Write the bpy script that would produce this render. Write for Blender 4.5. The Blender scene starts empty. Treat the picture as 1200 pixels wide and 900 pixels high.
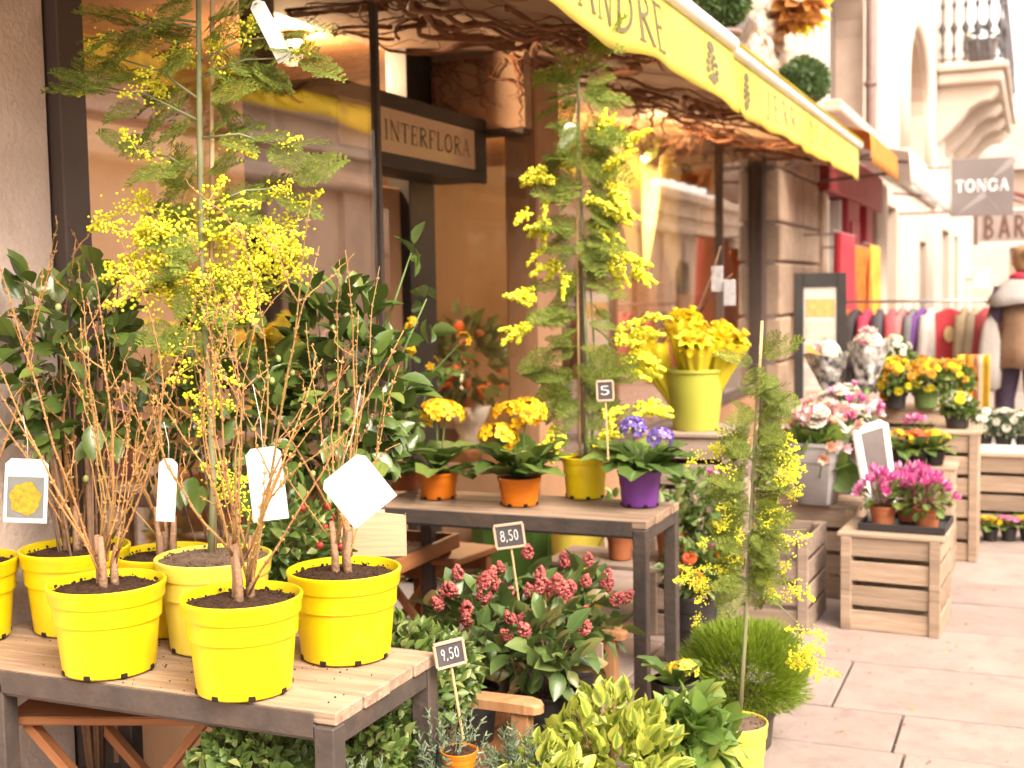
import bpy, bmesh, math, random
import numpy as np
from mathutils import Vector, Matrix

# ------------------------------------------------------------------ camera, sky, sun, exposure
scene = bpy.context.scene
COL = scene.collection
R = math.radians
EYE = 1.45
FPX, YAW, PITCH, ROLL = 1450.0, R(23.0), R(4.35), R(1.0)
_F0 = Vector((-math.sin(YAW), math.cos(YAW), 0))
_R0 = Vector((math.cos(YAW), math.sin(YAW), 0))
_Fw = (_F0 * math.cos(PITCH) - Vector((0, 0, 1)) * math.sin(PITCH)).normalized()
_U0 = _R0.cross(_Fw)
_Rt = _R0 * math.cos(ROLL) - _U0 * math.sin(ROLL)
_Up = _U0 * math.cos(ROLL) + _R0 * math.sin(ROLL)
CAM = Vector((0, 0, EYE))

cam_d = bpy.data.cameras.new('camera')
cam = bpy.data.objects.new('camera', cam_d)
COL.objects.link(cam)
m = Matrix.Identity(4)
for i in range(3):
    m[i][0] = _Rt[i]; m[i][1] = _Up[i]; m[i][2] = -_Fw[i]; m[i][3] = CAM[i]
cam.matrix_world = m
cam_d.sensor_width = 36.0
cam_d.lens = 36.0 * FPX / 1200.0
cam_d.clip_start = 0.05
cam_d.clip_end = 2000
cam_d.dof.use_dof = True
cam_d.dof.focus_distance = 2.6
cam_d.dof.aperture_fstop = 4.2
scene.camera = cam

SUN_EL, SUN_AZ = R(44), R(118)          # azimuth from +Y towards +X: the sun stands high behind the camera, to the street side
world = bpy.data.worlds.new('World'); scene.world = world
world.use_nodes = True
wn = world.node_tree; wn.nodes.clear()
sky = wn.nodes.new('ShaderNodeTexSky'); sky.sky_type = 'NISHITA'; sky.sun_disc = False
sky.sun_elevation = SUN_EL; sky.sun_rotation = SUN_AZ
sky.air_density = 1.0; sky.dust_density = 3.0; sky.ozone_density = 1.0
hs = wn.nodes.new('ShaderNodeHueSaturation'); hs.inputs['Saturation'].default_value = 0.10
mx = wn.nodes.new('ShaderNodeMix'); mx.data_type = 'RGBA'; mx.blend_type = 'MULTIPLY'
mx.inputs[0].default_value = 1.0
mx.inputs[7].default_value = (1.0, 0.88, 0.805, 1)       # thin bright cloud, warm white balance
bg = wn.nodes.new('ShaderNodeBackground'); bg.inputs[1].default_value = 0.15
wo = wn.nodes.new('ShaderNodeOutputWorld')
wn.links.new(sky.outputs[0], hs.inputs['Color']); wn.links.new(hs.outputs[0], mx.inputs[6])
wn.links.new(mx.outputs[2], bg.inputs[0]); wn.links.new(bg.outputs[0], wo.inputs[0])

sun_d = bpy.data.lights.new('sun', 'SUN'); sun_d.energy = 1.0; sun_d.angle = R(35); sun_d.color = (1.0, 0.88, 0.72)
sun = bpy.data.objects.new('sun', sun_d); COL.objects.link(sun)
sd = Vector((math.cos(SUN_EL) * math.sin(SUN_AZ), math.cos(SUN_EL) * math.cos(SUN_AZ), math.sin(SUN_EL)))
sun.rotation_euler = sd.to_track_quat('Z', 'Y').to_euler()
sun.location = (6, -6, 12)

vs = scene.view_settings
scene.display_settings.display_device = 'sRGB'
vs.view_transform = 'Standard'; vs.look = 'None'; vs.gamma = 1.0; vs.use_curve_mapping = False
vs.exposure = 2.28
scene.render.engine = 'CYCLES'
scene.cycles.max_bounces = 6; scene.cycles.diffuse_bounces = 3; scene.cycles.glossy_bounces = 2
scene.cycles.transparent_max_bounces = 8; scene.cycles.transmission_bounces = 4
scene.cycles.sample_clamp_indirect = 6.0
scene.cycles.caustics_reflective = False; scene.cycles.caustics_refractive = False

# ------------------------------------------------------------------ helpers: photo point -> place in the street
def ray(px, py):
    return _Fw + _Rt * ((px - 600) / FPX) - _Up * ((py - 450) / FPX)
def at_z(px, py, z):
    d = ray(px, py); return CAM + d * ((z - EYE) / d.z)
def at_x(px, py, x):
    d = ray(px, py); return CAM + d * (x / d.x)
def at_y(px, py, y):
    d = ray(px, py); return CAM + d * (y / d.y)
def at_d(px, py, depth):
    return CAM + ray(px, py) * depth
def depth_of(p):
    return (Vector(p) - CAM).dot(_Fw)

rng = np.random.default_rng(7)
def U(a, b): return float(rng.uniform(a, b))

# ------------------------------------------------------------------ materials
MATS = {}
def _new(name):
    mt = bpy.data.materials.new(name); mt.use_nodes = True
    nt = mt.node_tree; nt.nodes.clear()
    out = nt.nodes.new('ShaderNodeOutputMaterial')
    return mt, nt, out
def rgba(c): return (c[0], c[1], c[2], 1)
def mat(name, c1, c2=None, rough=0.6, scale=8.0, bump=0.0, bscale=None, metal=0.0, stretch=(1, 1, 1), spec=0.4,
        dirt=None, dscale=3.0, damt=0.5, coat=0.0, objvar=0.0, trans=0.0, emit=None, estr=0.0, detail=6.0):
    """surface with colour drifting between c1 and c2 by noise, optional dirt patches, fine relief"""
    if name in MATS: return MATS[name]
    mt, nt, out = _new(name); N = nt.nodes.new; L = nt.links.new
    p = N('ShaderNodeBsdfPrincipled')
    p.inputs['Roughness'].default_value = rough; p.inputs['Metallic'].default_value = metal
    p.inputs['Specular IOR Level'].default_value = spec
    p.inputs['Coat Weight'].default_value = coat
    tc = N('ShaderNodeTexCoord'); mp = N('ShaderNodeMapping'); mp.inputs['Scale'].default_value = stretch
    oi = N('ShaderNodeObjectInfo')
    vadd = N('ShaderNodeVectorMath'); vadd.operation = 'ADD'
    vm = N('ShaderNodeVectorMath'); vm.operation = 'SCALE'; vm.inputs['Scale'].default_value = 17.0
    comb = N('ShaderNodeCombineXYZ'); L(oi.outputs['Random'], comb.inputs[0]); L(oi.outputs['Random'], comb.inputs[1]); L(oi.outputs['Random'], comb.inputs[2])
    L(comb.outputs[0], vm.inputs[0]); L(tc.outputs['Object'], vadd.inputs[0]); L(vm.outputs[0], vadd.inputs[1])
    L(vadd.outputs[0], mp.inputs[0])
    n = N('ShaderNodeTexNoise'); n.inputs['Scale'].default_value = scale; n.inputs['Detail'].default_value = detail
    n.inputs['Roughness'].default_value = 0.6
    L(mp.outputs[0], n.inputs['Vector'])
    col = None
    if c2 is None: c2 = tuple(v * 0.86 for v in c1)
    cr = N('ShaderNodeMapRange'); cr.inputs[1].default_value = 0.3; cr.inputs[2].default_value = 0.7
    L(n.outputs['Fac'], cr.inputs[0])
    mixc = N('ShaderNodeMix'); mixc.data_type = 'RGBA'
    mixc.inputs[6].default_value = rgba(c1); mixc.inputs[7].default_value = rgba(c2)
    L(cr.outputs[0], mixc.inputs[0]); col = mixc.outputs[2]
    if dirt is not None:
        n2 = N('ShaderNodeTexNoise'); n2.inputs['Scale'].default_value = dscale; n2.inputs['Detail'].default_value = 8.0
        n2.inputs['Roughness'].default_value = 0.7
        L(mp.outputs[0], n2.inputs['Vector'])
        r2 = N('ShaderNodeMapRange'); r2.inputs[1].default_value = 0.5; r2.inputs[2].default_value = 0.68; r2.inputs[4].default_value = damt
        L(n2.outputs['Fac'], r2.inputs[0])
        m2 = N('ShaderNodeMix'); m2.data_type = 'RGBA'; m2.inputs[7].default_value = rgba(dirt)
        L(r2.outputs[0], m2.inputs[0]); L(col, m2.inputs[6]); col = m2.outputs[2]
    if objvar > 0:
        h = N('ShaderNodeHueSaturation')
        mr = N('ShaderNodeMapRange'); mr.inputs[3].default_value = 1 - objvar; mr.inputs[4].default_value = 1 + objvar
        L(oi.outputs['Random'], mr.inputs[0]); L(mr.outputs[0], h.inputs['Value']); L(col, h.inputs['Color']); col = h.outputs[0]
    L(col, p.inputs['Base Color'])
    if bump > 0:
        nb = N('ShaderNodeTexNoise'); nb.inputs['Scale'].default_value = bscale or scale * 4; nb.inputs['Detail'].default_value = 5
        L(mp.outputs[0], nb.inputs['Vector'])
        b = N('ShaderNodeBump'); b.inputs['Strength'].default_value = bump; b.inputs['Distance'].default_value = 0.01
        L(nb.outputs['Fac'], b.inputs['Height']); L(b.outputs[0], p.inputs['Normal'])
    if emit is not None:
        p.inputs['Emission Color'].default_value = rgba(emit); p.inputs['Emission Strength'].default_value = estr
    sh = p.outputs[0]
    if trans > 0:
        t = N('ShaderNodeBsdfTranslucent'); L(col, t.inputs[0])
        ms = N('ShaderNodeMixShader'); ms.inputs[0].default_value = trans
        L(sh, ms.inputs[1]); L(t.outputs[0], ms.inputs[2]); sh = ms.outputs[0]
    L(sh, out.inputs[0])
    MATS[name] = mt
    return mt

def leafmat(name, c1, c2, c3=None, rough=0.4, trans=0.3, spec=0.5, edge=None, vein=None):
    """foliage: every leaf its own tone between c1 and c2 (and a few c3)"""
    if name in MATS: return MATS[name]
    mt, nt, out = _new(name); N = nt.nodes.new; L = nt.links.new
    g = N('ShaderNodeNewGeometry'); oi = N('ShaderNodeObjectInfo')
    a = N('ShaderNodeMath'); a.operation = 'ADD'; L(g.outputs['Random Per Island'], a.inputs[0]); L(oi.outputs['Random'], a.inputs[1])
    f = N('ShaderNodeMath'); f.operation = 'FRACT'; L(a.outputs[0], f.inputs[0])
    ramp = N('ShaderNodeValToRGB'); e = ramp.color_ramp.elements
    e[0].color = rgba(c1); e[1].color = rgba(c2); e[1].position = 0.75
    if c3: x = e.new(1.0); x.color = rgba(c3)
    L(f.outputs[0], ramp.inputs[0])
    col = ramp.outputs[0]
    tc = N('ShaderNodeTexCoord')
    n = N('ShaderNodeTexNoise'); n.inputs['Scale'].default_value = 30; L(tc.outputs['Object'], n.inputs['Vector'])
    hv = N('ShaderNodeHueSaturation'); mr = N('ShaderNodeMapRange'); mr.inputs[3].default_value = 0.7; mr.inputs[4].default_value = 1.3
    L(n.outputs['Fac'], mr.inputs[0]); L(mr.outputs[0], hv.inputs['Value']); L(col, hv.inputs['Color']); col = hv.outputs[0]
    if edge:   # variegated margin from the blade's own u coordinate
        uv = N('ShaderNodeAttribute'); uv.attribute_name = 'across'
        n3 = N('ShaderNodeMath'); n3.operation = 'MULTIPLY_ADD'; n3.inputs[1].default_value = 0.7; n3.inputs[2].default_value = -0.35
        L(n.outputs['Fac'], n3.inputs[0])
        ad = N('ShaderNodeMath'); ad.operation = 'ADD'; L(uv.outputs['Fac'], ad.inputs[0]); L(n3.outputs[0], ad.inputs[1])
        st = N('ShaderNodeMapRange'); st.inputs[1].default_value = 0.3; st.inputs[2].default_value = 0.5
        L(ad.outputs[0], st.inputs[0])
        me = N('ShaderNodeMix'); me.data_type = 'RGBA'; me.inputs[7].default_value = rgba(edge)
        L(st.outputs[0], me.inputs[0]); L(col, me.inputs[6]); col = me.outputs[2]
    if vein:
        uv = N('ShaderNodeAttribute'); uv.attribute_name = 'across'
        st = N('ShaderNodeMapRange'); st.inputs[1].default_value = 0.0; st.inputs[2].default_value = 0.16; st.inputs[3].default_value = 0.7; st.inputs[4].default_value = 0.0
        L(uv.outputs['Fac'], st.inputs[0])
        me = N('ShaderNodeMix'); me.data_type = 'RGBA'; me.inputs[7].default_value = rgba(vein)
        L(st.outputs[0], me.inputs[0]); L(col, me.inputs[6]); col = me.outputs[2]
    p = N('ShaderNodeBsdfPrincipled'); p.inputs['Roughness'].default_value = rough; p.inputs['Specular IOR Level'].default_value = spec
    L(col, p.inputs['Base Color'])
    t = N('ShaderNodeBsdfTranslucent'); L(col, t.inputs[0])
    ms = N('ShaderNodeMixShader'); ms.inputs[0].default_value = trans
    L(p.outputs[0], ms.inputs[1]); L(t.outputs[0], ms.inputs[2]); L(ms.outputs[0], out.inputs[0])
    MATS[name] = mt
    return mt

def glassmat(name, tint=(0.9, 0.88, 0.85), lo=0.03, rough=0.0):
    if name in MATS: return MATS[name]
    mt, nt, out = _new(name); N = nt.nodes.new; L = nt.links.new
    lw = N('ShaderNodeLayerWeight'); lw.inputs[0].default_value = 0.5          # Schlick reflectance, alike on both faces of a pane
    pw = N('ShaderNodeMath'); pw.operation = 'POWER'; pw.inputs[1].default_value = 4.0; L(lw.outputs['Facing'], pw.inputs[0])
    ad = N('ShaderNodeMath'); ad.operation = 'MULTIPLY_ADD'; ad.use_clamp = True; ad.inputs[1].default_value = 1 - lo; ad.inputs[2].default_value = lo; L(pw.outputs[0], ad.inputs[0])
    tr = N('ShaderNodeBsdfTransparent'); tr.inputs[0].default_value = rgba(tint)
    gl = N('ShaderNodeBsdfGlossy'); gl.inputs['Roughness'].default_value = rough; gl.inputs[0].default_value = (1, 1, 1, 1)
    ms = N('ShaderNodeMixShader'); L(ad.outputs[0], ms.inputs[0]); L(tr.outputs[0], ms.inputs[1]); L(gl.outputs[0], ms.inputs[2])
    L(ms.outputs[0], out.inputs[0]); MATS[name] = mt
    return mt

def emitmat(name, c, s):
    if name in MATS: return MATS[name]
    mt, nt, out = _new(name)
    e = nt.nodes.new('ShaderNodeEmission'); e.inputs[0].default_value = rgba(c); e.inputs[1].default_value = s
    nt.links.new(e.outputs[0], out.inputs[0]); MATS[name] = mt; mt.cycles.emission_sampling = 'NONE'
    return mt

def woodmat(name, c1, c2, axis='x', rough=0.75, objvar=0.12, bump=0.25, dirt=None, damt=0.4):
    st = {'x': (1.2, 14, 14), 'y': (14, 1.2, 14), 'z': (14, 14, 1.2)}[axis]
    return mat(name, c1, c2, rough=rough, scale=2.2, stretch=st, bump=bump, bscale=6, objvar=objvar, spec=0.25, dirt=dirt, damt=damt, dscale=0.8)

# ------------------------------------------------------------------ mesh builder
class MB:
    def __init__(s):
        s.v = []; s.n = 0; s.fs = {}; s.at = []
    def add(s, verts, faces, mi=0, across=None):
        verts = np.asarray(verts, float).reshape(-1, 3)
        by = {}
        if isinstance(faces, np.ndarray): by[faces.shape[1]] = faces
        else:
            for f in faces: by.setdefault(len(f), []).append(f)
        for k, f in by.items():
            f = np.asarray(f, dtype=np.int64) + s.n
            s.fs.setdefault(k, []).append((f, np.full(len(f), mi, dtype=np.int32)))
        s.v.append(verts); s.n += len(verts)
        s.at.append(np.zeros(len(verts)) if across is None else np.asarray(across, float))
        return s
    def inst(s, tpl, M, T, mi=0):
        tv, tf = tpl[0], tpl[1]; k = len(T)
        if k == 0: return s
        V = np.einsum('kij,nj->kni', M, tv) + np.asarray(T)[:, None, :]
        off = (np.arange(k) * len(tv))
        if isinstance(tf, np.ndarray): tf = {tf.shape[1]: tf}
        for kk, f in tf.items():
            F = (np.asarray(f)[None] + off[:, None, None]).reshape(-1, kk) + s.n
            s.fs.setdefault(kk, []).append((F, np.full(len(F), mi, dtype=np.int32)))
        s.v.append(V.reshape(-1, 3)); s.n += k * len(tv)
        a = tpl[2] if len(tpl) > 2 else np.zeros(len(tv))
        s.at.append(np.tile(a, k))
        return s
    def data(s, name, mats, smooth=True):
        me = bpy.data.meshes.new(name)
        V = np.concatenate(s.v) if s.v else np.zeros((0, 3))
        me.vertices.add(len(V)); me.vertices.foreach_set('co', V.astype(np.float32).ravel())
        li = []; ls = []; mi = []; c = 0
        for k, lst in s.fs.items():
            for f, mm in lst:
                li.append(f.ravel()); ls.append(c + np.arange(len(f)) * k); c += f.size; mi.append(mm)
        li = np.concatenate(li); ls = np.concatenate(ls); mi = np.concatenate(mi)
        me.loops.add(len(li)); me.loops.foreach_set('vertex_index', li.astype(np.int32))
        me.polygons.add(len(ls)); me.polygons.foreach_set('loop_start', ls.astype(np.int32))
        me.polygons.foreach_set('material_index', mi)
        me.polygons.foreach_set('use_smooth', np.full(len(ls), bool(smooth)))
        at = me.attributes.new('across', 'FLOAT', 'POINT'); at.data.foreach_set('value', np.concatenate(s.at).astype(np.float32))
        me.update(calc_edges=True)
        for mt in (mats if isinstance(mats, (list, tuple)) else [mats]): me.materials.append(mt)
        return me
    def build(s, name, mats, parent=None, smooth=True, sharp=None, recalc=False):
        me = s.data(name, mats, smooth)
        if recalc:
            bm = bmesh.new(); bm.from_mesh(me); bmesh.ops.recalc_face_normals(bm, faces=bm.faces); bm.to_mesh(me); bm.free()
        if smooth and sharp:
            me.set_sharp_from_angle(angle=R(sharp))
        return link(name, me, parent)

def link(name, me, parent=None, M=None):
    o = bpy.data.objects.new(name, me); COL.objects.link(o)
    if parent is not None: o.parent = parent
    if M is not None: o.matrix_basis = M
    return o
def thing(name, label, cat, loc=(0, 0, 0), rz=0.0, group=None, kind=None):
    o = bpy.data.objects.new(name, None); COL.objects.link(o); o.empty_display_size = 0.05
    o.location = loc; o.rotation_euler = (0, 0, rz)
    return tag(o, label, cat, group, kind)
def tag(o, label=None, cat=None, group=None, kind=None):
    if label: o['label'] = label
    if cat: o['category'] = cat
    if group: o['group'] = group
    if kind: o['kind'] = kind
    return o
def copy_tree(o, parent=None, loc=None, rz=None, label=None, scale=None):
    c = o.copy(); COL.objects.link(c)
    if parent is not None: c.parent = parent
    if loc is not None: c.location = loc
    if rz is not None: c.rotation_euler = (0, 0, rz)
    if scale is not None: c.scale = (scale,) * 3
    if label: c['label'] = label
    for ch in list(o.children): copy_tree(ch, c)
    return c

# ---- templates and shapes
def rot3(rx=0, ry=0, rz=0):
    return np.array(Matrix.Rotation(rz, 3, 'Z') @ Matrix.Rotation(ry, 3, 'Y') @ Matrix.Rotation(rx, 3, 'X'))
def _cbox():
    V = []; idx = {}
    for sx in (-1, 1):
        for sy in (-1, 1):
            for sz in (-1, 1):
                for a in range(3):
                    idx[(sx, sy, sz, a)] = len(V); V.append((sx, sy, sz, a))
    F4 = []; F3 = []
    for a in range(3):
        b, c = (a + 1) % 3, (a + 2) % 3
        for s_ in (-1, 1):
            q = []
            for (u, w) in ((-1, -1), (1, -1), (1, 1), (-1, 1)):
                k = [0, 0, 0]; k[a] = s_; k[b] = u; k[c] = w; q.append(idx[(k[0], k[1], k[2], a)])
            F4.append(q if s_ > 0 else q[::-1])
    for a in range(3):          # edges run along axis a
        b, c = (a + 1) % 3, (a + 2) % 3
        for u in (-1, 1):
            for w in (-1, 1):
                k0 = [0, 0, 0]; k0[a] = -1; k0[b] = u; k0[c] = w
                k1 = list(k0); k1[a] = 1
                q = [idx[(*k0, b)], idx[(*k1, b)], idx[(*k1, c)], idx[(*k0, c)]]
                F4.append(q if u * w < 0 else q[::-1])
    for sx in (-1, 1):
        for sy in (-1, 1):
            for sz in (-1, 1):
                t = [idx[(sx, sy, sz, a)] for a in range(3)]
                F3.append(t if sx * sy * sz > 0 else t[::-1])
    return V, F4, F3
_CV, _CF4, _CF3 = _cbox()
def cbox(mb, c, s, ch=0.002, M=None, mi=0, taper=None):
    h = [s[0] / 2, s[1] / 2, s[2] / 2]; ch = min(ch, min(h) * 0.5)
    V = np.array([[(h[0] if a == 0 else h[0] - ch) * x, (h[1] if a == 1 else h[1] - ch) * y, (h[2] if a == 2 else h[2] - ch) * z] for x, y, z, a in _CV])
    if taper: 
        f = 1 + (taper - 1) * (V[:, 2:3] / s[2] + 0.5); V = np.concatenate([V[:, :2] * f, V[:, 2:3]], 1)
    if M is not None: V = V @ np.asarray(M).T
    return mb.add(V + np.asarray(c, float), _CF4 + _CF3, mi)
def piece(name, c, s, m_, parent, ch=0.002, M=None):
    mb = MB(); cbox(mb, (0, 0, 0), s, ch)
    o = mb.build(name, m_, parent, smooth=False)
    o.location = c
    if M is not None: o.rotation_euler = Matrix(M.tolist()).to_euler()
    return o
def bar(name, a, b, w, t, m_, parent, ch=0.002, up=(0, 0, 1)):
    """a straight piece of wood or metal from a to b, length along its own x"""
    a = Vector(a); b = Vector(b); x = (b - a).normalized(); z = Vector(up); y = z.cross(x)
    if y.length < 1e-4: y = Vector((0, 1, 0)).cross(x)
    y.normalize(); z = x.cross(y)
    mb = MB(); cbox(mb, (0, 0, 0), ((b - a).length, w, t), ch)
    M = Matrix((x, y, z)).transposed().to_4x4(); M.translation = (a + b) / 2
    return link(name, mb.data(name, m_, False), parent, M)
def lathe(mb, prof, seg=24, c=(0, 0, 0), mi=0, jitter=0.0, sq=None):
    n = len(prof); a = np.arange(seg) * 2 * math.pi / seg
    V = []
    for r, z in prof:
        rr = r
        x, y = np.cos(a), np.sin(a)
        if sq: k = (np.abs(x) ** sq + np.abs(y) ** sq) ** (-1.0 / sq); x, y = x * k, y * k
        V.append(np.stack([rr * x, rr * y, np.full(seg, z)], 1))
    V = np.concatenate(V)
    if jitter: V = V + rng.normal(0, jitter, V.shape)
    F = []
    for i in range(n - 1):
        for j in range(seg):
            k = (j + 1) % seg
            F.append((i * seg + j, i * seg + k, (i + 1) * seg + k, (i + 1) * seg + j))
    mb.add(V + np.asarray(c, float), F, mi)
    return mb
def tube(mb, pts, rad, seg=6, mi=0, cap=True):
    P = np.asarray(pts, float); n = len(P)
    rad = np.full(n, rad) if np.isscalar(rad) else np.asarray(rad, float)
    T = np.gradient(P, axis=0); T /= (np.linalg.norm(T, axis=1, keepdims=True) + 1e-9)
    ref = np.array([0.31, 0.87, 0.1]) if abs(T[0][2]) > 0.8 else np.array([0, 0, 1.0])
    V = []; a = np.arange(seg) * 2 * math.pi / seg
    x = np.cross(T[0], ref); x /= np.linalg.norm(x) + 1e-9
    for i in range(n):
        x = x - T[i] * np.dot(x, T[i]); x /= np.linalg.norm(x) + 1e-9
        y = np.cross(T[i], x)
        V.append(P[i] + rad[i] * (np.outer(np.cos(a), x) + np.outer(np.sin(a), y)))
    F = [(i * seg + j, i * seg + (j + 1) % seg, (i + 1) * seg + (j + 1) % seg, (i + 1) * seg + j) for i in range(n - 1) for j in range(seg)]
    V = np.concatenate(V)
    if cap:
        F.append(tuple(range(seg))[::-1]); F.append(tuple((n - 1) * seg + j for j in range(seg)))
    return mb.add(V, F, mi)
def _ico(sub):
    bm = bmesh.new(); bmesh.ops.create_icosphere(bm, subdivisions=sub, radius=1)
    v = np.array([x.co[:] for x in bm.verts]); f = np.array([[q.index for q in p.verts] for p in bm.faces]); bm.free()
    return v, f
ICO1, ICO2, ICO3 = _ico(1), _ico(2), _ico(3)
def norm(a): return a / (np.linalg.norm(a, axis=-1, keepdims=True) + 1e-9)
def basis(D, Nn, scale=None):
    """(k,3,3) frames: column y along D, column z near Nn"""
    y = norm(np.asarray(D, float)); z = np.asarray(Nn, float)
    x = norm(np.cross(y, z)); z = np.cross(x, y)
    M = np.stack([x, y, z], 2)
    if scale is not None:
        s_ = np.asarray(scale, float)
        M = M * (s_[:, None, None] if s_.ndim == 1 else s_[:, None, :])
    return M
def leaf_tpl(prof, fold=0.15, droop=0.2, wav=0.0, cols=2):
    """blade along +y from 0 to 1; prof = [(t, halfwidth)]; fold lifts the margins, droop bends the tip down"""
    V = []; F = []; A = []; nc = cols + 1
    us = np.linspace(-1, 1, nc)
    for i, (t, w) in enumerate(prof):
        for u in us:
            V.append((u * w, t, abs(u) * w * fold * 2 - droop * t * t + wav * math.sin(i * 2.3 + u * 2) * w)); A.append(abs(u))
    for i in range(len(prof) - 1):
        for j in range(cols):
            a = i * nc + j; F.append((a, a + 1, a + nc + 1, a + nc))
    return np.array(V, float), np.array(F), np.array(A)
L_OVAL = leaf_tpl([(0, .03), (.18, .2), (.42, .3), (.68, .25), (.88, .12), (1, .01)], .22, .22)
L_OVAL2 = leaf_tpl([(0, .03), (.2, .22), (.45, .29), (.7, .21), (.9, .09), (1, .01)], .3, .05, .12)
L_LANCE = leaf_tpl([(0, .03), (.25, .13), (.5, .17), (.75, .12), (1, .01)], .25, .25)
L_SPOON = leaf_tpl([(0, .06), (.2, .1), (.45, .24), (.7, .33), (.9, .26), (1, .08)], .2, .45, .22, 4)
L_BLADE = leaf_tpl([(0, .03), (.3, .05), (.7, .04), (1, .004)], .2, .3)
L_SMALL = leaf_tpl([(0, .05), (.5, .3), (1, .02)], .2, .1)
L_PETAL = leaf_tpl([(0, .08), (.4, .3), (.8, .36), (1, .16)], .15, .15)
L_FLECK = (np.array([(-.5, 0, 0), (.5, 0, 0), (.35, 1, .05), (-.35, 1, -.05)], float), np.array([[0, 1, 2, 3]]))
L_NEEDLE = (np.array([(-.06, 0, 0), (.06, 0, 0), (0, 1, 0)], float), np.array([[0, 1, 2]]))
_LM = {}
def leaf_mesh(key, tpl, mt):
    k = (key, mt.name)
    if k not in _LM:
        mb = MB(); mb.add(tpl[0], tpl[1], 0, tpl[2] if len(tpl) > 2 else None); _LM[k] = mb.data(key, mt, True)
    return _LM[k]
def leaf_objs(parent, name, meshes, M, T):
    for i in range(len(T)):
        mm = Matrix(M[i].tolist()).to_4x4(); mm.translation = T[i]
        o = link(name, meshes[i % len(meshes)], parent, mm)
        if name == 'flower_spray': o['kind'] = 'stuff'
def rdir(k, up=0.0, spread=1.0):
    d = rng.normal(0, spread, (k, 3)); d[:, 2] += up
    return norm(d)
def ell_pts(k, c, r, inner=0.55, zmin=-1.0):
    d = rdir(k * 3); d = d[d[:, 2] > zmin][:k]
    while len(d) < k: d = np.concatenate([d, rdir(k)[:k - len(d)]])
    q = rng.uniform(inner, 1, (k, 1)) ** 0.6
    lump = 1 + 0.14 * np.sin(d[:, :1] * 5 + 1) * np.cos(d[:, 1:2] * 6) + 0.1 * np.sin(d[:, 2:3] * 9)
    return np.asarray(c) + d * q * lump * np.asarray(r), d

# ------------------------------------------------------------------ palette
M_plaster = mat('plaster_pier', (0.68, 0.55, 0.465), (0.60, 0.475, 0.395), rough=0.9, scale=6, bump=0.5, bscale=60, dirt=(0.30, 0.22, 0.17), dscale=3.5, damt=0.35)
M_facade = mat('facade_render', (0.50, 0.40, 0.32), (0.40, 0.305, 0.24), rough=0.9, scale=1.6, bump=0.5, bscale=25, dirt=(0.36, 0.26, 0.2), dscale=1.1, damt=0.5)
M_cream = mat('cream_render', (0.55, 0.46, 0.375), (0.47, 0.385, 0.31), rough=0.9, scale=0.8, bump=0.2, bscale=20, dirt=(0.36, 0.28, 0.22), dscale=0.7, damt=0.5)
M_white = mat('white_paint', (0.78, 0.76, 0.73), (0.7, 0.68, 0.64), rough=0.5, scale=5)
M_stone = mat('pier_stone', (0.42, 0.31, 0.22), (0.31, 0.22, 0.15), rough=0.9, scale=5, bump=0.6, bscale=22, objvar=0.18, dirt=(0.2, 0.14, 0.1), dscale=4, damt=0.5)
M_rubble = mat('rubble_stone', (0.52, 0.42, 0.33), (0.3, 0.23, 0.17), rough=0.95, scale=9, bump=0.8, bscale=24, objvar=0.25)
M_frame = mat('dark_frame', (0.07, 0.05, 0.042), (0.09, 0.065, 0.052), rough=0.5, scale=5, spec=0.3)
M_black = mat('black_paint', (0.018, 0.016, 0.015), (0.03, 0.027, 0.025), rough=0.45, scale=6)
M_brownpost = mat('brown_post', (0.36, 0.20, 0.105), (0.29, 0.155, 0.08), rough=0.6, scale=3, bump=0.2)
M_soffit = mat('awning_soffit', (0.42, 0.27, 0.18), (0.34, 0.21, 0.135), rough=0.85, scale=1.4, bump=0.1, dirt=(0.17, 0.095, 0.06), dscale=1.8, damt=0.6)
M_yellowcloth = mat('yellow_canvas', (0.84, 0.75, 0.20), (0.80, 0.66, 0.10), rough=0.75, scale=1.6, dirt=(.62, .5, .13), dscale=1.2, damt=.35, bump=0.12, bscale=220, trans=0.4, spec=0.15)
M_ink = mat('canvas_ink', (0.10, 0.085, 0.04), (0.15, 0.12, 0.06), rough=0.8)
M_ink2 = mat('faded_canvas_ink', (0.17, 0.135, 0.06), (0.28, 0.22, 0.08), rough=0.8, scale=20)
M_glass = glassmat('shop_glass', (0.96, 0.94, 0.9), 0.22)
M_glass2 = glassmat('side_glass', (0.98, 0.96, 0.92), 0.06)
M_slab = mat('paving_slab', (0.35, 0.277, 0.24), (0.27, 0.21, 0.18), rough=0.9, scale=4.0, bump=0.3, bscale=70, objvar=0.09, dirt=(0.21, 0.16, 0.135), dscale=7, damt=0.6)
M_joint = mat('paving_joint', (0.25, 0.19, 0.155), (0.17, 0.13, 0.105), rough=0.95, scale=20)
M_ground = mat('street_ground', (0.40, 0.35, 0.31), (0.33, 0.28, 0.25), rough=0.95, scale=1.5, bump=0.2)
M_metal = mat('iron_table_metal', (0.070, 0.058, 0.052), (0.11, 0.088, 0.075), rough=0.55, scale=14, bump=0.25, bscale=60, metal=0.35, dirt=(0.16, 0.10, 0.07), dscale=8, damt=0.4)
M_plank = woodmat('table_plank', (0.42, 0.30, 0.21), (0.25, 0.165, 0.11), 'x', dirt=(0.14, 0.09, 0.06), damt=0.65, bump=0.5)
M_crate = woodmat('crate_wood', (0.47, 0.35, 0.25), (0.32, 0.23, 0.16), 'x', objvar=0.2, bump=0.4, dirt=(0.2, 0.14, 0.1), damt=0.5)
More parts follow.
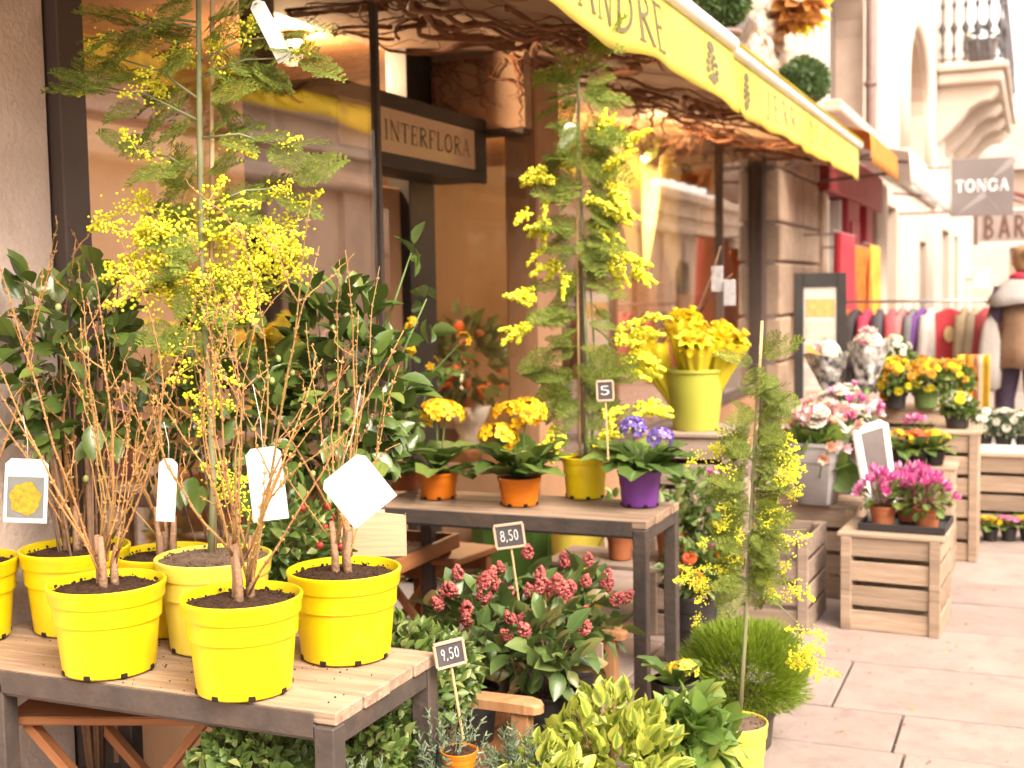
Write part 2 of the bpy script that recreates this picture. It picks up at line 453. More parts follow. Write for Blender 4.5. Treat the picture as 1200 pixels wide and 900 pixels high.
M_crate2 = woodmat('crate_wood_weathered', (0.34, 0.26, 0.20), (0.22, 0.165, 0.125), 'x', objvar=0.2, bump=0.4)
M_teak = woodmat('oiled_wood', (0.36, 0.155, 0.06), (0.26, 0.10, 0.04), 'x', rough=0.55)
M_teakz = woodmat('bench_wood', (0.50, 0.27, 0.13), (0.36, 0.16, 0.065), 'z', rough=0.6)
M_bark = mat('bark', (0.22, 0.13, 0.075), (0.14, 0.08, 0.045), rough=0.9, scale=30, bump=0.4)
M_soil = mat('potting_soil', (0.075, 0.042, 0.026), (0.035, 0.02, 0.014), rough=1.0, scale=60, bump=1.0, bscale=120, spec=0.1)
M_soil2 = mat('dry_soil', (0.20, 0.14, 0.10), (0.12, 0.08, 0.055), rough=1.0, scale=60, bump=1.0, bscale=120, spec=0.1)

FX = -2.35
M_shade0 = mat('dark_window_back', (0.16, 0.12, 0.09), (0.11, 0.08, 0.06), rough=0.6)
def root(name, label, cat, loc=(0, 0, 0), **k): return thing(name, label, cat, loc, **k)
def bpart(name, lo, hi, m_, parent, ch=0.004):
    lo = np.array(lo, float); hi = np.array(hi, float)
    return piece(name, tuple((lo + hi) / 2), tuple(np.abs(hi - lo)), m_, parent, ch)
def poly_slab(name, outer, holes, frame, thick, m_, parent):
    """plate with holes: 2-D outlines (u,v); frame = (origin, U, V, N); extruded by thick against N"""
    bm = bmesh.new(); O, Uv, Vv, Nn = [Vector(x) for x in frame]
    edges = []
    for loop in [outer] + holes:
        vs_ = [bm.verts.new(O + Uv * u + Vv * v) for u, v in loop]
        edges += [bm.edges.new((vs_[i], vs_[(i + 1) % len(vs_)])) for i in range(len(vs_))]
    r = bmesh.ops.triangle_fill(bm, edges=edges, use_beauty=True, use_dissolve=False)
    fs = [g for g in r['geom'] if isinstance(g, bmesh.types.BMFace)]
    e = bmesh.ops.extrude_face_region(bm, geom=fs)
    bmesh.ops.translate(bm, verts=[g for g in e['geom'] if isinstance(g, bmesh.types.BMVert)], vec=-Nn * thick)
    bmesh.ops.recalc_face_normals(bm, faces=bm.faces)
    me = bpy.data.meshes.new(name); bm.to_mesh(me); bm.free(); me.materials.append(m_)
    return link(name, me, parent)
def arch(uc, w, v0, vs_, n=14, rise=None):
    h = w / 2; rise = h if rise is None else rise
    return [(uc - h, v0), (uc + h, v0)] + [(uc + h * math.cos(t), vs_ + rise * math.sin(t)) for t in np.linspace(0, math.pi, n)]
def rect(u0, u1, v0, v1): return [(u0, v0), (u1, v0), (u1, v1), (u0, v1)]

# ------------------------------------------------------------------ ground and pavement
mb = MB(); mb.add([(-80, -40, -0.03), (120, -40, -0.03), (120, 400, -0.03), (-80, 400, -0.03)], [(0, 1, 2, 3)])
tag(mb.build('street_ground', M_ground, None, False), kind='structure')
mb = MB(); mb.add([(-2.6, -1, -0.02), (1.6, -1, -0.02), (1.6, 40, -0.02), (-2.6, 40, -0.02)], [(0, 1, 2, 3)])
pave = tag(mb.build('pavement', M_joint, None, False), kind='structure')
prs = random.Random(4)
y = 1.2; k = 0
while y < 17:
    d = prs.choice([0.42, 0.55, 0.36, 0.75, 0.5, 0.9]) if y > 3 else 0.9
    x = -2.4 - prs.random() * 0.3
    while x < 1.2:
        w = prs.choice([0.45, 0.6, 0.75, 0.95, 0.55, 0.38])
        g = 0.009 if y < 4.6 else 0.013
        o = piece('slab', (x + w / 2, y + d / 2, -0.03 + prs.uniform(-.0015, .0015)), (w - g, d - g, 0.06), M_slab, pave, 0.004)
        o.rotation_euler = (prs.uniform(-.002, .002), prs.uniform(-.002, .002), 0)
        x += w
    y += d

# ------------------------------------------------------------------ the flower shop
shop = root('flower_shop', 'beige florist shop with dark framed windows under the yellow awning', 'building')
bpart('pier', (FX - 0.45, 0.2, 0), (FX, 2.517, 2.64), M_plaster, shop, 0.012)
# window one
bpart('window_frame', (FX - 0.07, 2.519, 0), (FX + 0.035, 2.617, 2.62), M_frame, shop)
bpart('window_frame', (FX - 0.05, 2.619, 0.42), (FX + 0.03, 4.235, 0.50), M_frame, shop)
bpart('stall_riser', (FX - 0.06, 2.62, 0), (FX + 0.0, 4.24, 0.418), M_brownpost, shop)
bpart('window_frame', (FX - 0.02, 4.237, 0), (FX + 0.012, 4.262, 2.62), M_frame, shop, 0.003)
bpart('glass_pane', (FX - 0.012, 2.62, 0.502), (FX - 0.004, 4.236, 2.618), M_glass, shop, 0.001)
bpart('glass_pane', (-2.86, 4.244, 0.05), (FX - 0.03, 4.252, 2.25), M_glass2, shop, 0.001)
# recessed entrance: return pane, header, door
bpart('recess_header', (-2.98, 5.775, 2.255), (FX - 0.002, 5.86, 2.64), M_soffit, shop)
bpart('window_frame', (-2.93, 5.765, 2.222), (FX - 0.01, 5.845, 2.252), M_frame, shop)
bpart('glass_pane', (-2.90, 5.79, 0.55), (FX - 0.012, 5.798, 2.22), M_glass2, shop, 0.001)
bpart('stall_riser', (-2.90, 5.77, 0), (FX - 0.012, 5.83, 0.55), M_brownpost, shop)
bpart('corner_post', (FX - 0.16, 5.862, 0), (FX + 0.02, 6.19, 2.62), M_brownpost, shop, 0.01)
door = bpart('door', (-2.96, 4.36, 0.02), (-2.91, 5.48, 1.96), M_brownpost, shop)
bpart('door_jamb', (-2.98, 5.485, 0), (-2.86, 5.763, 2.64), M_black, shop)
bpart('door_jamb', (-2.98, 4.265, 0), (-2.86, 4.345, 2.64), M_black, shop)
for (a, b) in ((0.2, 0.95), (1.05, 1.85)):
    bpart('door_pane', (-2.906, 4.52, a), (-2.90, 5.34, b), M_glass2, shop, 0.001)
mb = MB(); tube(mb, [(-2.86, 5.40, 0.95), (-2.84, 5.40, 1.0), (-2.84, 5.40, 1.2), (-2.86, 5.40, 1.25)], 0.012); mb.build('door_handle', M_metal, shop)
# window two
bpart('window_frame', (FX - 0.06, 6.192, 0.50), (FX + 0.03, 11.23, 0.56), M_frame, shop)
bpart('stall_riser', (FX - 0.05, 6.192, 0), (FX + 0.0, 11.23, 0.498), M_brownpost, shop)
bpart('glass_pane', (FX - 0.012, 6.192, 0.562), (FX - 0.004, 9.83, 2.60), M_glass2, shop, 0.001)
bpart('glass_pane', (FX - 0.012, 9.89, 0.562), (FX - 0.004, 11.2, 2.60), M_glass2, shop, 0.001)
bpart('window_frame', (FX - 0.04, 9.832, 0.56), (FX + 0.025, 9.888, 2.60), M_frame, shop)
bpart('window_frame', (FX - 0.06, 11.235, 0), (FX + 0.06, 11.42, 2.62), M_frame, shop)
# rough stone pier at the end of the front, block by block
pr = random.Random(11)
z = 0.0; i = 0
bpart('pier_core', (FX - 0.4, 11.44, 0), (FX + 0.14, 13.58, 2.95), M_joint, shop)
while z < 2.9:
    h = pr.choice([0.36, 0.42, 0.5, 0.32]); yy = 11.43
    h = min(h, 2.95 - z)
    while yy < 13.5:
        w = pr.choice([0.5, 0.75, 0.62, 0.9]); w = min(w, 13.6 - yy)
        if 13.6 - yy - w < 0.25: w = 13.6 - yy
        dx = pr.uniform(0, 0.035)
        o = bpart('stone_block', (FX - 0.1, yy + 0.008, z + 0.008), (FX + 0.17 + dx, yy + w - 0.008, z + h - 0.008), M_stone, shop, 0.02)
        yy += w
    z += h; i += 1
# soffit behind the valance: rises a little to the wall, runs on into the recess
mb = MB()
mb.add([(-1.43, 1.0, 2.43), (-1.43, 11.1, 2.43), (FX, 11.42, 2.625), (FX, 1.0, 2.625)], [(0, 1, 2, 3)])
mb.add([(-1.43, 1.0, 2.47), (-1.43, 11.1, 2.47), (FX, 11.42, 2.665), (FX, 1.0, 2.665)], [(3, 2, 1, 0)])
mb.build('soffit', M_soffit, shop, False)
bpart('recess_ceiling', (-3.0, 4.24, 2.642), (FX - 0.002, 5.9, 2.68), M_soffit, shop)
# upper storey wall with the arched window
NY = (0, 0, 0), (0, 1, 0), (0, 0, 1), (1, 0, 0)
aw_y0 = at_x(968, 60, FX).y; aw_y1 = at_x(1012, 60, FX).y
aw_c, aw_w = (aw_y0 + aw_y1) / 2, aw_y1 - aw_y0
poly_slab('upper_wall', rect(-3, 19.2, 2.67, 6.4), [arch(aw_c, aw_w, 3.62, 5.0, rise=1.0)],
          ((FX, 0, 0), (0, 1, 0), (0, 0, 1), (1, 0, 0)), 0.5, M_facade, shop)
bpart('wall_below', (FX - 0.45, 13.62, 0), (FX - 0.02, 19.2, 2.668), M_facade, shop)
bpart('window_sill', (FX - 0.1, aw_y0 - 0.25, 3.47), (FX + 0.22, aw_y1 + 0.25, 3.615), M_facade, shop, 0.02)
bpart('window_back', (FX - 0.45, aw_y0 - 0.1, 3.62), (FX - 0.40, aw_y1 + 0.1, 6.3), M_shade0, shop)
# louvred shutter on the near side of the arched window
lv = root('shutter', None, None); lv.parent = shop
for k_ in list(lv.keys()): del lv[k_]
lv.location = (FX - 0.12, aw_y0 + 0.08, 3.64)
bpart('shutter_stile', (-0.02, 0, 0), (0.02, 0.07, 2.0), M_white, lv); bpart('shutter_stile', (-0.02, 0.75, 0), (0.02, 0.82, 2.0), M_white, lv)
for j in range(26):
    o = piece('louvre', (0, 0.41, 0.06 + j * 0.075), (0.045, 0.67, 0.012), M_stone, lv, 0.002); o.rotation_euler = (0, R(40), 0)
bpart('ledge', (FX, 5.0, 2.80), (FX + 0.62, 13.6, 2.88), M_facade, shop, 0.01)
# rubble stones let into the wall above the awning
pr = random.Random(5)
for j in range(46):
    py = pr.uniform(0, 92); px = 858 + pr.uniform(0, 66) + py * 0.2
    p = at_x(px, py, FX + 0.02)
    mb = MB(); v = ICO2[0] * np.array([0.07, pr.uniform(.12, .24), pr.uniform(.09, .17)]); v = v + rng.normal(0, 0.012, v.shape)
    mb.add(v, ICO2[1]); o = mb.build('rubble_stone', M_rubble, shop, False); o.location = p; o.rotation_euler = (pr.uniform(-.5, .5), 0, 0)
# interior
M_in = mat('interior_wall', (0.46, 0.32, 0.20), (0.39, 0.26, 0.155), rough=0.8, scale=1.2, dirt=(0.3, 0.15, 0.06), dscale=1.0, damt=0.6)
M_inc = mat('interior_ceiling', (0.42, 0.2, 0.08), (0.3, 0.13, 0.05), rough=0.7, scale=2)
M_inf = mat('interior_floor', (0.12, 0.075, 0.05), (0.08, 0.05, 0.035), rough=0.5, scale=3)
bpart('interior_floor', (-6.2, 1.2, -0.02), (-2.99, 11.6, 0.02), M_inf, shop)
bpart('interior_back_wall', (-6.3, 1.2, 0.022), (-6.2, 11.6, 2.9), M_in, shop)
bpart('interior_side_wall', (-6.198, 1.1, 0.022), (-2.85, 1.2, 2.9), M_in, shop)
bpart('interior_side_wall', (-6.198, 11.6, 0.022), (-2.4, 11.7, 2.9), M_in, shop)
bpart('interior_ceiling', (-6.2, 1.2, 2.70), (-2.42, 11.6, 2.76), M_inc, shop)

# ------------------------------------------------------------------ letters (serif strokes, drawn as thin plates)
def _ln(x0, y0, x1, y1, t): return ('l', x0, y0, x1, y1, t)
def _arc(cx, cy, rx, ry, a0, a1, t): return ('a', cx, cy, rx, ry, a0, a1, t)
TK, TN = 0.13, 0.055
GLY = {
 'A': (.86, [_ln(.10, 0, .42, 1, TN), _ln(.42, 1, .76, 0, TK), _ln(.24, .36, .62, .36, TN), _ln(0, .02, .22, .02, .04), _ln(.62, .02, .88, .02, .04)]),
 'N': (.92, [_ln(.12, 0, .12, 1, TN), _ln(.12, 1, .76, 0, TK), _ln(.76, 0, .76, 1, TN), _ln(0, .02, .26, .02, .04), _ln(0, .98, .16, .98, .04), _ln(.64, .98, .9, .98, .04)]),
 'D': (.86, [_ln(.16, 0, .16, 1, TK), _arc(.16, .5, .58, .48, -90, 90, .10), _ln(0, .02, .3, .02, .04), _ln(0, .98, .3, .98, .04)]),
 'R': (.84, [_ln(.16, 0, .16, 1, TK), _arc(.2, .75, .42, .23, -90, 90, .09), _ln(.3, .52, .7, 0, TK), _ln(0, .02, .32, .02, .04), _ln(0, .98, .3, .98, .04), _ln(.62, .02, .84, .02, .04)]),
 'E': (.74, [_ln(.16, 0, .16, 1, TK), _ln(.16, .97, .62, .97, TN), _ln(.16, .52, .48, .52, TN), _ln(.16, .03, .64, .03, TN), _ln(.62, .97, .62, .78, .05), _ln(.64, .03, .64, .24, .05), _ln(.48, .42, .48, .62, .05), _ln(0, .02, .2, .02, .04), _ln(0, .98, .2, .98, .04)]),
 'S': (.66, [_arc(.32, .74, .24, .24, 30, 270, .09), _arc(.32, .26, .26, .25, -150, 90, .10), _ln(.55, .98, .55, .74, .05), _ln(.06, .02, .06, .28, .05)]),
 'L': (.70, [_ln(.16, 0, .16, 1, TK), _ln(.16, .03, .6, .03, TN), _ln(.62, .02, .62, .26, .05), _ln(0, .02, .2, .02, .04), _ln(0, .98, .32, .98, .04)]),
 'T': (.78, [_ln(.36, 0, .36, 1, TK), _ln(.02, .97, .7, .97, TN), _ln(.03, .97, .03, .76, .05), _ln(.69, .97, .69, .76, .05), _ln(.22, .02, .5, .02, .04)]),
 'I': (.38, [_ln(.16, 0, .16, 1, TK), _ln(.02, .02, .3, .02, .04), _ln(.02, .98, .3, .98, .04)]),
 'F': (.70, [_ln(.16, 0, .16, 1, TK), _ln(.16, .97, .62, .97, TN), _ln(.16, .52, .46, .52, TN), _ln(.62, .97, .62, .76, .05), _ln(0, .02, .32, .02, .04), _ln(0, .98, .2, .98, .04)]),
 'O': (.94, [_arc(.44, .5, .37, .47, 0, 360, .11)]),
 'G': (.92, [_arc(.44, .5, .37, .47, 35, 325, .11), _ln(.76, .08, .76, .44, TK), _ln(.6, .44, .88, .44, .04), _ln(.78, .96, .78, .7, .05)]),
 'J': (.5, [_ln(.28, .12, .28, 1, TK), _arc(.12, .12, .16, .16, 180, 360, .08), _ln(.14, .98, .42, .98, .04)]),
 'B': (.82, [_ln(.16, 0, .16, 1, TK), _arc(.2, .75, .38, .23, -90, 90, .10), _arc(.2, .27, .44, .26, -90, 90, .10), _ln(0, .02, .24, .02, .04), _ln(0, .98, .24, .98, .04)]),
 '8': (.62, [_arc(.3, .74, .2, .22, 0, 360, .09), _arc(.3, .27, .25, .25, 0, 360, .09)]),
 '5': (.6, [_ln(.12, .96, .5, .96, .08), _ln(.12, .96, .12, .55, .08), _arc(.27, .3, .23, .27, -150, 110, .09)]),
 '0': (.62, [_arc(.3, .5, .22, .46, 0, 360, .09)]),
 '9': (.6, [_arc(.3, .72, .2, .23, 0, 360, .09), _ln(.5, .7, .34, 0, .09)]),
 ',': (.24, [_ln(.12, .1, .04, -.12, .09)]),
 '\u20ac': (.7, [_arc(.42, .5, .3, .46, 50, 310, .09), _ln(.02, .58, .5, .58, .06), _ln(.02, .42, .5, .42, .06)]),
 ' ': (.45, []),
}
# heavy sans for the bar sign
GSANS = {
 'B': (.72, [_ln(.12, 0, .12, 1, .2), _arc(.14, .74, .36, .22, -90, 90, .16), _arc(.14, .26, .4, .24, -90, 90, .16)]),
 'A': (.78, [_ln(.1, 0, .36, 1, .19), _ln(.36, 1, .64, 0, .19), _ln(.2, .3, .54, .3, .15)]),
 'R': (.74, [_ln(.12, 0, .12, 1, .2), _arc(.16, .72, .36, .24, -90, 90, .16), _ln(.3, .46, .58, 0, .2)]),
}
def letter_polys(text, glyphs=GLY, bold=1.0, gap=0.12):
    """list of 2-D quads in units of cap height, and the total width"""
    out = []; x = 0
    for ch in text:
        w, st = glyphs[ch]
        for s_ in st:
            if s_[0] == 'l': pts = [(s_[1], s_[2]), (s_[3], s_[4])]; t = s_[5]
            else:
                _, cx, cy, rx, ry, a0, a1, t = s_
                nn = max(4, int(abs(a1 - a0) / 24))
                pts = [(cx + rx * math.cos(R(a)), cy + ry * math.sin(R(a))) for a in np.linspace(a0, a1, nn + 1)]
            t *= bold
            for i in range(len(pts) - 1):
                (x0, y0), (x1, y1) = pts[i], pts[i + 1]
                L_ = math.hypot(x1 - x0, y1 - y0) + 1e-9; nx, ny = -(y1 - y0) / L_ * t / 2, (x1 - x0) / L_ * t / 2
                out.append([(x + x0 + nx, y0 + ny), (x + x0 - nx, y0 - ny), (x + x1 - nx, y1 - ny), (x + x1 + nx, y1 + ny)])
        x += w + gap
    return out, x - gap
def lettering(name, text, size, width, place, m_, parent, glyphs=GLY, bold=1.0, lift=0.003, gap=0.12):
    """print a text on a surface, one piece per letter: place(u, v, d) maps metres along, metres up and lift to 3-D"""
    _, w = letter_polys(text, glyphs, bold, gap); k = width / w; x0 = 0.0
    for ch in text:
        polys, cw = letter_polys(ch, glyphs, bold, gap); mb = MB()
        for i, q in enumerate(polys):
            d = lift + 0.00012 * (i % 9)
            mb.add([place((x0 + u) * k, v * size, d) for u, v in q], [(0, 1, 2, 3)])
        if polys: mb.build('letter', m_, parent, False)
        x0 += cw + gap

# ------------------------------------------------------------------ yellow awning with printed valance
aw = root('shop_awning', 'long yellow awning with printed valance over the florist shop', 'awning')
AX = -1.40
M_seam = mat('canvas_seam', (0.70, 0.58, 0.10), (0.6, 0.48, 0.08), rough=.8)
def val_x(y, z): 
    hang = (2.60 - z) / 0.28
    return AX + 0.018 * math.sin(y * 4.3 + math.sin(y * 1.3)) * hang + 0.008 * math.sin(y * 11 + 1) * hang - (0.03 if y > 6.17 else 0) + 0.02 * hang
def val_bot(y):
    s = 2.318 + 0.018 * math.sin(y * 2.6 + 0.6) + 0.008 * math.sin(y * 7.1)
    return s if y < 6.17 else 2.325 + 0.010 * abs(math.sin(y * 5.2))
def valance(y0, y1, n):
    mb = MB(); V = []; F = []; rows = 6
    ys = np.linspace(y0, y1, n)
    for yv in ys:
        zb = val_bot(yv)
        for r_ in range(rows + 1):
            zz = 2.605 + (zb - 2.605) * r_ / rows; V.append((val_x(yv, zz), yv, zz))
    for i in range(n - 1):
        for r_ in range(rows):
            a = i * (rows + 1) + r_; F.append((a, a + 1, a + rows + 2, a + rows + 1))
    mb.add(V, F)
    o = mb.build('valance', M_yellowcloth, aw)
    o.modifiers.new('s', 'SOLIDIFY').thickness = 0.0016
    return o
valance(1.2, 6.165, 150); valance(6.185, 11.08, 150)
mb = MB(); n = 60   # canopy, gently sloping to the wall
V = []; F = []
for i, yv in enumerate(np.linspace(1.2, 11.08, n)):
    for j, t in enumerate(np.linspace(0, 1, 7)):
        V.append((AX + 0.02 - t * (abs(FX) - abs(AX) - 0.02), yv, 2.66 + 0.17 * t + 0.012 * math.sin(yv * 3) * math.sin(t * 3)))
for i in range(n - 1):
    for j in range(6):
        a = i * 7 + j; F.append((a, a + 7, a + 8, a + 1))
mb.add(V, F); o = mb.build('canopy', M_yellowcloth, aw); o.modifiers.new('s', 'SOLIDIFY').thickness = 0.002
for (a, b, xo) in ((1.2, 6.15, 0.0), (6.19, 11.12, -0.03)):
    mb = MB(); tube(mb, [(AX + xo, a, 2.640), (AX + xo, (a + b) / 2, 2.640), (AX + xo, b, 2.640)], 0.036, 14); o = mb.build('front_rail', M_white, aw, True, sharp=50)
for yv in (2.2, 6.1, 10.9):
    bar('support_arm', (AX - 0.03, yv, 2.615), (FX + 0.02, yv, 2.72), 0.03, 0.03, M_white, aw)
def vplace(y0, z0):
    return lambda u, v, d: (val_x(y0 + u, z0 + v) + d + 0.001, y0 + u, z0 + v)
lettering('lettering', 'ANDRE', 0.195, 1.03, vplace(3.86, 2.372), M_ink, aw)
lettering('lettering', 'ES', 0.195, 0.38, vplace(3.30, 2.372), M_ink, aw)
lettering('lettering', 'JERRE', 0.155, 1.15, vplace(7.12, 2.40), M_ink2, aw, gap=0.18, bold=0.9)
lettering('lettering', 'DEA', 0.155, 0.72, vplace(8.55, 2.40), M_ink2, aw, gap=0.18, bold=0.9)
def emblem(yc, zc, h, m_):
    """oval badge: a dark figure with pale gaps"""
    mb = MB(); pl = vplace(yc, zc); i = 0
    def ell(cy, cz, ry, rz, n=14, d=0.003):
        cy, ry = cy * 1.8, ry * 1.8
        V = [pl(cy, cz, d)] + [pl(cy + ry * math.cos(t), cz + rz * math.sin(t), d) for t in np.linspace(0, 2 * math.pi, n, endpoint=False)]
        mb.add(V, [(0, j + 1, (j + 1) % n + 1) for j in range(n)])
    ell(0, h * .36, h * .16, h * .13); 
    for s_ in (-1, 1):
        for q in range(4):
            ell(s_ * h * (.10 + .07 * math.sin(q)), h * (.16 - .16 * q), h * .085, h * .07, 8, 0.003 + 0.0002 * q)
    ell(0, -h * .33, h * .10, h * .14, 10, 0.0038); ell(0, -.02 * h, h * .05, h * .16, 8, 0.004)
    return mb.build('emblem', m_, aw, False)
emblem(at_x(831, 85, AX).y, 2.47, 0.21, M_ink); emblem(at_x(881, 118, AX).y, 2.47, 0.21, M_ink); emblem(10.62, 2.46, 0.20, M_ink2)

for yv in (1.9, 3.0, 5.6, 6.45, 7.0, 8.35, 9.45, 10.3):      # sewn seams of the valance
    mb = MB(); V = []; zb = val_bot(yv)
    for zz in np.linspace(2.602, zb + .002, 7): V += [(val_x(yv, zz) + .0022, yv - .006, zz), (val_x(yv, zz) + .0022, yv + .006, zz)]
    mb.add(V, [(2 * i, 2 * i + 1, 2 * i + 3, 2 * i + 2) for i in range(6)]); mb.build('seam', M_seam, aw, False)
# ------------------------------------------------------------------ lit sign box over the door
sg = root('sign_box', 'black framed cream light box sign over the recessed shop door', 'sign')
M_sign = mat('sign_face', (0.62, 0.45, 0.31), (0.55, 0.39, 0.26), rough=0.35, scale=2, coat=0.3)
SX = -2.56
bpart('housing', (-2.84, 4.28, 1.99), (SX - 0.012, 5.76, 2.30), M_black, sg, 0.006)
bpart('face', (SX - 0.011, 4.33, 2.045), (SX - 0.004, 5.62, 2.235), M_sign, sg, 0.001)
for (a, b) in (((SX - 0.03, 4.28, 2.236), (SX, 5.76, 2.302)), ((SX - 0.03, 4.28, 1.985), (SX, 5.76, 2.044))): bpart('rim', a, b, M_black, sg)
bpart('rim', (SX - 0.03, 5.622, 2.0445), (SX - 0.001, 5.76, 2.2355), M_black, sg)
lettering('lettering', 'INTERFLORA', 0.085, 0.86, lambda u, v, d: (SX - 0.0035 + d, 4.70 + u, 2.10 + v), M_ink, sg, bold=0.9, lift=0.001)

# ------------------------------------------------------------------ neighbouring and far buildings
M_red = mat('red_paint', (0.36, 0.03, 0.045), (0.28, 0.02, 0.03), rough=0.45, scale=3)
M_pipe = mat('brown_pipe', (0.20, 0.13, 0.11), (0.15, 0.10, 0.085), rough=0.6)
M_orangecloth = mat('orange_canvas', (0.62, 0.27, 0.045), (0.5, 0.2, 0.03), rough=0.8, scale=4, trans=0.25)
M_whitecloth = mat('white_canvas', (0.78, 0.75, 0.70), (0.72, 0.68, 0.62), rough=0.85, scale=3, trans=0.25)
M_greysign = mat('grey_sign', (0.17, 0.145, 0.135), (0.2, 0.17, 0.16), rough=0.4, scale=2)
M_dark = mat('dark_opening', (0.10, 0.075, 0.06), (0.06, 0.045, 0.035), rough=0.7)
M_shade = mat('window_blind', (0.40, 0.30, 0.23), (0.33, 0.24, 0.18), rough=0.7)
rs = root('red_shopfront', 'dark red timber shopfront with white window frame beside stone pier', 'shopfront')
RX = -2.12
bpart('pilaster', (FX, 13.62, 0), (RX, 13.95, 2.45), M_stone, rs)
bpart('fascia', (FX, 13.63, 2.46), (RX + 0.06, 18.6, 2.95), M_red, rs, 0.01)
bpart('window_frame', (FX, 13.98, 0.7), (RX - 0.02, 14.14, 2.44), M_white, rs)
bpart('window_frame', (FX, 15.0, 0.7), (RX - 0.02, 15.12, 2.44), M_white, rs)
bpart('glass_pane', (RX - 0.1, 14.15, 0.8), (RX - 0.09, 14.99, 2.4), M_glass2, rs, 0.001)
bpart('pilaster', (FX, 15.15, 0), (RX + 0.05, 16.2, 2.455), M_red, rs, 0.01)
bpart('panel', (RX + 0.052, 15.3, 0.4), (RX + 0.075, 16.05, 2.2), M_red, rs, 0.01)
bpart('pilaster', (FX, 16.9, 0), (RX + 0.05, 17.6, 2.455), M_red, rs, 0.01)
# orange awning just past the yellow one
oa = root('orange_awning', 'small plain orange awning past the end of the yellow awning', 'awning')
mb = MB(); V = []; F = []
for i, yv in enumerate(np.linspace(11.45, 13.75, 12)):
    for (xx, zz) in ((FX + 0.18, 2.98), (-1.9, 2.93), (-1.42, 2.80), (-1.38, 2.78), (-1.365, 2.6), (-1.36, 2.50 + 0.02 * abs(math.sin(i * 1.6)))): V.append((xx, yv, zz))
for i in range(11):
    for j in range(5): F.append((i * 6 + j, i * 6 + 6 + j, i * 6 + 7 + j, i * 6 + 1 + j))
mb.add(V, F); o = mb.build('canopy', M_orangecloth, oa, True, sharp=40); o.modifiers.new('s', 'SOLIDIFY').thickness = 0.003
bar('support_arm', (FX + 0.2, 13.6, 2.55), (-1.4, 13.6, 2.6), 0.03, 0.03, M_pipe, oa); bar('support_arm', (FX + 0.2, 11.6, 2.55), (-1.4, 11.6, 2.6), 0.03, 0.03, M_pipe, oa)
# white awning further on
wa = root('white_awning', 'pale white awning over the shop beyond the red front', 'awning')
mb = MB(); V = []; F = []
for i, yv in enumerate(np.linspace(13.9, 20.5, 24)):
    for (xx, zz) in ((-2.15, 3.02), (-1.7, 2.94), (-1.27, 2.84), (-1.255, 2.66), (-1.25, 2.48 + 0.02 * math.sin(i))): V.append((xx, yv, zz))
for i in range(23):
    for j in range(4): F.append((i * 5 + j, i * 5 + 5 + j, i * 5 + 6 + j, i * 5 + 1 + j))
mb.add(V, F); o = mb.build('canopy', M_whitecloth, wa, True, sharp=40); o.modifiers.new('s', 'SOLIDIFY').thickness = 0.003
for yv in (14.1, 20.3): bar('support_arm', (-2.1, yv, 2.85), (-1.3, yv, 2.75), 0.03, 0.03, M_pipe, wa)

cb = root('cream_house', 'cream rendered house with arched window past the brown drainpipe', 'building')
CX = -2.2
poly_slab('wall', rect(19.25, 30.4, 0, 8.0), [arch(25.0, 4.6, 3.75, 4.9, rise=1.2), rect(20.6, 22.0, 0.02, 2.7), rect(26.5, 28.2, 0.02, 2.3)],
          ((CX, 0, 0), (0, 1, 0), (0, 0, 1), (1, 0, 0)), 0.45, M_cream, cb)
bpart('window_back', (CX - 0.40, 22.2, 3.7), (CX - 0.35, 27.6, 6.5), M_shade, cb)
bpart('door_back', (CX - 0.40, 20.5, 0), (CX - 0.35, 22.1, 2.8), M_shade, cb)
bpart('door_back', (CX - 0.40, 26.4, 0), (CX - 0.35, 28.3, 2.4), M_dark, cb)
mb = MB()   # moulded surround of the arched window
pts = arch(25.0, 5.0, 3.75, 4.9, 18, rise=1.4); pts = pts[1:] + [pts[0]]
tube(mb, [(CX + 0.02, u, v) for u, v in pts], 0.14, 8); mb.build('arch_moulding', M_cream, cb)
bpart('window_sill', (CX, 22.2, 3.58), (CX + 0.2, 27.8, 3.74), M_cream, cb, 0.02)
bpart('string_course', (CX, 19.3, 3.15), (CX + 0.12, 30.3, 3.4), M_white, cb, 0.02)
dp = root('drainpipe', 'brown drainpipe running down between the shop and the cream house', 'drainpipe')
mb = MB(); tube(mb, [(FX + 0.12, 18.6, z) for z in (0.05, 2, 4, 6.35)], 0.075, 10); mb.build('pipe', M_pipe, dp)
for z in (0.4, 2.9, 4.3, 5.6): 
    mb = MB(); tube(mb, [(FX + 0.12, 18.6, z - 0.03), (FX + 0.12, 18.6, z + 0.03)], 0.095, 10); mb.build('bracket', M_pipe, dp)
    
bh = root('balcony_house', 'pale corner house with iron railed balcony on curved stone corbels', 'building')
BY = 30.6
bz = at_x(1130, 92, -1.4); fz = 6.45
poly_slab('wall', rect(BY - 0.15, 48, 0, 10), [rect(32, 34, fz + 0.1, 9.3), rect(33, 36, 0.02, 2.8), rect(38, 40, 0.02, 2.8), rect(41, 43, fz, 9)],
          ((CX - 0.01, 0, 0), (0, 1, 0), (0, 0, 1), (1, 0, 0)), 0.45, M_cream, bh)
bpart('window_back', (CX - 0.41, 31.8, fz), (CX - 0.36, 34.2, 9.5), M_shade, bh)
bpart('door_back', (CX - 0.41, 32.8, 0), (CX - 0.36, 36.2, 2.9), M_dark, bh)
bpart('door_back', (CX - 0.41, 37.8, 0), (CX - 0.36, 40.2, 2.9), M_dark, bh)
BXE = -0.66
bpart('balcony_floor', (CX, BY, fz - 0.16), (BXE, 42, fz), M_cream, bh, 0.03)
bpart('balcony_moulding', (CX, BY + 0.1, fz - 0.45), (BXE - 0.12, 41.9, fz - 0.165), M_cream, bh, 0.05)
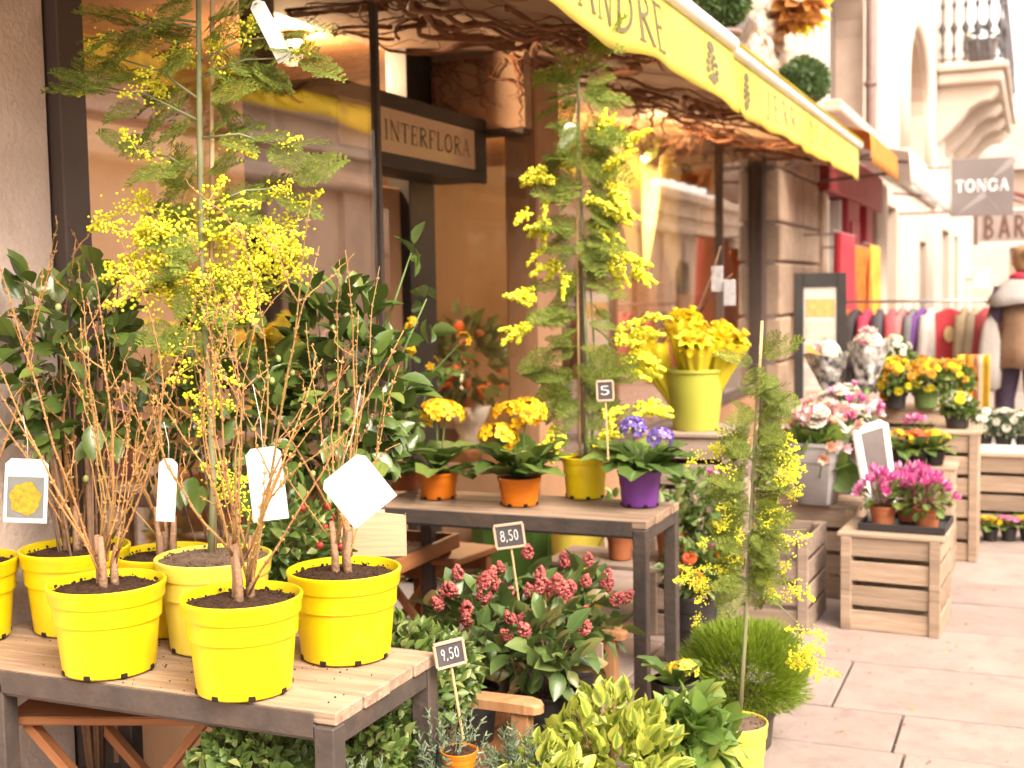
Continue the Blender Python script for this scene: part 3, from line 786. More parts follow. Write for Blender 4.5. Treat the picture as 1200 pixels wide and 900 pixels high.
for k in range(4):
    y0 = BY + 0.35 + k * 3.1
    prof = [(CX + 0.001, fz - 0.46), (BXE - 0.25, fz - 0.46), (BXE - 0.22, fz - 0.62), (BXE - 0.38, fz - 0.8), (BXE - 0.62, fz - 0.84), (BXE - 0.85, fz - 0.98), (BXE - 1.05, fz - 1.25), (BXE - 1.25, fz - 1.45), (CX + 0.001, fz - 1.75)]
    poly_slab('corbel', prof, [], ((0, y0, 0), (1, 0, 0), (0, 0, 1), (0, -1, 0)), 0.62, M_cream, bh)
M_iron = mat('wrought_iron', (0.05, 0.045, 0.045), (0.08, 0.07, 0.07), rough=0.5)
rail = [(CX + 0.02, BY + 0.12), (BXE - 0.1, BY + 0.12), (BXE - 0.1, 41.8)]
for zz, rr in ((fz + 1.58, 0.05), (fz + 0.12, 0.03)):
    for i in range(2):
        a, b = rail[i], rail[i + 1]; bar('rail', (a[0], a[1], zz), (b[0], b[1], zz), rr * 2, rr * 1.2, M_iron, bh)
bprof = [(0.0, 0), (.03, 0.01), (.03, .18), (.065, .3), (.035, .42), (.03, .62), (.1, .78), (.03, .94), (.03, 1.2), (.065, 1.3), (.03, 1.4), (.03, 1.5), (0, 1.52)]
mbal = MB(); lathe(mbal, bprof, 8); mbd = mbal.data('baluster', M_iron)
for t in np.linspace(0.08, 0.95, 6): o = link('baluster', mbd, bh); o.location = (CX + (BXE - 0.1 - CX) * t, BY + 0.12, fz + 0.04)
for t in np.linspace(0.06, 0.98, 26): o = link('baluster', mbd, bh); o.location = (BXE - 0.1, BY + 0.12 + (41.8 - BY) * t, fz + 0.04)
fb = root('window_box', 'dark planter box standing on the iron railed balcony', 'planter', (CX + 0.95, BY + 0.6, fz + 0.002))
mb = MB(); lathe(mb, [(0, 0), (.28, 0), (.36, .5), (.39, .5), (.39, .56), (.33, .56), (.3, .5), (0, .48)], 16, sq=6); mb.build('box', M_greysign, fb, False)
mb = MB(); P, D = ell_pts(60, (0, 0, .62), (.3, .3, .16)); mb.inst(L_SMALL, basis(D, rdir(60, 1), np.full(60, .16)), P); mb.build('foliage', leafmat('far_leaf', (.05, .07, .03), (.08, .1, .04)), fb)
tag(fb.children[1], kind='stuff')

# hanging signs
tp = at_y(1151, 219, 20.0); tw, th = 0.88, 0.86
ts = root('hanging_sign', 'square grey hanging sign with white capitals and pale streaks', 'sign', (tp.x, 20.0, tp.z))
bpart('plate', (-tw / 2, 0, -th / 2), (tw / 2, 0.05, th / 2), M_greysign, ts, 0.005)
M_wink = mat('white_ink', (0.8, 0.78, 0.76), (0.75, 0.73, 0.7), rough=0.6)
M_pale = mat('pale_streak', (0.3, 0.27, 0.255), (0.26, 0.235, 0.22), rough=0.5)
lettering('l', 'TONGA', 0.17, 0.74, lambda u, v, d: (-0.37 + u, -d, -0.06 + v), M_wink, ts, bold=1.7, lift=0.004)
for (a, b, w) in (((-.30, -.36), (.02, -.10), .045), ((.06, -.12), (.22, -.34), .035), ((.17, .16), (.42, .40), .06)):
    mb = MB(); mb.add([(a[0], -.0022, a[1] - w / 3), (b[0] + w, -.0022, b[1] - w), (b[0], -.0022, b[1] + w), (a[0] - w / 3, -.0022, a[1])], [(0, 1, 2, 3)]); mb.build('streak', M_pale, ts, False)
bar('bracket', (-tw / 2 - 0.02, 0.025, 0.32), (CX + 0.3 - tp.x - 0.5, 0.025, 0.32), 0.03, 0.03, M_pipe, ts)
bp_ = at_y(1180, 266, 22.0)
bs = root('bar_sign', 'cream bar sign with dark brown capitals below the grey sign', 'sign', (bp_.x, 22.0, bp_.z))
bpart('plate', (-.42, 0, -.24), (.55, 0.06, .26), mat('bar_board', (0.36, 0.30, 0.26), (0.32, 0.26, 0.22), rough=0.6), bs, 0.01)
for (a, b) in (((-.42, -.012, .262), (.55, .07, .30)), ((-.42, -.012, -.28), (.55, .07, -.242))): bpart('rim', a, b, M_white, bs)
lettering('l', 'BAR', 0.37, 0.66, lambda u, v, d: (-0.36 + u, -d, -0.18 + v), mat('bar_ink', (0.13, 0.065, 0.045), (0.16, 0.085, 0.06)), bs, GSANS, lift=0.004)
bar('bracket', (-.43, 0.03, 0.28), (CX - bp_.x + 0.02, 0.03, 0.28), 0.04, 0.04, M_pipe, bs)
bpart('mounting_plate', (-.52, -.02, -.28), (-.44, .1, .3), M_pipe, bs)
# awning far down the street, red and white
p = at_y(1196, 232, 26)
fa = root('far_awning', 'small dark red awning far down the street behind the signs', 'awning', (p.x, 26, p.z))
mb = MB(); V = []; F = []
for i in range(8):
    for (xx, zz) in ((-.3, .18), (0.1, 0.05), (.5, -.18), (.5, -.32)): V.append((xx, i * .5, zz))
for i in range(7):
    for j in range(3): F.append((i * 4 + j, i * 4 + 4 + j, i * 4 + 5 + j, i * 4 + 1 + j))
mb.add(V, F); o = mb.build('canopy', M_red, fa); o.modifiers.new('s', 'SOLIDIFY').thickness = 0.01
bar('support_arm', (-.3, 0.1, .12), (.48, 0.1, -.25), .03, .03, M_white, fa)
wl = root('wall_lantern', 'white square wall lantern on the far facade beside the bar sign', 'lantern')
p = at_x(1149, 327, -1.75)
bpart('body', (p.x - .2, p.y - .2, p.z - .3), (p.x + .25, p.y + .25, p.z + .3), M_white, wl, 0.03); bpart('cap', (p.x - .26, p.y - .26, p.z + .302), (p.x + .31, p.y + .31, p.z + .36), M_white, wl); bar('bracket', (p.x - .2, p.y, p.z), (CX, p.y, p.z), .05, .05, M_pipe, wl)

# houses across the street: seen in the shop glass, and they bounce warm light on the shop
ob = root('opposite_house', 'pale stone town house across the street reflected in the shop window', 'building')
M_opp = mat('opposite_stone', (0.72, 0.60, 0.50), (0.62, 0.50, 0.41), rough=0.9, scale=0.8, bump=0.2, dirt=(0.3, 0.24, 0.2), dscale=0.8, damt=0.4)
OX = 5.6
holes = []
for k in range(-1, 20):
    yc = 1.5 + k * 4.6
    holes.append(arch(yc, 1.7, 0.02, 1.75, rise=0.6))
poly_slab('wall', rect(-9, 100, 0, 4.3), holes, ((OX, 0, 0), (0, 1, 0), (0, 0, 1), (-1, 0, 0)), 0.5, M_opp, ob)
for k in range(-1, 20):
    yc = 1.5 + k * 4.6
    bpart('door', (OX + 0.35, yc - 0.9, 0), (OX + 0.4, yc + 0.9, 2.5), M_dark, ob)
    bpart('keystone', (OX - 0.14, yc - 0.16, 2.2), (OX - 0.001, yc + 0.16, 2.85), M_opp, ob)
    bpart('pilaster', (OX - 0.12, yc + 2.0, 0), (OX - 0.001, yc + 2.6, 3.05), M_opp, ob)
bpart('cornice', (OX - 0.35, -9, 3.06), (OX - 0.001, 100, 3.3), M_opp, ob, 0.05)
bpart('string_course', (OX - 0.16, -9, 3.62), (OX - 0.001, 100, 3.75), M_opp, ob, 0.02)
bpart('cornice', (OX - 0.3, -9, 4.1), (OX - 0.001, 100, 4.4), M_opp, ob, 0.05)
fh = root('far_house', 'pale house closing the far end of the street', 'building')
poly_slab('wall', rect(-3, 10, 0, 9), [rect(-1.2, 0.2, 1, 3), rect(1.5, 3, 1, 3), rect(-1.2, 0.2, 4.5, 6.6), rect(1.5, 3, 4.5, 6.6)], ((0, 62, 0), (1, 0, 0), (0, 0, 1), (0, -1, 0)), 0.5, M_cream, fh)
bpart('window_back', (-2, 62.4, .5), (4, 62.45, 7.5), M_shade, fh)

# ------------------------------------------------------------------ on the ledge: clipped balls, floodlight, dried flowers
M_topi = leafmat('topiary_leaf', (.035, .075, .02), (.09, .15, .045), (.14, .2, .06), rough=.5)
def topiary(px, py, X, r, label):
    p = at_x(px, py, X); base = 2.882
    t = root('topiary_ball', label, 'topiary', (p.x, p.y, base), group='clipped box balls above the awning')
    mb = MB(); lathe(mb, [(0, 0), (.09, 0), (.12, .16), (.13, .16), (.13, .19), (.1, .19), (.09, .15), (0, .15)], 16); mb.build('pot', M_pipe, t)
    cz = p.z - base
    mb = MB(); tube(mb, [(0, 0, .14), (0, 0, cz)], .016); mb.build('stem', M_bark, t)
    mb = MB(); n = 2600; D = rdir(n); P = np.array([0, 0, cz]) + D * r * rng.uniform(.86, 1.03, (n, 1)) * (1 + .035 * np.sin(D[:, :1] * 6 + py) + .03 * np.sin(D[:, 2:] * 7 + px))
    mb.inst(L_SMALL, basis(norm(D + rdir(n) * .9), rdir(n), rng.uniform(.028, .045, n)), P)
    mb.add(ICO2[0] * r * .86 + np.array([0, 0, cz]), ICO2[1])
    tag(mb.build('foliage', M_topi, t), kind='stuff')
topiary(845, 2, -1.88, .165, 'green clipped box ball nearer the camera above the awning lettering')
topiary(941, 96, -1.88, .205, 'green clipped box ball above the far half of the awning')
p = at_x(864, 32, -2.0)
fl = root('floodlight', 'grey square floodlight tilted on the wall beside the near box ball', 'floodlight', (p.x, p.y, p.z))
mb = MB(); cbox(mb, (0, 0, 0), (.16, .26, .2), .01, rot3(0, .5, 0)); mb.build('body', M_greysign, fl, False)
mb = MB(); cbox(mb, (.092, 0, -.05), (.008, .22, .16), .002, rot3(0, .5, 0)); mb.build('lens', M_glass2, fl, False)
bar('bracket', (-.05, 0, -.02), (FX - p.x, 0, -.02), .03, .03, M_iron, fl)
bar('base_bar', (-.02, 0, -.14), (-.02, 0, 2.89 - p.z), .04, .04, M_iron, fl)
p = at_x(934, 2, -2.1)
df = root('dried_flower_bunch', 'yellow and rust flower bunch hung on the wall above the awning', 'flowers', (p.x, p.y, p.z))
Mfy = leafmat('yellow_petal', (.78, .66, .015), (.82, .74, .04), (.78, .58, .01), rough=.6, trans=.35)
Mrust = leafmat('rust_leaf', (.34, .12, .025), (.45, .2, .04), rough=.7)
mb = MB(); n = 90; D = rdir(n); D[:, 2] -= .6; D = norm(D); mb.inst(L_OVAL, basis(D, rdir(n), rng.uniform(.14, .26, n)), D * .1 + np.array([0, -.12, 0])); tag(mb.build('dry_leaves', Mrust, df), kind='stuff')
mb = MB(); n = 60; D = rdir(n); D[:, 2] -= .8; D = norm(D); mb.inst(L_OVAL, basis(D, rdir(n), rng.uniform(.14, .24, n)), D * .08 + np.array([.04, .12, -.02])); tag(mb.build('petals', Mfy, df), kind='stuff')

# ------------------------------------------------------------------ contorted willow fixed under the awning
M_vine = mat('willow_twig', (0.25, 0.105, 0.05), (0.16, 0.065, 0.03), rough=0.85, scale=20, bump=0.3)
vn = root('willow_branches', 'tangle of brown contorted willow branches fixed under the awning', 'branches')
def sof_z(x): return 2.43 + max(0.0, min(1.0, (x + 1.43) / (FX + 1.43))) * 0.195
vr = random.Random(21)
twigs = MB(); nb = 0
def walk(x, y, h, n, step, r0, r1, hang):
    pts = []; dh = 0
    for i in range(n):
        x = min(max(x, FX + 0.03 if not (4.3 < y < 5.72) else -2.8), -1.46); y = min(max(y, 1.4), 11.0)
        pts.append((x, y, sof_z(x) - hang - 0.02 * math.sin(i * .9 + x * 9) - 0.012))
        dh = dh * 0.55 + vr.gauss(0, 0.42); h += dh * 0.5
        x += math.cos(h) * step; y += math.sin(h) * step
    return pts
for k in range(44):
    near = k < 26
    x = vr.uniform(-2.3, -1.5); y = vr.uniform(2.8, 7.2) if near else vr.uniform(6, 10.8)
    if near and vr.random() < .4: x = vr.uniform(-2.6, -2.1); y = vr.uniform(4.2, 5.8)
    n = vr.randint(12, 24); pts = walk(x, y, vr.uniform(0, 6.28), n, vr.uniform(.05, .085), 0, 0, vr.uniform(0.015, .05))
    r0 = vr.uniform(.008, .02)
    mb = MB(); tube(mb, pts, np.linspace(r0, .004, n) * np.array([1 + .25 * vr.uniform(-1, 1) for _ in range(n)]), 6); mb.build('branch', M_vine, vn)
    for j in range(vr.randint(3, 7)):
        q = pts[vr.randrange(2, n)]; m_ = vr.randint(6, 13)
        tube(twigs, walk(q[0], q[1], vr.uniform(0, 6.28), m_, vr.uniform(.025, .05), 0, 0, vr.uniform(.01, .05)), np.linspace(.0045, .0015, m_), 4)
# hanging curtain of twigs along the head of the far window and on the recess header
for k in range(36):
    if k % 2: x, y = FX + 0.05, vr.uniform(6.3, 11)
    else: x, y = vr.uniform(-2.85, -2.4), 5.755
    z = sof_z(x) - .02; pts = []; h = vr.uniform(2.6, 6.8)
    n = vr.randint(9, 20)
    for i in range(n):
        pts.append((x + .012 * math.sin(i * 2.1), y, z)); h += vr.gauss(0, .5)
        s_ = vr.uniform(.02, .045)
        if k % 2: y = min(max(y + math.cos(h) * s_ * 1.5, 6.25), 11.1)
        else: x = min(max(x + math.cos(h) * s_, -2.85), FX - .02)
        z = min(sof_z(x) - .015, max(z - abs(math.sin(h)) * s_ * .8, 1.9))
    tube(twigs, pts, np.linspace(vr.uniform(.004, .011), .002, n), 5)
tag(twigs.build('fine_twigs', M_vine, vn), kind='stuff')
# garland of rusty beech leaves over the willow
# ------------------------------------------------------------------ shop interior: lamps, shelves, vases
def lamp(px, py, X, watt, label, rad=.035):
    p = at_x(px, py, X)
    t = root('ceiling_spot', label, 'lamp', (p.x, p.y, p.z), group='warm ceiling spots inside the shop')
    mb = MB(); mb.add(ICO2[0] * rad, ICO2[1]); mb.build('bulb', emitmat('bulb_glow', (1, .78, .42), 22), t)
    mb = MB(); lathe(mb, [(.0, .12), (.045, .12), (rad * 1.5, .03), (rad * 1.6, -.005), (rad * 1.45, -.005), (.03, .1)], 14); mb.build('shade', M_black, t)
    if p.z + .12 < 2.69: bar('cord', (0, 0, .12), (0, 0, 2.699 - p.z), .01, .01, M_black, t)
    ld = bpy.data.lights.new('spot_glow', 'POINT'); ld.energy = watt; ld.color = (1, .70, .40); ld.shadow_soft_size = .05
    lo = bpy.data.objects.new('spot_glow', ld); COL.objects.link(lo); lo.parent = t; lo.location = (0, 0, -.07)
lamp(745, 184, -2.75, 60, 'bright warm spot lamp behind the tall yellow mimosa', .05)
lamp(828, 188, -2.9, 60, 'left lamp of the pair seen through the far window')
lamp(864, 199, -2.9, 60, 'right lamp of the pair seen through the far window')
lamp(345, 48, -3.3, 40, 'warm spot lamp high behind the left window glass')
lamp(425, 66, -3.9, 30, 'warm spot lamp just left of the light box sign')
lamp(560, 190, -3.7, 60, 'warm spot lamp inside behind the entrance side pane', .03)
M_shelf = woodmat('shelf_wood', (0.30, 0.16, 0.075), (0.2, 0.1, 0.045), 'y')
M_paper = mat('florist_paper', (0.50, 0.43, 0.22), (0.42, 0.35, 0.16), rough=.8, scale=3, trans=.25)
M_paper2 = mat('pale_paper', (0.62, 0.56, 0.44), (0.55, 0.48, 0.36), rough=.8, scale=3, trans=.25)
M_vase = [mat('vase_%s' % n, c, rough=r_, coat=.3) for n, c, r_ in (('white', (.62, .58, .52), .3), ('rust', (.34, .12, .05), .35), ('grey', (.3, .28, .26), .4), ('green', (.2, .24, .1), .35), ('brown', (.16, .08, .04), .4))]
SHX = -4.3
for si, (y0, y1) in enumerate(((3.0, 4.6), (6.5, 7.9), (10.75, 11.5))):
    sh = root('shelf_unit', ['wooden shelf unit behind the left window', 'wooden shelf unit behind the middle of the far window', 'wooden shelf unit at the far end inside the shop'][si], 'shelf', (SHX, y0, 0.022), group='shelves inside the shop')
    L_ = y1 - y0
    for yy in (0.02, L_ - .02): bpart('upright', (-.18, yy - .02, 0), (.18, yy + .02, 2.0), M_shelf, sh)
    for z in (.35, .85, 1.35, 1.85): bpart('shelf', (-.17, .042, z), (.17, L_ - .042, z + .03), M_shelf, sh)
    for zi, z in enumerate((.88, 1.38)):
        for q in range(4 if L_ > 1.2 else 2):
            yy = .22 + q * (L_ - .44) / (3 if L_ > 1.2 else 1) + U(-.03, .03); kind = int(rng.integers(0, 5)); s_ = U(.75, 1.15)
            v = root('vase', '%s vase, %s from the near end, on the %s row of the %s shelf' % (['white', 'rust', 'grey', 'green', 'brown'][kind], ['first', 'second', 'third', 'fourth'][q], ['lower', 'upper'][zi], ['near', 'middle', 'far'][si]), 'vase', (SHX, y0 + yy, z + .024), group='vases on the indoor shelves')
            mb = MB(); lathe(mb, [(0, 0), (.06 * s_, 0), (.095 * s_, .1 * s_), (.08 * s_, .2 * s_), (.045 * s_, .25 * s_), (.055 * s_, .29 * s_), (.045 * s_, .29 * s_), (.03 * s_, .2 * s_), (0, .05)], 14); mb.build('body', M_vase[kind], v)
            mb = MB(); n = 26; D = rdir(n, 1.2, .5); mb.inst(L_OVAL, basis(D, rdir(n), rng.uniform(.1, .2, n)), np.array([0, 0, .26 * s_]) + D * .04)
            tag(mb.build('sprigs', [leafmat('indoor_leaf', (.07, .1, .03), (.14, .16, .05)), Mrust, Mfy][int(rng.integers(0, 3))], v), kind='stuff')
# tall paper cones and drapes standing behind the far window
def paper_cone(px, py, X, w, h, label, m_):
    p = at_x(px, py, X)
    t = root('paper_wrap', label, 'wrapping', (p.x, p.y, p.z), group='paper wraps in the far window')
    mb = MB(); n = 26; V = []; F = []
    for i in range(n):
        a = i / (n - 1) * 5.6 - .4
        for j in range(7):
            s_ = j / 6; rr = w * (.16 + .84 * s_ ** .8) * (1 + .1 * math.sin(a * 5 + j))
            V.append((rr * math.cos(a) * .5, rr * math.sin(a), s_ * h * (1 + .1 * math.sin(a * 3))))
    for i in range(n - 1):
        for j in range(6): F.append((i * 7 + j, i * 7 + 7 + j, i * 7 + 8 + j, i * 7 + 1 + j))
    mb.add(V, F); o = mb.build('paper', m_, t); o.modifiers.new('s', 'SOLIDIFY').thickness = .003
    mb = MB(); q = 30; D = rdir(q, 1.5, .5); mb.inst(L_OVAL, basis(D, rdir(q), rng.uniform(.12, .22, q)), np.array([0, 0, h * .85]) + D * .06); tag(mb.build('sprigs', MATS['indoor_leaf'], t), kind='stuff')
    bpart('plinth', (-.16, -.2, -p.z + .03), (.16, .2, -.005), M_shelf, t)
paper_cone(755, 330, -2.75, .42, 1.0, 'tall olive paper cone nearest the brown corner post', M_paper)
paper_cone(800, 345, -2.8, .45, 1.0, 'tall olive paper cone left of the window mullion', M_paper)
paper_cone(862, 345, -2.8, .35, .6, 'pale paper cone right of the window mullion', M_paper2)
# arrangement beside the door, seen through the entrance side pane
p = at_y(548, 470, 6.6)
ar = root('flower_urn', 'urn of dark foliage and red flowers inside the entrance side pane', 'arrangement', (p.x, 6.6, .022))
zc = p.z - .05
bpart('stand', (-.16, -.16, 0), (.16, .16, zc - .25), M_shelf, ar)
mb = MB(); lathe(mb, [(0, zc - .248), (.08, zc - .248), (.05, zc - .18), (.1, zc - .1), (.14, zc), (.12, zc), (.0, zc - .04)], 16); mb.build('urn', M_vase[0], ar)
mb = MB(); n = 130; P, D = ell_pts(n, (0, 0, zc + .25), (.2, .2, .3), .2); mb.inst(L_OVAL2, basis(D, rdir(n), rng.uniform(.08, .15, n)), P); tag(mb.build('foliage', MATS['indoor_leaf'], ar), kind='stuff')
mb = MB(); n = 16; P, D = ell_pts(n, (0, 0, zc + .24), (.2, .2, .22), .8); mb.inst(ICO2, basis(D, rdir(n), rng.uniform(.025, .045, n)), P); tag(mb.build('blooms', mat('red_orange_bloom', (.5, .08, .02), (.62, .18, .03), rough=.7, objvar=.1), ar), kind='stuff')

# ------------------------------------------------------------------ plant kit
M_potY = mat('yellow_pot_plastic', (0.74, 0.575, 0.006), (0.71, 0.54, 0.005), rough=0.38, scale=4, spec=0.35, objvar=.03, dirt=(0.58, 0.38, 0.04), dscale=7, damt=0.45, bump=0.05, bscale=90)
M_potPale = mat('pale_yellow_pot_plastic', (0.84, 0.70, 0.10), (0.8, 0.65, 0.08), rough=0.4, scale=4, dirt=(0.6, 0.44, 0.1), dscale=8, damt=0.3)
M_potO = mat('orange_pot_plastic', (0.72, 0.20, 0.010), (0.66, 0.17, 0.008), rough=0.4, scale=4)
M_potP = mat('purple_pot_plastic', (0.19, 0.055, 0.32), (0.16, 0.04, 0.27), rough=0.4, scale=4)
M_potK = mat('black_pot_plastic', (0.022, 0.02, 0.02), (0.035, 0.03, 0.03), rough=0.5, scale=6)
M_potT = mat('terracotta', (0.42, 0.14, 0.055), (0.34, 0.105, 0.04), rough=0.8, scale=6, bump=0.15)
M_potL = mat('lime_bucket', (0.46, 0.47, 0.07), (0.41, 0.42, 0.055), rough=0.4, scale=3)
M_potG = mat('grey_bucket', (0.40, 0.37, 0.36), (0.34, 0.31, 0.30), rough=0.5, scale=4, dirt=(.28, .25, .24), dscale=4, damt=.4)
M_hole = mat('drain_hole_dark', (0.02, 0.012, 0.004), rough=1.0)
M_card = mat('label_card', (0.62, 0.60, 0.57), (0.57, 0.55, 0.52), rough=0.5, scale=4)
M_string = mat('label_string', (0.7, 0.68, 0.6), rough=0.8)
M_twig = mat('forsythia_bark', (0.42, 0.225, 0.08), (0.28, 0.14, 0.048), rough=0.7, scale=25, bump=0.3, objvar=0.22)
M_twigG = mat('forsythia_young_bark', (0.36, 0.22, 0.06), (0.27, 0.17, 0.06), rough=0.7, scale=25, bump=0.3, objvar=0.2)
M_stump = mat('forsythia_old_bark', (0.36, 0.22, 0.13), (0.25, 0.15, 0.085), rough=0.85, scale=30, bump=0.5)
M_stake = woodmat('stake_wood', (0.56, 0.40, 0.20), (0.46, 0.3, 0.14), 'z')
M_mimL = leafmat('mimosa_leaf', (.13, .18, .03), (.22, .275, .05), (.36, .39, .07), rough=.6, trans=.5, spec=.25)
M_mimF = leafmat('mimosa_flower', (.80, .75, .03), (.83, .82, .11), (.80, .71, .03), rough=.8, trans=.2, spec=.1)
M_mimS = mat('mimosa_stem', (.16, .19, .09), (.2, .2, .1), rough=.7, scale=20)
M_cam = leafmat('camellia_leaf', (.055, .095, .018), (.10, .155, .03), (.18, .22, .05), rough=.26, trans=.12, spec=.6, vein=(.08, .12, .03))
M_bud = mat('camellia_bud', (.38, .42, .14), (.3, .36, .12), rough=.5)
M_prim = leafmat('primula_leaf', (.08, .14, .03), (.15, .22, .045), (.22, .28, .06), rough=.5, trans=.3, spec=.35, vein=(.22, .32, .12))
M_skim = leafmat('skimmia_leaf', (.07, .12, .03), (.13, .19, .05), (.3, .2, .08), rough=.32, trans=.15, spec=.5, vein=(.1, .18, .08))
M_skf = leafmat('skimmia_bud', (.30, .05, .05), (.42, .095, .085), (.48, .2, .15), rough=.6, trans=.1)
M_vari = leafmat('variegated_leaf', (.15, .24, .035), (.27, .35, .05), (.42, .46, .07), rough=.4, trans=.35, edge=(.46, .49, .08))
M_broad = leafmat('broad_green_leaf', (.10, .19, .035), (.20, .30, .05), (.38, .42, .09), rough=.45, trans=.3, vein=(.2, .3, .1))
M_small = leafmat('small_shrub_leaf', (.08, .14, .03), (.16, .23, .055), (.34, .36, .13), rough=.4, trans=.25)
M_conif = leafmat('grey_conifer', (.10, .15, .08), (.19, .24, .14), (.26, .3, .18), rough=.7, trans=.2)
M_heath = leafmat('heath_needle', (.14, .23, .014), (.25, .35, .024), (.36, .45, .05), rough=.6, trans=.3)
M_grn = mat('green_stem', (.13, .2, .05), (.1, .15, .04), rough=.6)
M_primY = leafmat('primula_yellow', (.86, .5, .008), (.86, .62, .015), (.82, .38, .005), rough=.6, trans=.3)
M_primC = mat('primula_eye', (.7, .25, .01), rough=.7)
M_primV = leafmat('primula_violet', (.22, .13, .5), (.32, .22, .62), (.4, .32, .66), rough=.6, trans=.3)
M_bark2 = mat('soil_bark', (.16, .09, .05), (.09, .05, .03), rough=1, scale=30)

def pot(t, r, h, m_, rb=None, z0=0.0, seg=40, rim=0.2, notches=7, soil=M_soil, fill=.9, crumbs=0):
    rb = rb or r * .8; zc = h * (1 - rim); rw = rb + (r * .95 - rb) * (zc / h)
    prof = [(0, .003), (rb * .97, .003), (rb, 0.006), (rb * 1.005, .012), (rw, zc), (r * .985, zc + h * .012), (r, zc + h * .035), (r * 1.01, h * .93), (r * 1.03, h * .955), (r * 1.03, h * .99), (r * 1.015, h), (r * .985, h), (r * .97, h * .97), (r * .93, h * .6), (0, h * .58)]
    mb = MB(); lathe(mb, [(a, b + z0) for a, b in prof], seg); o = mb.build('pot', m_, t, True, sharp=38)
    if notches:
        a0 = U(0, 1)
        for k in range(notches):
            a = a0 + k * 2 * math.pi / notches
            piece('drain_hole', (rb * math.cos(a) * .985, rb * math.sin(a) * .985, z0 + .0085), (.009, .014, .010), M_hole, t, .001, rot3(0, 0, a))
    mb = MB(); n = 10; V = [(0, 0, z0 + h * fill + .012)]; F = []
    for i in range(1, n + 1):
        for j in range(24):
            a = j * math.pi / 12; rr = r * .955 * i / n
            V.append((rr * math.cos(a), rr * math.sin(a), z0 + h * fill + .012 * (1 - (i / n) ** 2) + U(-.004, .004)))
    for j in range(24): F.append((0, 1 + j, 1 + (j + 1) % 24))
    for i in range(n - 1):
        for j in range(24): F.append((1 + i * 24 + j, 1 + (i + 1) * 24 + j, 1 + (i + 1) * 24 + (j + 1) % 24, 1 + i * 24 + (j + 1) % 24))
    mb.add(V, F)
    if crumbs:
        k = crumbs; a = rng.uniform(0, 6.28, k); q = np.sqrt(rng.uniform(0, 1, k)) * r * .93
        mb.inst(ICO1, basis(rdir(k), rdir(k), rng.uniform(.0012, .0042, k)), np.stack([q * np.cos(a), q * np.sin(a), np.full(k, z0 + h * fill + .008)], 1))
    so = mb.build('soil', soil, t); so['kind'] = 'stuff'
    return z0 + h * fill

def tagcard(t, name, p, w, h, nrm, roll, m_=None, string_to=None, picture=False):
    """a plant label: thin card hung on a string"""
    z = Vector(nrm).normalized(); x = Vector((0, 0, 1)).cross(z).normalized(); y = z.cross(x)
    M = Matrix((x, y, z)).transposed().to_4x4() @ Matrix.Rotation(roll, 4, 'Z'); M.translation = p
    mb = MB(); n = 6; V = []; F = []
    out = [(-w / 2, -h / 2), (w / 2, -h / 2), (w / 2, h / 2 - .012), (w / 2 - .012, h / 2), (-w / 2 + .012, h / 2), (-w / 2, h / 2 - .012)]
    for dz in (0, .0012): V += [(a, b, dz + .006 * (b / h) ** 2) for a, b in out]
    F = [tuple(range(6))[::-1], tuple(range(6, 12))] + [(i, (i + 1) % 6, 6 + (i + 1) % 6, 6 + i) for i in range(6)]
    mb.add(V, F); o = link(name, mb.data(name, m_ or M_card, False), t, M)
    if picture:
        mp_ = mat('label_photo_ground', (.12, .13, .13), (.17, .17, .16), rough=.4, scale=30)
        mb = MB(); mb.add([(-w * .42, -h * .42, .0045), (w * .42, -h * .42, .0045), (w * .42, h * .22, .0045), (-w * .42, h * .22, .0045)], [(0, 1, 2, 3)]); mb.build('photo_print', mp_, o, False)
        mb = MB(); V = [(0, -h * .12, .0052)] + [(w * .36 * math.cos(a) * (1 + .1 * math.sin(a * 7)), -h * .12 + h * .26 * math.sin(a) * (1 + .1 * math.cos(a * 5)), .0052) for a in np.linspace(0, 2 * math.pi, 24, endpoint=False)]
        mb.add(V, [(0, 1 + j, 1 + (j + 1) % 24) for j in range(24)]); mb.build('photo_print', mat('label_photo_shrub', (.42, .30, .008), (.16, .13, .012), rough=.4, scale=90), o, False)
    if string_to is not None:
        top = M @ Vector((0, h / 2, 0)); q = Vector(string_to); mid = (top + q) / 2 + Vector((.006, 0, -.008))
        mb = MB(); tube(mb, [top, mid, q], .0009, 4); mb.build('string', M_string, t)
    return o
FACE = tuple(-_Fw)      # roughly towards the street corner where the photographer stands

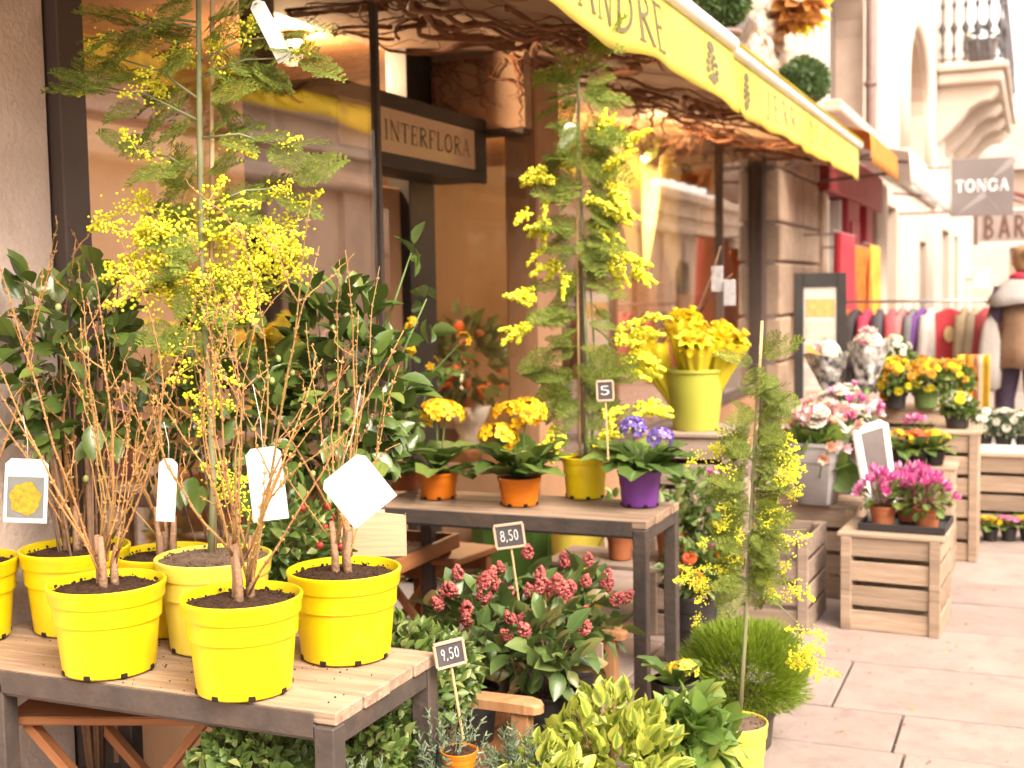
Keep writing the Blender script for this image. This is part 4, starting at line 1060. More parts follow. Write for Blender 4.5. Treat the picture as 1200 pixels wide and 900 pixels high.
def forsythia(t, zs, n, hmin, hmax, lean=0.75, side=(0, 0), seed=1, young=.3):
    r_ = random.Random(seed)
    for k in range(3):
        a = k * 2.1 + seed; pts = [(.018 * math.cos(a), .018 * math.sin(a), zs - .02), (.016 * math.cos(a) + r_.uniform(-.004, .004), .016 * math.sin(a), zs + .05), (.024 * math.cos(a), .024 * math.sin(a), zs + r_.uniform(.09, .14))]
        mb = MB(); tube(mb, pts, [.011, .0085, .006], 7); mb.build('trunk', M_stump, t)
    def shoot(p0, p1, r0, bow, sidelvl):
        m_ = 11; P = []; jx = jy = 0
        for i in range(m_ + 1):
            s_ = i / m_; jx += r_.gauss(0, .0028); jy += r_.gauss(0, .0028)
            q = p0 + (p1 - p0) * s_ + bow * math.sin(s_ * math.pi) + np.array([jx, jy, 0]); P.append(q)
        P = np.array(P); mb = MB(); tube(mb, P, np.linspace(r0, .0010, m_ + 1), 5)
        L_ = np.linalg.norm(p1 - p0); s_ = .08; pa = r_.random() * 3; Ms = []; Ts = []
        while s_ < .98:
            f = s_ * m_; i0 = min(int(f), m_ - 1); q = P[i0] + (P[i0 + 1] - P[i0]) * (f - i0); d = norm((P[i0 + 1] - P[i0])[None])[0]
            sx = norm(np.cross(d, [0.3, .9, .1])[None])[0]; sy = np.cross(d, sx); pa += 1.57 + r_.gauss(0, .2)
            for sg_ in (-1, 1):
                if r_.random() < .12: continue
                sd_ = sg_ * (math.cos(pa) * sx + math.sin(pa) * sy); Ms.append(d * .9 + sd_ * .55); Ts.append(q + sd_ * .0022)
            if sidelvl and r_.random() < .10 and s_ > .25:
                sd_ = math.cos(pa) * sx + math.sin(pa) * sy; ln = L_ * r_.uniform(.12, .3)
                kids.append((q, q + (d * .8 + sd_ * .55) * ln, r0 * .55))
            s_ += r_.uniform(.017, .034) / L_
        if Ms:
            Ms = np.array(Ms); Mx = basis(Ms, rdir(len(Ms))); sc = rng.uniform(.6, 1.45, len(Ms))
            mb.inst(ICO1, Mx * (np.stack([sc * .0019, sc * .0048, sc * .0019], 1)[:, None, :]), np.array(Ts))
        mb.build('stem', M_twigG if r_.random() < young else M_twig, t)
    for k in range(n):
        kids = []
        a = r_.uniform(0, 6.28); h = r_.uniform(hmin, hmax) * (1 if r_.random() < .7 else .7); l = abs(r_.gauss(0, .5)) * lean
        dx = math.cos(a) * l * h + side[0] * r_.uniform(0, 1) * h; dy = math.sin(a) * l * h * .8 + side[1] * r_.uniform(0, 1) * h
        z0 = zs + r_.uniform(.02, .13); p0 = np.array([.02 * math.cos(a), .02 * math.sin(a), z0]); p1 = np.array([dx, dy, zs + h])
        shoot(p0, p1, r_.uniform(.0018, .0036), np.array([r_.gauss(0, .03), r_.gauss(0, .03), .03 * l]), True)
        for (a_, b_, c_) in kids: shoot(a_, b_, c_, np.array([r_.gauss(0, .008), r_.gauss(0, .008), 0]), False)

# mimosa: feathery fronds and racemes of little yellow balls
def frond_mesh(name, pairs=11, fine=8, seed=0, lw=.013):
    r_ = np.random.default_rng(seed); mb = MB()
    ts = np.linspace(.16, .98, pairs); D = []; Nn = []; T = []; S = []
    curve = lambda t: np.array([.03 * math.sin(t * 3 + seed), t, -.22 * t * t + .05 * t])
    rp = [curve(t) for t in np.linspace(0, 1, 6)]
    tube(mb, rp, np.linspace(.007, .003, 6), 4)
    for t in ts:
        L_ = .30 * math.sin(math.pi * (.2 + .72 * t)) * (.85 + .3 * r_.random()); c = curve(t)
        for sd_ in (-1, 1):
            ax = np.array([sd_ * .86, .52, .06 + r_.normal(0, .12)]); ax /= np.linalg.norm(ax)
            fw = np.array([0, 1, -.3]); 
            for j in range(fine):
                q = c + ax * L_ * (j + .6) / fine
                for e in (-1, 1):
                    D.append(ax * .45 + e * np.array([-ax[1] * sd_, ax[0] * sd_, 0]) * .9); T.append(q); S.append(L_ * .27 * (1 - .5 * abs(j / fine - .4)))
                    Nn.append([r_.normal(0, .35), r_.normal(0, .35), 1])
    D = np.array(D); S = np.array(S); Mx = basis(D, np.array(Nn)) * np.stack([S * 0 + lw * 1.6, S, S * .3], 1)[:, None, :]
    mb.inst(L_FLECK, Mx, np.array(T))
    return mb.data(name, M_mimL)
def raceme_mesh(name, n=26, loose=.3, size=.05, seed=0, dens=1.0):
    r_ = np.random.default_rng(seed); mb = MB()
    curve = lambda t: np.array([.08 * math.sin(t * 2.5 + seed), t, .06 * math.sin(t * 3)])
    tube(mb, [curve(t) for t in np.linspace(0, 1, 5)], .012, 4)
    t = r_.uniform(.08, 1, n); q = np.array([curve(v) for v in t]) + np.stack([r_.normal(0, loose * .45, n), r_.normal(0, .03, n), r_.normal(0, loose * .45, n)], 1) * (1.15 - t)[:, None]
    mb.inst(ICO1, basis(r_.normal(0, 1, (n, 3)), r_.normal(0, 1, (n, 3)), r_.uniform(.7, 1.15, n) * size), q)
    return mb.data(name, M_mimF)
FR = [frond_mesh('frond', 11, 8, s_) for s_ in range(4)]
RC = [raceme_mesh('flower_spray', 52, .5, .043, s_) for s_ in range(3)]
RCD = [raceme_mesh('flower_spray', 80, .20, .062, s_) for s_ in range(3)]
def place_local(t, name, meshes, P, D, Nn, S):
    M_ = basis(np.asarray(D, float), np.asarray(Nn, float), np.asarray(S, float)); leaf_objs(t, name, meshes, M_, np.asarray(P, float))

def primula(t, zs, petals, n_leaf=15, llen=.1, heads=((0, 0, .1),), florets=15, spread=.045, seed=0, eye=None, fsz=.018):
    lm = [leaf_mesh('leaf', L_SPOON, M_prim), leaf_mesh('leaf', L_OVAL, M_prim)]
    a = np.arange(n_leaf) * 2.4 + seed; up = rng.uniform(.25, 1.9, n_leaf)
    D = np.stack([np.cos(a), np.sin(a), up], 1); P = D * .012 + np.array([0, 0, zs])
    Nn = np.stack([-np.cos(a) * up, -np.sin(a) * up, np.ones(n_leaf)], 1) + rng.normal(0, .2, (n_leaf, 3))
    place_local(t, 'leaf', lm, P, D, Nn, rng.uniform(.75, 1.2, n_leaf) * llen)
    fm = floret(petals, eye)
    for (hx, hy, hz) in heads:
        mb = MB(); tube(mb, [(hx * .2, hy * .2, zs), (hx * .7, hy * .7, zs + hz * .6), (hx, hy, zs + hz)], [.004, .0035, .003], 6); mb.build('flower_stalk', M_grn, t)
        Dd = rdir(florets, .9, .7); Pp = np.array([hx, hy, zs + hz]) + Dd * spread * np.array([1, 1, .62])
        place_local(t, 'flower', [fm], Pp, np.cross(Dd, rdir(florets)), Dd, rng.uniform(.8, 1.15, florets) * fsz)
_FM = {}
def floret(m_, eye=None):
    k = m_.name + str(eye)
    if k not in _FM:
        mb = MB()
        for i in range(5):
            a = i * 1.2566; d = np.array([[math.cos(a), math.sin(a), .25]]); mb.inst(L_PETAL, basis(d, np.array([[0, 0, 1.]]), np.array([1.0])), np.zeros((1, 3)))
        mb.add(ICO1[0] * .26 + np.array([0, 0, .1]), ICO1[1], 1)
        _FM[k] = mb.data('flower', [m_, eye or M_primC])
    return _FM[k]

def stems_to(t, pts, zs, m_, r0=.004, name='branches'):
    mb = MB()
    for q in pts:
        q = np.asarray(q, float); mid = q * .5; mid[2] = zs + (q[2] - zs) * .6
        tube(mb, [(q[0] * .1, q[1] * .1, zs - .01), mid * np.array([.9, .9, 1]), q], [r0, r0 * .7, r0 * .4], 5)
    o = mb.build(name, m_, t); o['kind'] = 'stuff'; return o

def leafy(t, zs, c, r, n_obj, n_fill, llen, m_, tpls, inner=.6, upb=.25, n_st=14, out=1.0, fill_m=None):
    """shrub: separate outer leaves, an inner mass, woody stems"""
    P, D = ell_pts(n_obj, c, r, inner, -.75)
    d = norm(D * out + rdir(n_obj) * .75 + np.array([0, 0, upb])); Nn = norm(D * .6 + np.array([0, 0, .9]) + rdir(n_obj) * .35)
    # show the camera side first: leaves that cannot be seen at all go into the mass
    place_local(t, 'leaf', [leaf_mesh('leaf', q, m_) for q in tpls], P, d, Nn, rng.uniform(.7, 1.15, n_obj) * llen)
    if n_fill:
        P2, D2 = ell_pts(n_fill, c, np.asarray(r) * .86, .2, -.85); mb = MB()
        mb.inst(tpls[0], basis(norm(D2 + rdir(n_fill)), rdir(n_fill, .8), rng.uniform(.6, 1, n_fill) * llen), P2); tag(mb.build('inner_leaves', fill_m or m_, t), kind='stuff')
    if n_st: stems_to(t, P[:n_st], zs, M_bark)

def chalk_sign(name_label, p, w, h, yaw, roll, stick, text, group='chalk price signs', tilt=0.0):
    t = thing('price_sign', name_label, 'sign', p, group=group); t.rotation_euler = (tilt, roll, yaw)
    M_chk = mat('chalkboard', (.05, .045, .045), (.085, .078, .076), rough=.85, scale=12); M_ch = mat('chalk', (.72, .7, .68), (.6, .58, .56), rough=1)
    M_bd = mat('sign_border', (.5, .36, .26), (.42, .29, .2), rough=.7)
    bpart('board', (-w / 2, -.002, -h / 2), (w / 2, .002, h / 2), M_chk, t, .0005); e = .1 * h
    for (a, b) in (((-w / 2 - e / 2, -.005, h / 2 - .001), (w / 2 + e / 2, .005, h / 2 + e)), ((-w / 2 - e / 2, -.005, -h / 2 - e), (w / 2 + e / 2, .005, -h / 2 + .001)), ((-w / 2 - e, -.0046, -h / 2), (-w / 2 + .001, .0046, h / 2)), ((w / 2 - .001, -.0046, -h / 2), (w / 2 + e, .0046, h / 2))): bpart('border', a, b, M_bd, t, .001)
    lettering('l', text, h * .5, w * .68, lambda u, v, d: (-w * .34 + u, -.002 - d, -h * .22 + v), M_ch, t, bold=1.25, lift=.0006)
    if stick: bar('stick', (0, .004, -h / 2), (0, .004, -stick), .006, .006, M_stake, t)
    return t

# ------------------------------------------------------------------ the two display tables
def table(label, x0, x1, y0, y1, ztop, leg_x, nplank, group='display tables with iron frames'):
    t = thing('display_table', label, 'table', ((x0 + x1) / 2, (y0 + y1) / 2, 0), group=group)
    cx, cy = (x0 + x1) / 2, (y0 + y1) / 2; X0, X1, Y0, Y1 = x0 - cx, x1 - cx, y0 - cy, y1 - cy; L_ = .045
    d = (Y1 - Y0 - .008) / nplank
    for k in range(nplank):
        piece('plank', ((X0 + X1) / 2 + .004 * (k % 2), Y0 + .004 + d * (k + .5), ztop - .014), (X1 - X0, d - .004, .028), M_plank, t, .003)
    bpart('front_rail', (X0, Y0 - .006, ztop - .052), (X1 - L_ - .001, Y0 - .0005, ztop - .003), M_metal, t, .002)
    bpart('rear_rail', (X0, Y1 + .0005, ztop - .052), (X1 - L_, Y1 + .006, ztop - .003), M_metal, t, .002)
    bpart('front_bearer', (X0, Y0 + .001, ztop - .06), (X1 - L_ - .001, Y0 + .04, ztop - .0285), M_metal, t, .002)
    for (lx, ly) in ((X1 - L_ / 2, Y0 + L_ / 2 - .006), (X1 - L_ / 2, Y1 - L_ / 2 + .006), (leg_x - cx, Y0 + L_ / 2 - .006), (leg_x - cx, Y1 - L_ / 2 + .006)):
        bpart('leg', (lx - L_ / 2, ly - L_ / 2, 0.001), (lx + L_ / 2, ly + L_ / 2, ztop - .0285 if lx < X1 - L_ else ztop - .029), M_metal, t, .003)
    bpart('end_bearer', (X1 - L_ + .002, Y0 + .042, ztop - .07), (X1 - .003, Y1 - .042, ztop - .029), M_metal, t, .002)
    return t
Z1 = 0.65
table('near iron framed table with worn planks carrying the yellow pots', -2.30, -1.222, 1.985, 2.42, Z1, -2.075, 4)
Z2 = 0.70
table('iron framed table in the middle carrying orange and purple pots', -2.18, -1.145, 3.78, 4.17, Z2, -2.12, 4)

# ------------------------------------------------------------------ yellow pots of bare forsythia on the near table
GP = 'yellow pots of bare forsythia'
def fpot(px, py, r, h, label, n, hm, side, seed, lean=.75, m_=None):
    p = at_z(px, py, Z1)
    t = thing('potted_forsythia', label, 'potted plant', (p.x, p.y, Z1 + .001), group=GP)
    zs = pot(t, r, h, m_ or M_potY, crumbs=160, notches=8)
    forsythia(t, zs, n, hm[0], hm[1], lean, side, seed)
    return t, p
f1, p1 = fpot(129, 784, .121, .192, 'front left yellow pot of bare forsythia at the table edge', 18, (.45, .80), (-.18, .05), 3, .85)
f2, p2 = fpot(287, 808, .119, .196, 'frontmost yellow pot of bare forsythia beside the table corner', 18, (.45, .82), (.05, 0), 5, .8)
f3, p3 = fpot(406, 768, .122, .196, 'right yellow pot of bare forsythia with large tilted white label', 12, (.4, .72), (.06, .1), 8, .55)
f4, p4 = fpot(92, 736, .126, .20, 'rear left yellow pot of bare forsythia against the plaster pier', 15, (.4, .78), (-.1, 0), 12, .6)
f6, p6 = fpot(198, 738, .118, .19, 'rear yellow pot of bare forsythia half hidden behind the front left pot', 12, (.4, .76), (0, 0), 17, .5)
f7, p7 = fpot(-38, 748, .12, .19, 'yellow pot cut off by the left edge of the picture', 6, (.4, .7), (.1, 0), 23, .6)
def hang(t, px, py, depth, w, h, roll, up, pic=False):
    p = at_d(px, py, depth); b = Vector(t.location); q = p - b
    tagcard(t, 'label_card', q, w, h, FACE, roll, None, q + Vector(up), pic)
hang(f4, 31, 575, 2.62, .092, .135, R(-3), (.0, .0, .16), True)
hang(f6, 196, 574, 2.75, .042, .14, R(-4), (-.01, .01, .15))
hang(f2, 313, 567, 2.5, .072, .148, R(6), (-.04, .02, .2))
hang(f3, 420, 574, 2.42, .105, .112, R(38), (.0, .02, .2))

# ------------------------------------------------------------------ tall mimosa in the paler pot
p5 = at_z(254, 757, Z1)
mi = thing('potted_mimosa', 'tall flowering mimosa tied to a stake in pale yellow pot on near table', 'potted plant', (p5.x, p5.y, Z1 + .001))
zs = pot(mi, .128, .21, M_potPale, soil=M_soil2, crumbs=160, notches=8, fill=.955)
dm = depth_of(p5)
def loc5(px, py, dd=0.0): return np.array((at_d(px, py, dm + dd) - Vector(mi.location))[:])
tr = [loc5(247, 660), loc5(250, 560), loc5(245, 460), loc5(238, 360), loc5(236, 260), loc5(234, 160), loc5(233, 60), loc5(232, -60)]
mb = MB(); tube(mb, tr, [.008, .0078, .0074, .007, .0075, .0072, .0066, .006], 8); mb.build('trunk', M_mimS, mi)
mb = MB(); tube(mb, [loc5(252, 668, .03), loc5(248, 330, .03), loc5(249, -70, .03)], .0055, 6); mb.build('stake', M_stake, mi)
def mimosa_crown(t, loc, fronds, sprays, seed, fl=(.12, .16), rl=(.06, .1), RCx=RC):
    """fronds and sprays given as (px, py, dirpx, dirpy, size) around the trunk; depth scattered about it"""
    r_ = np.random.default_rng(seed)
    for nm, lst, ms, (a, b) in (('frond', fronds, FR, fl), ('flower_spray', sprays, RCx, rl)):
        P = []; D = []; Nn = []; S = []
        for (px, py, dx, dy, s_) in lst:
            dd = r_.normal(0, .03); P.append(loc(px, py, dd))
            v = np.array((_Rt * dx - _Up * dy + _Fw * r_.normal(0, .5) * math.hypot(dx, dy))[:]); D.append(v)
            Nn.append(np.array([r_.normal(0, .5), r_.normal(0, .5), 1.0]) + np.array((-_Fw * .8)[:])); S.append(r_.uniform(a, b) * s_)
        if P: place_local(t, nm, ms, P, D, Nn, S)
r5 = np.random.default_rng(2)
fr = []; sp = []
for k in range(9):          # side branches of the upper tree with fronds along them
    y0 = [14, 60, 105, 150, 195, 235, 20, 80, 130][k]; sg_ = (1 if k % 2 else -1); L_ = r5.uniform(70, 125) * (1.15 if sg_ > 0 and k < 5 else 1)
    x1 = 234 + sg_ * L_; y1 = y0 - r5.uniform(5, 40) if k % 3 else y0 + 22
    pts = [loc5(234, y0 + 12), loc5(234 + sg_ * L_ * .5, (y0 + y1) / 2 - 4, U(-.03, .03)), loc5(x1, y1, U(-.06, .06))]
    mb = MB(); tube(mb, pts, [.0035, .0028, .0015], 5); mb.build('branch', M_mimS, mi)
    for q in np.linspace(.25, 1, 4):
        xx = 234 + sg_ * L_ * q; yy = y0 + 12 + (y1 - y0 - 12) * q
        fr.append((xx, yy, sg_ * r5.uniform(.4, 1), r5.uniform(-.5, .35), r5.uniform(.75, 1.15)))
        if r5.random() < .28: sp.append((xx, yy, sg_ * r5.uniform(.2, 1), r5.uniform(-1, .3), 1.0))
for k in range(48):
    y0 = r5.uniform(-40, 300); sg_ = r5.choice([-1, 1]); fr.append((235 + sg_ * r5.uniform(0, 14), y0, sg_ * r5.uniform(.3, 1), r5.uniform(-.6, .7), r5.uniform(.6, 1.0)))
for k in range(26):         # leafy mass among the flowers and below them
    y0 = r5.uniform(255, 410); fr.append((240 + r5.normal(0, 26), y0, r5.normal(0, 1), r5.uniform(-.3, 1), r5.uniform(.6, .9)))
for k in range(80):
    a = r5.uniform(0, 6.28); q = r5.random() ** .5
    x = 244 + math.cos(a) * 88 * q; y = 306 + math.sin(a) * 66 * q
    sp.append((x, y, r5.normal(0, .8) + (x - 244) / 60, r5.uniform(-.9, .7), r5.uniform(.9, 1.35)))
for (x, y) in ((150, 262), (140, 255), (335, 238), (345, 255), (335, 300), (178, 108), (195, 60), (265, 68), (235, 395), (245, 430), (248, 470), (268, 560), (275, 590)):
    for q in range(3): sp.append((x + r5.normal(0, 8), y + r5.normal(0, 8), r5.normal(0, 1), r5.normal(0, .7), 1.0))
mimosa_crown(mi, loc5, fr, sp, 5)
tagcard(mi, 'label_card', Vector(loc5(317, 36, -.05)), .036, .15, FACE, R(26), None, Vector(loc5(296, -10, -.05)))

# ------------------------------------------------------------------ dark camellias behind the near table
def camellia(px, py, depth, rx, rz, n, label, seed, zpot=.26, llen=.078, extra=()):
    c = at_d(px, py, depth)
    t = thing('camellia_bush', label, 'shrub', (c.x, c.y, 0.001), group='camellias in front of the left window')
    zs = pot(t, .14, zpot, M_potK, notches=0, seg=24); cz = c.z
    leafy(t, zs, (0, 0, cz), (rx, rx * .75, rz), n, 140, llen, M_cam, [L_OVAL, L_OVAL2], inner=.62, n_st=18)
    P, D = ell_pts(18, (0, 0, cz), (rx * .95, rx * .72, rz * .95), .92); mb = MB()
    bm_ = MB(); 
    if '_bud' not in _FM:
        b = MB(); b.add(ICO2[0] * np.array([.8, .8, 1]), ICO2[1]); _FM['_bud'] = b.data('bud', M_bud)
    for q in P: link('bud', _FM['_bud'], t, Matrix.Translation(q) @ Matrix.Scale(.0095, 4))
    tube(mb, [(0, 0, zs - .02), (.01, 0, cz * .5), (0, .01, cz + rz * .5)], [.014, .011, .006], 7); mb.build('trunk', M_bark, t)
    for (ex, ey) in extra:
        q = np.array((at_d(ex, ey, depth) - Vector(t.location))[:]); mb = MB(); tube(mb, [(0, 0, cz), q * np.array([.7, .7, .9]), q], [.005, .0035, .002], 5); mb.build('shoot', M_grn, t)
        k = 6; D = rdir(k, .2); place_local(t, 'leaf', [leaf_mesh('leaf', L_OVAL, M_cam)], q - np.linspace(0, 1, k)[:, None] * np.array([0, 0, .11]) + D * .01, D, rdir(k, 1), rng.uniform(.05, .085, k))
    return t
camellia(95, 440, 2.95, .19, .25, 95, 'dark glossy camellia against the plaster pier at far left', 1, extra=((28, 322),))
camellia(270, 490, 3.15, .22, .25, 95, 'dark glossy camellia behind the mimosa flowers and twigs', 2)
camellia(404, 472, 3.3, .18, .30, 250, 'dark glossy camellia right of the twigs with a pale shoot on top', 3, extra=((484, 290), (500, 350)))
def berry_shrub(px, py, depth, rx, rz, label, bm_, nb):
    c = at_d(px, py, depth)
    t = thing('berry_shrub', label, 'shrub', (c.x, c.y, .001), group='small shrubs with red berries')
    zs = pot(t, .1, .2, M_potK, notches=0, seg=20)
    leafy(t, zs, (0, 0, c.z), (rx, rx, rz), 60, 500, .045, M_small, [L_OVAL2], n_st=8)
    P, D = ell_pts(nb, (0, 0, c.z), (rx, rx, rz), .9); mb = MB(); mb.inst(ICO2, basis(D, rdir(nb), rng.uniform(.007, .011, nb)), P); tag(mb.build('berries', bm_, t), kind='stuff')
    return t
M_berry = mat('red_berry', (.5, .03, .03), (.4, .02, .02), rough=.35)
berry_shrub(345, 640, 3.0, .13, .13, 'small red berried shrub between the yellow pots', M_berry, 22)

# ------------------------------------------------------------------ primulas and mimosa on the middle table
def tpot(px, py, r, h, m_, name, label, cat='potted plant', group=None, z=Z2, rim=.16, notches=7):
    p = at_z(px, py, z); t = thing(name, label, cat, (p.x, p.y, z + .001), group=group)
    return t, pot(t, r, h, m_, rb=r * .83, seg=28, rim=rim, notches=notches), p
GPR = 'potted primulas on the middle table'
t, zs, p = tpot(514, 584, .075, .098, M_potO, 'potted_primula', 'yellow primula in orange pot at the left of the middle table', group=GPR)
primula(t, zs, M_primY, 22, .155, ((.0, 0, .225), (.02, .03, .215)), 26, .062, 1, fsz=.029)
t, zs, p = tpot(609, 592, .076, .10, M_potO, 'potted_primula', 'yellow primula in orange pot beside the yellow mimosa pot', group=GPR)
primula(t, zs, M_primY, 24, .165, ((-.025, 0, .225), (.025, .01, .235), (-.065, -.03, .15)), 26, .064, 2, fsz=.029)
t, zs, p = tpot(750, 593, .076, .125, M_potP, 'potted_primula', 'violet primula in purple pot at the right end of the table', group=GPR)
primula(t, zs, M_primV, 24, .16, ((-.02, -.01, .16), (.075, .0, .125)), 14, .034, 4, M_card, fsz=.03)
t, zs, p = tpot(686, 583, .083, .15, M_potY, 'potted_mimosa', 'slim flowering mimosa in bright yellow pot on the middle table')
d2 = depth_of(p)
def loc2(px, py, dd=0.0, _t=t, _d=d2): return np.array((at_d(px, py, _d + dd) - Vector(_t.location))[:])
mb = MB(); tube(mb, [loc2(686, 545), loc2(688, 440), loc2(684, 330), loc2(680, 200), loc2(678, 100), loc2(672, 55)], [.008, .007, .006, .005, .004, .002], 7); mb.build('trunk', M_mimS, t)
mb = MB(); tube(mb, [loc2(680, 548, .02), loc2(676, 300, .02), loc2(677, 95, .02)], .005, 6); mb.build('stake', M_stake, t)
mb = MB(); tube(mb, [loc2(692, 540), loc2(698, 440), loc2(690, 300)], [.006, .005, .003], 6); mb.build('trunk', M_mimS, t)
r6 = np.random.default_rng(9); fr = []; sp = []
for k in range(135):
    y0 = r6.uniform(50, 520); w = np.interp(y0, [40, 120, 220, 330, 420, 520], [4, 8, 8, 8, 46, 20]) * r6.random(); sg_ = r6.choice([-1, 1])
    fr.append((681 + sg_ * r6.uniform(0, w), y0, sg_ * r6.uniform(.2, 1), r6.uniform(-.5, .8), r6.uniform(.65, 1.1)))
for (x, y, dx, dy) in ((648, 200, -1, -.05), (648, 262, -1, .15), (638, 258, -.5, 1), (715, 190, 1, -.3), (712, 235, 1, .6), (700, 260, .9, .7), (712, 285, 1, .6), (722, 300, 1, .8), (690, 235, 1, .5), (705, 165, .5, -.8), (725, 215, .6, .8), (635, 240, -.6, .8), (660, 300, -.7, .5), (672, 320, .2, 1), (735, 310, .7, .7), (725, 172, .7, -.6), (700, 210, .9, -.2), (740, 380, 1, .1), (745, 415, 1, .2), (735, 430, .8, .5), (625, 350, -1, -.1), (720, 400, 1, -.3), (620, 380, -1, .2), (660, 500, -.4, .9), (715, 500, .8, -.4), (745, 478, 1, 0), (665, 520, -.8, .3), (705, 520, .4, -.6)):
    for q in range(3): sp.append((x + r6.normal(0, 7), y + r6.normal(0, 6), dx + r6.normal(0, .25), dy + r6.normal(0, .25), 1.0))
mimosa_crown(t, loc2, fr, sp, 7, (.13, .19), (.09, .13), RCD)
tagcard(t, 'label_card', Vector(loc2(665, 160, -.03)), .045, .1, FACE, R(-20), mat('clear_label', (.62, .64, .58), (.5, .55, .45), rough=.3), Vector(loc2(676, 120)))
# yellow flowers on arching stems at the left end of the middle table
p = at_z(474, 574, Z2); t = thing('jasmine_pot', 'winter jasmine with a few yellow flowers behind the left primula', 'potted plant', (p.x, p.y, Z2 + .001))
zs = pot(t, .07, .1, M_potT, notches=0, seg=22)
d3 = depth_of(p)
for (x, y, k) in ((480, 378, 7), (478, 412, 8), (543, 398, 5), (505, 425, 3), (470, 492, 3)):
    q = np.array((at_d(x, y, d3) - Vector(t.location))[:]); mb = MB(); tube(mb, [(0, 0, zs), q * np.array([.5, .5, .7]) + np.array([0, 0, .05]), q], [.004, .003, .0015], 5); mb.build('stem', M_grn, t)
    D = rdir(k, .4, .8); place_local(t, 'flower', [floret(M_primY)], q + D * .025, np.cross(D, rdir(k)), D, rng.uniform(.014, .02, k))
    D = rdir(8); place_local(t, 'leaf', [leaf_mesh('leaf', L_OVAL2, M_prim)], q * rng.uniform(.5, 1, (8, 1)), D, rdir(8, 1), rng.uniform(.04, .07, 8))
# price tag clipped into the mimosa
pp = at_d(709, 458, 4.05); chalk_sign('tiny chalk price tag on a stick in front of the slim mimosa', pp, .048, .058, R(20), R(-2), .23, '5')
for k_ in (0,): pass

# soil spilled on the near table
mb = MB(); k = 150; P = np.stack([rng.uniform(-2.2, -1.26, k), rng.uniform(2.0, 2.41, k), np.full(k, Z1 + .0015)], 1)
sel = rng.integers(0, 5, k); cs = np.array([(p1.x, p1.y), (p2.x, p2.y), (p3.x, p3.y), (p5.x, p5.y), (p6.x, p6.y)])[sel]; a = rng.uniform(0, 6.28, k)
near = rng.random(k) < .65; rr = .1 + np.abs(rng.normal(0, .03, k)); P[near, 0] = (cs[:, 0] + rr * np.cos(a))[near]; P[near, 1] = np.clip((cs[:, 1] + rr * np.sin(a))[near], 1.995, 2.41); P[:, 0] = np.clip(P[:, 0], -2.28, -1.24)
mb.inst(ICO1, basis(rdir(k), rdir(k), rng.uniform(.0005, .0024, k)), P)
tag(mb.build('spilled_soil', M_soil, None), 'dark soil crumbs spilled on the near table between the pots', 'soil', kind='stuff')

# ------------------------------------------------------------------ low wooden bench with skimmias
aA = at_z(634, 822, .405); aB = at_z(738, 738, .405)
bx = (aA.x + aB.x) / 2
bn = thing('low_bench', 'low wooden bench with round ended arms holding the pink skimmias', 'bench', (bx, (aA.y + aB.y) / 2, 0))
hl = (aB.y - aA.y) / 2
for s_ in (-1, 1):
    yy = s_ * hl
    mb = MB(); n = 14; pr_ = []
    for (xx, w) in ((-.5, .026), (-.2, .027), (-.08, .029), (-.04, .031), (-.015, .027), (-.004, .015), (0, .004)):
        pr_.append((xx, w))
    V = []; F = []
    for (xx, w) in pr_:
        zt = .016 - .03 * (max(0, xx + .05) / .05) ** 2 * .3
        for (a, b) in ((-w, zt - .006), (-w + .006, zt), (w - .006, zt), (w, zt - .006), (w, -.014), (-w, -.014)): V.append((xx, a, b))
    m_ = len(pr_)
    for i in range(m_ - 1):
        for j in range(6): F.append((i * 6 + j, i * 6 + (j + 1) % 6, i * 6 + 6 + (j + 1) % 6, i * 6 + 6 + j))
    F.append(tuple(range(6))); F.append(tuple((m_ - 1) * 6 + j for j in range(6))[::-1])
    mb.add(V, F); o = mb.build('armrest', M_teakz, bn, False, recalc=True); o.location = (0, yy, .39)
    bpart('post', (-.085, yy - .021, 0.002), (-.035, yy + .021, .375), M_teakz, bn, .004)
    bpart('post', (-.48, yy - .021, 0.002), (-.43, yy + .021, .375), M_teakz, bn, .004)
for k in range(5): bpart('seat_slat', (-.46 + k * .092, -hl - .0, .17), (-.46 + k * .092 + .08, hl + .0, .19), M_teak, bn, .003)
bpart('seat_rail', (-.05, -hl + .022, .10), (-.036 + .012, hl - .022, .168), M_teakz, bn, .003)

def skimmia(px, py, depth, label, nf, seed, r=.13):
    c = at_d(px, py, depth); y = min(max(c.y, aA.y + .1), aB.y - .1)
    t = thing('potted_skimmia', label, 'potted plant', (c.x, c.y, .193), group='potted skimmias with pink buds')
    zs = pot(t, .085, .15, M_potK, notches=0, seg=24, rim=.1); cz = c.z - .193
    leafy(t, zs, (0, 0, cz), (r, r, .12), 62, 90, .085, M_skim, [L_OVAL, L_LANCE], inner=.7, upb=.35, n_st=12)
    if '_sk' not in _FM:
        b = MB(); n = 90; tt = rng.uniform(0, 1, n); a = rng.uniform(0, 6.28, n); rr = .42 * np.sin(math.pi * (.18 + .75 * tt)) * (1.05 - .45 * tt)
        b.inst(ICO1, basis(rdir(n), rdir(n), rng.uniform(.085, .13, n)), np.stack([rr * np.cos(a), tt, rr * np.sin(a)], 1)); _FM['_sk'] = b.data('flower_head', M_skf)
    P, D = ell_pts(nf, (0, 0, cz + .03), (r * .95, r * .95, .13), .9, .05); D = norm(D + np.array([0, 0, .7]))
    place_local(t, 'flower_head', [_FM['_sk']], P, D, rdir(nf), rng.uniform(.034, .046, nf))
skimmia(548, 745, 3.45, 'pink budded skimmia at the left end of the low bench', 15, 1)
skimmia(612, 722, 3.75, 'pink budded skimmia at the back of the bench under the chalk sign', 16, 2)
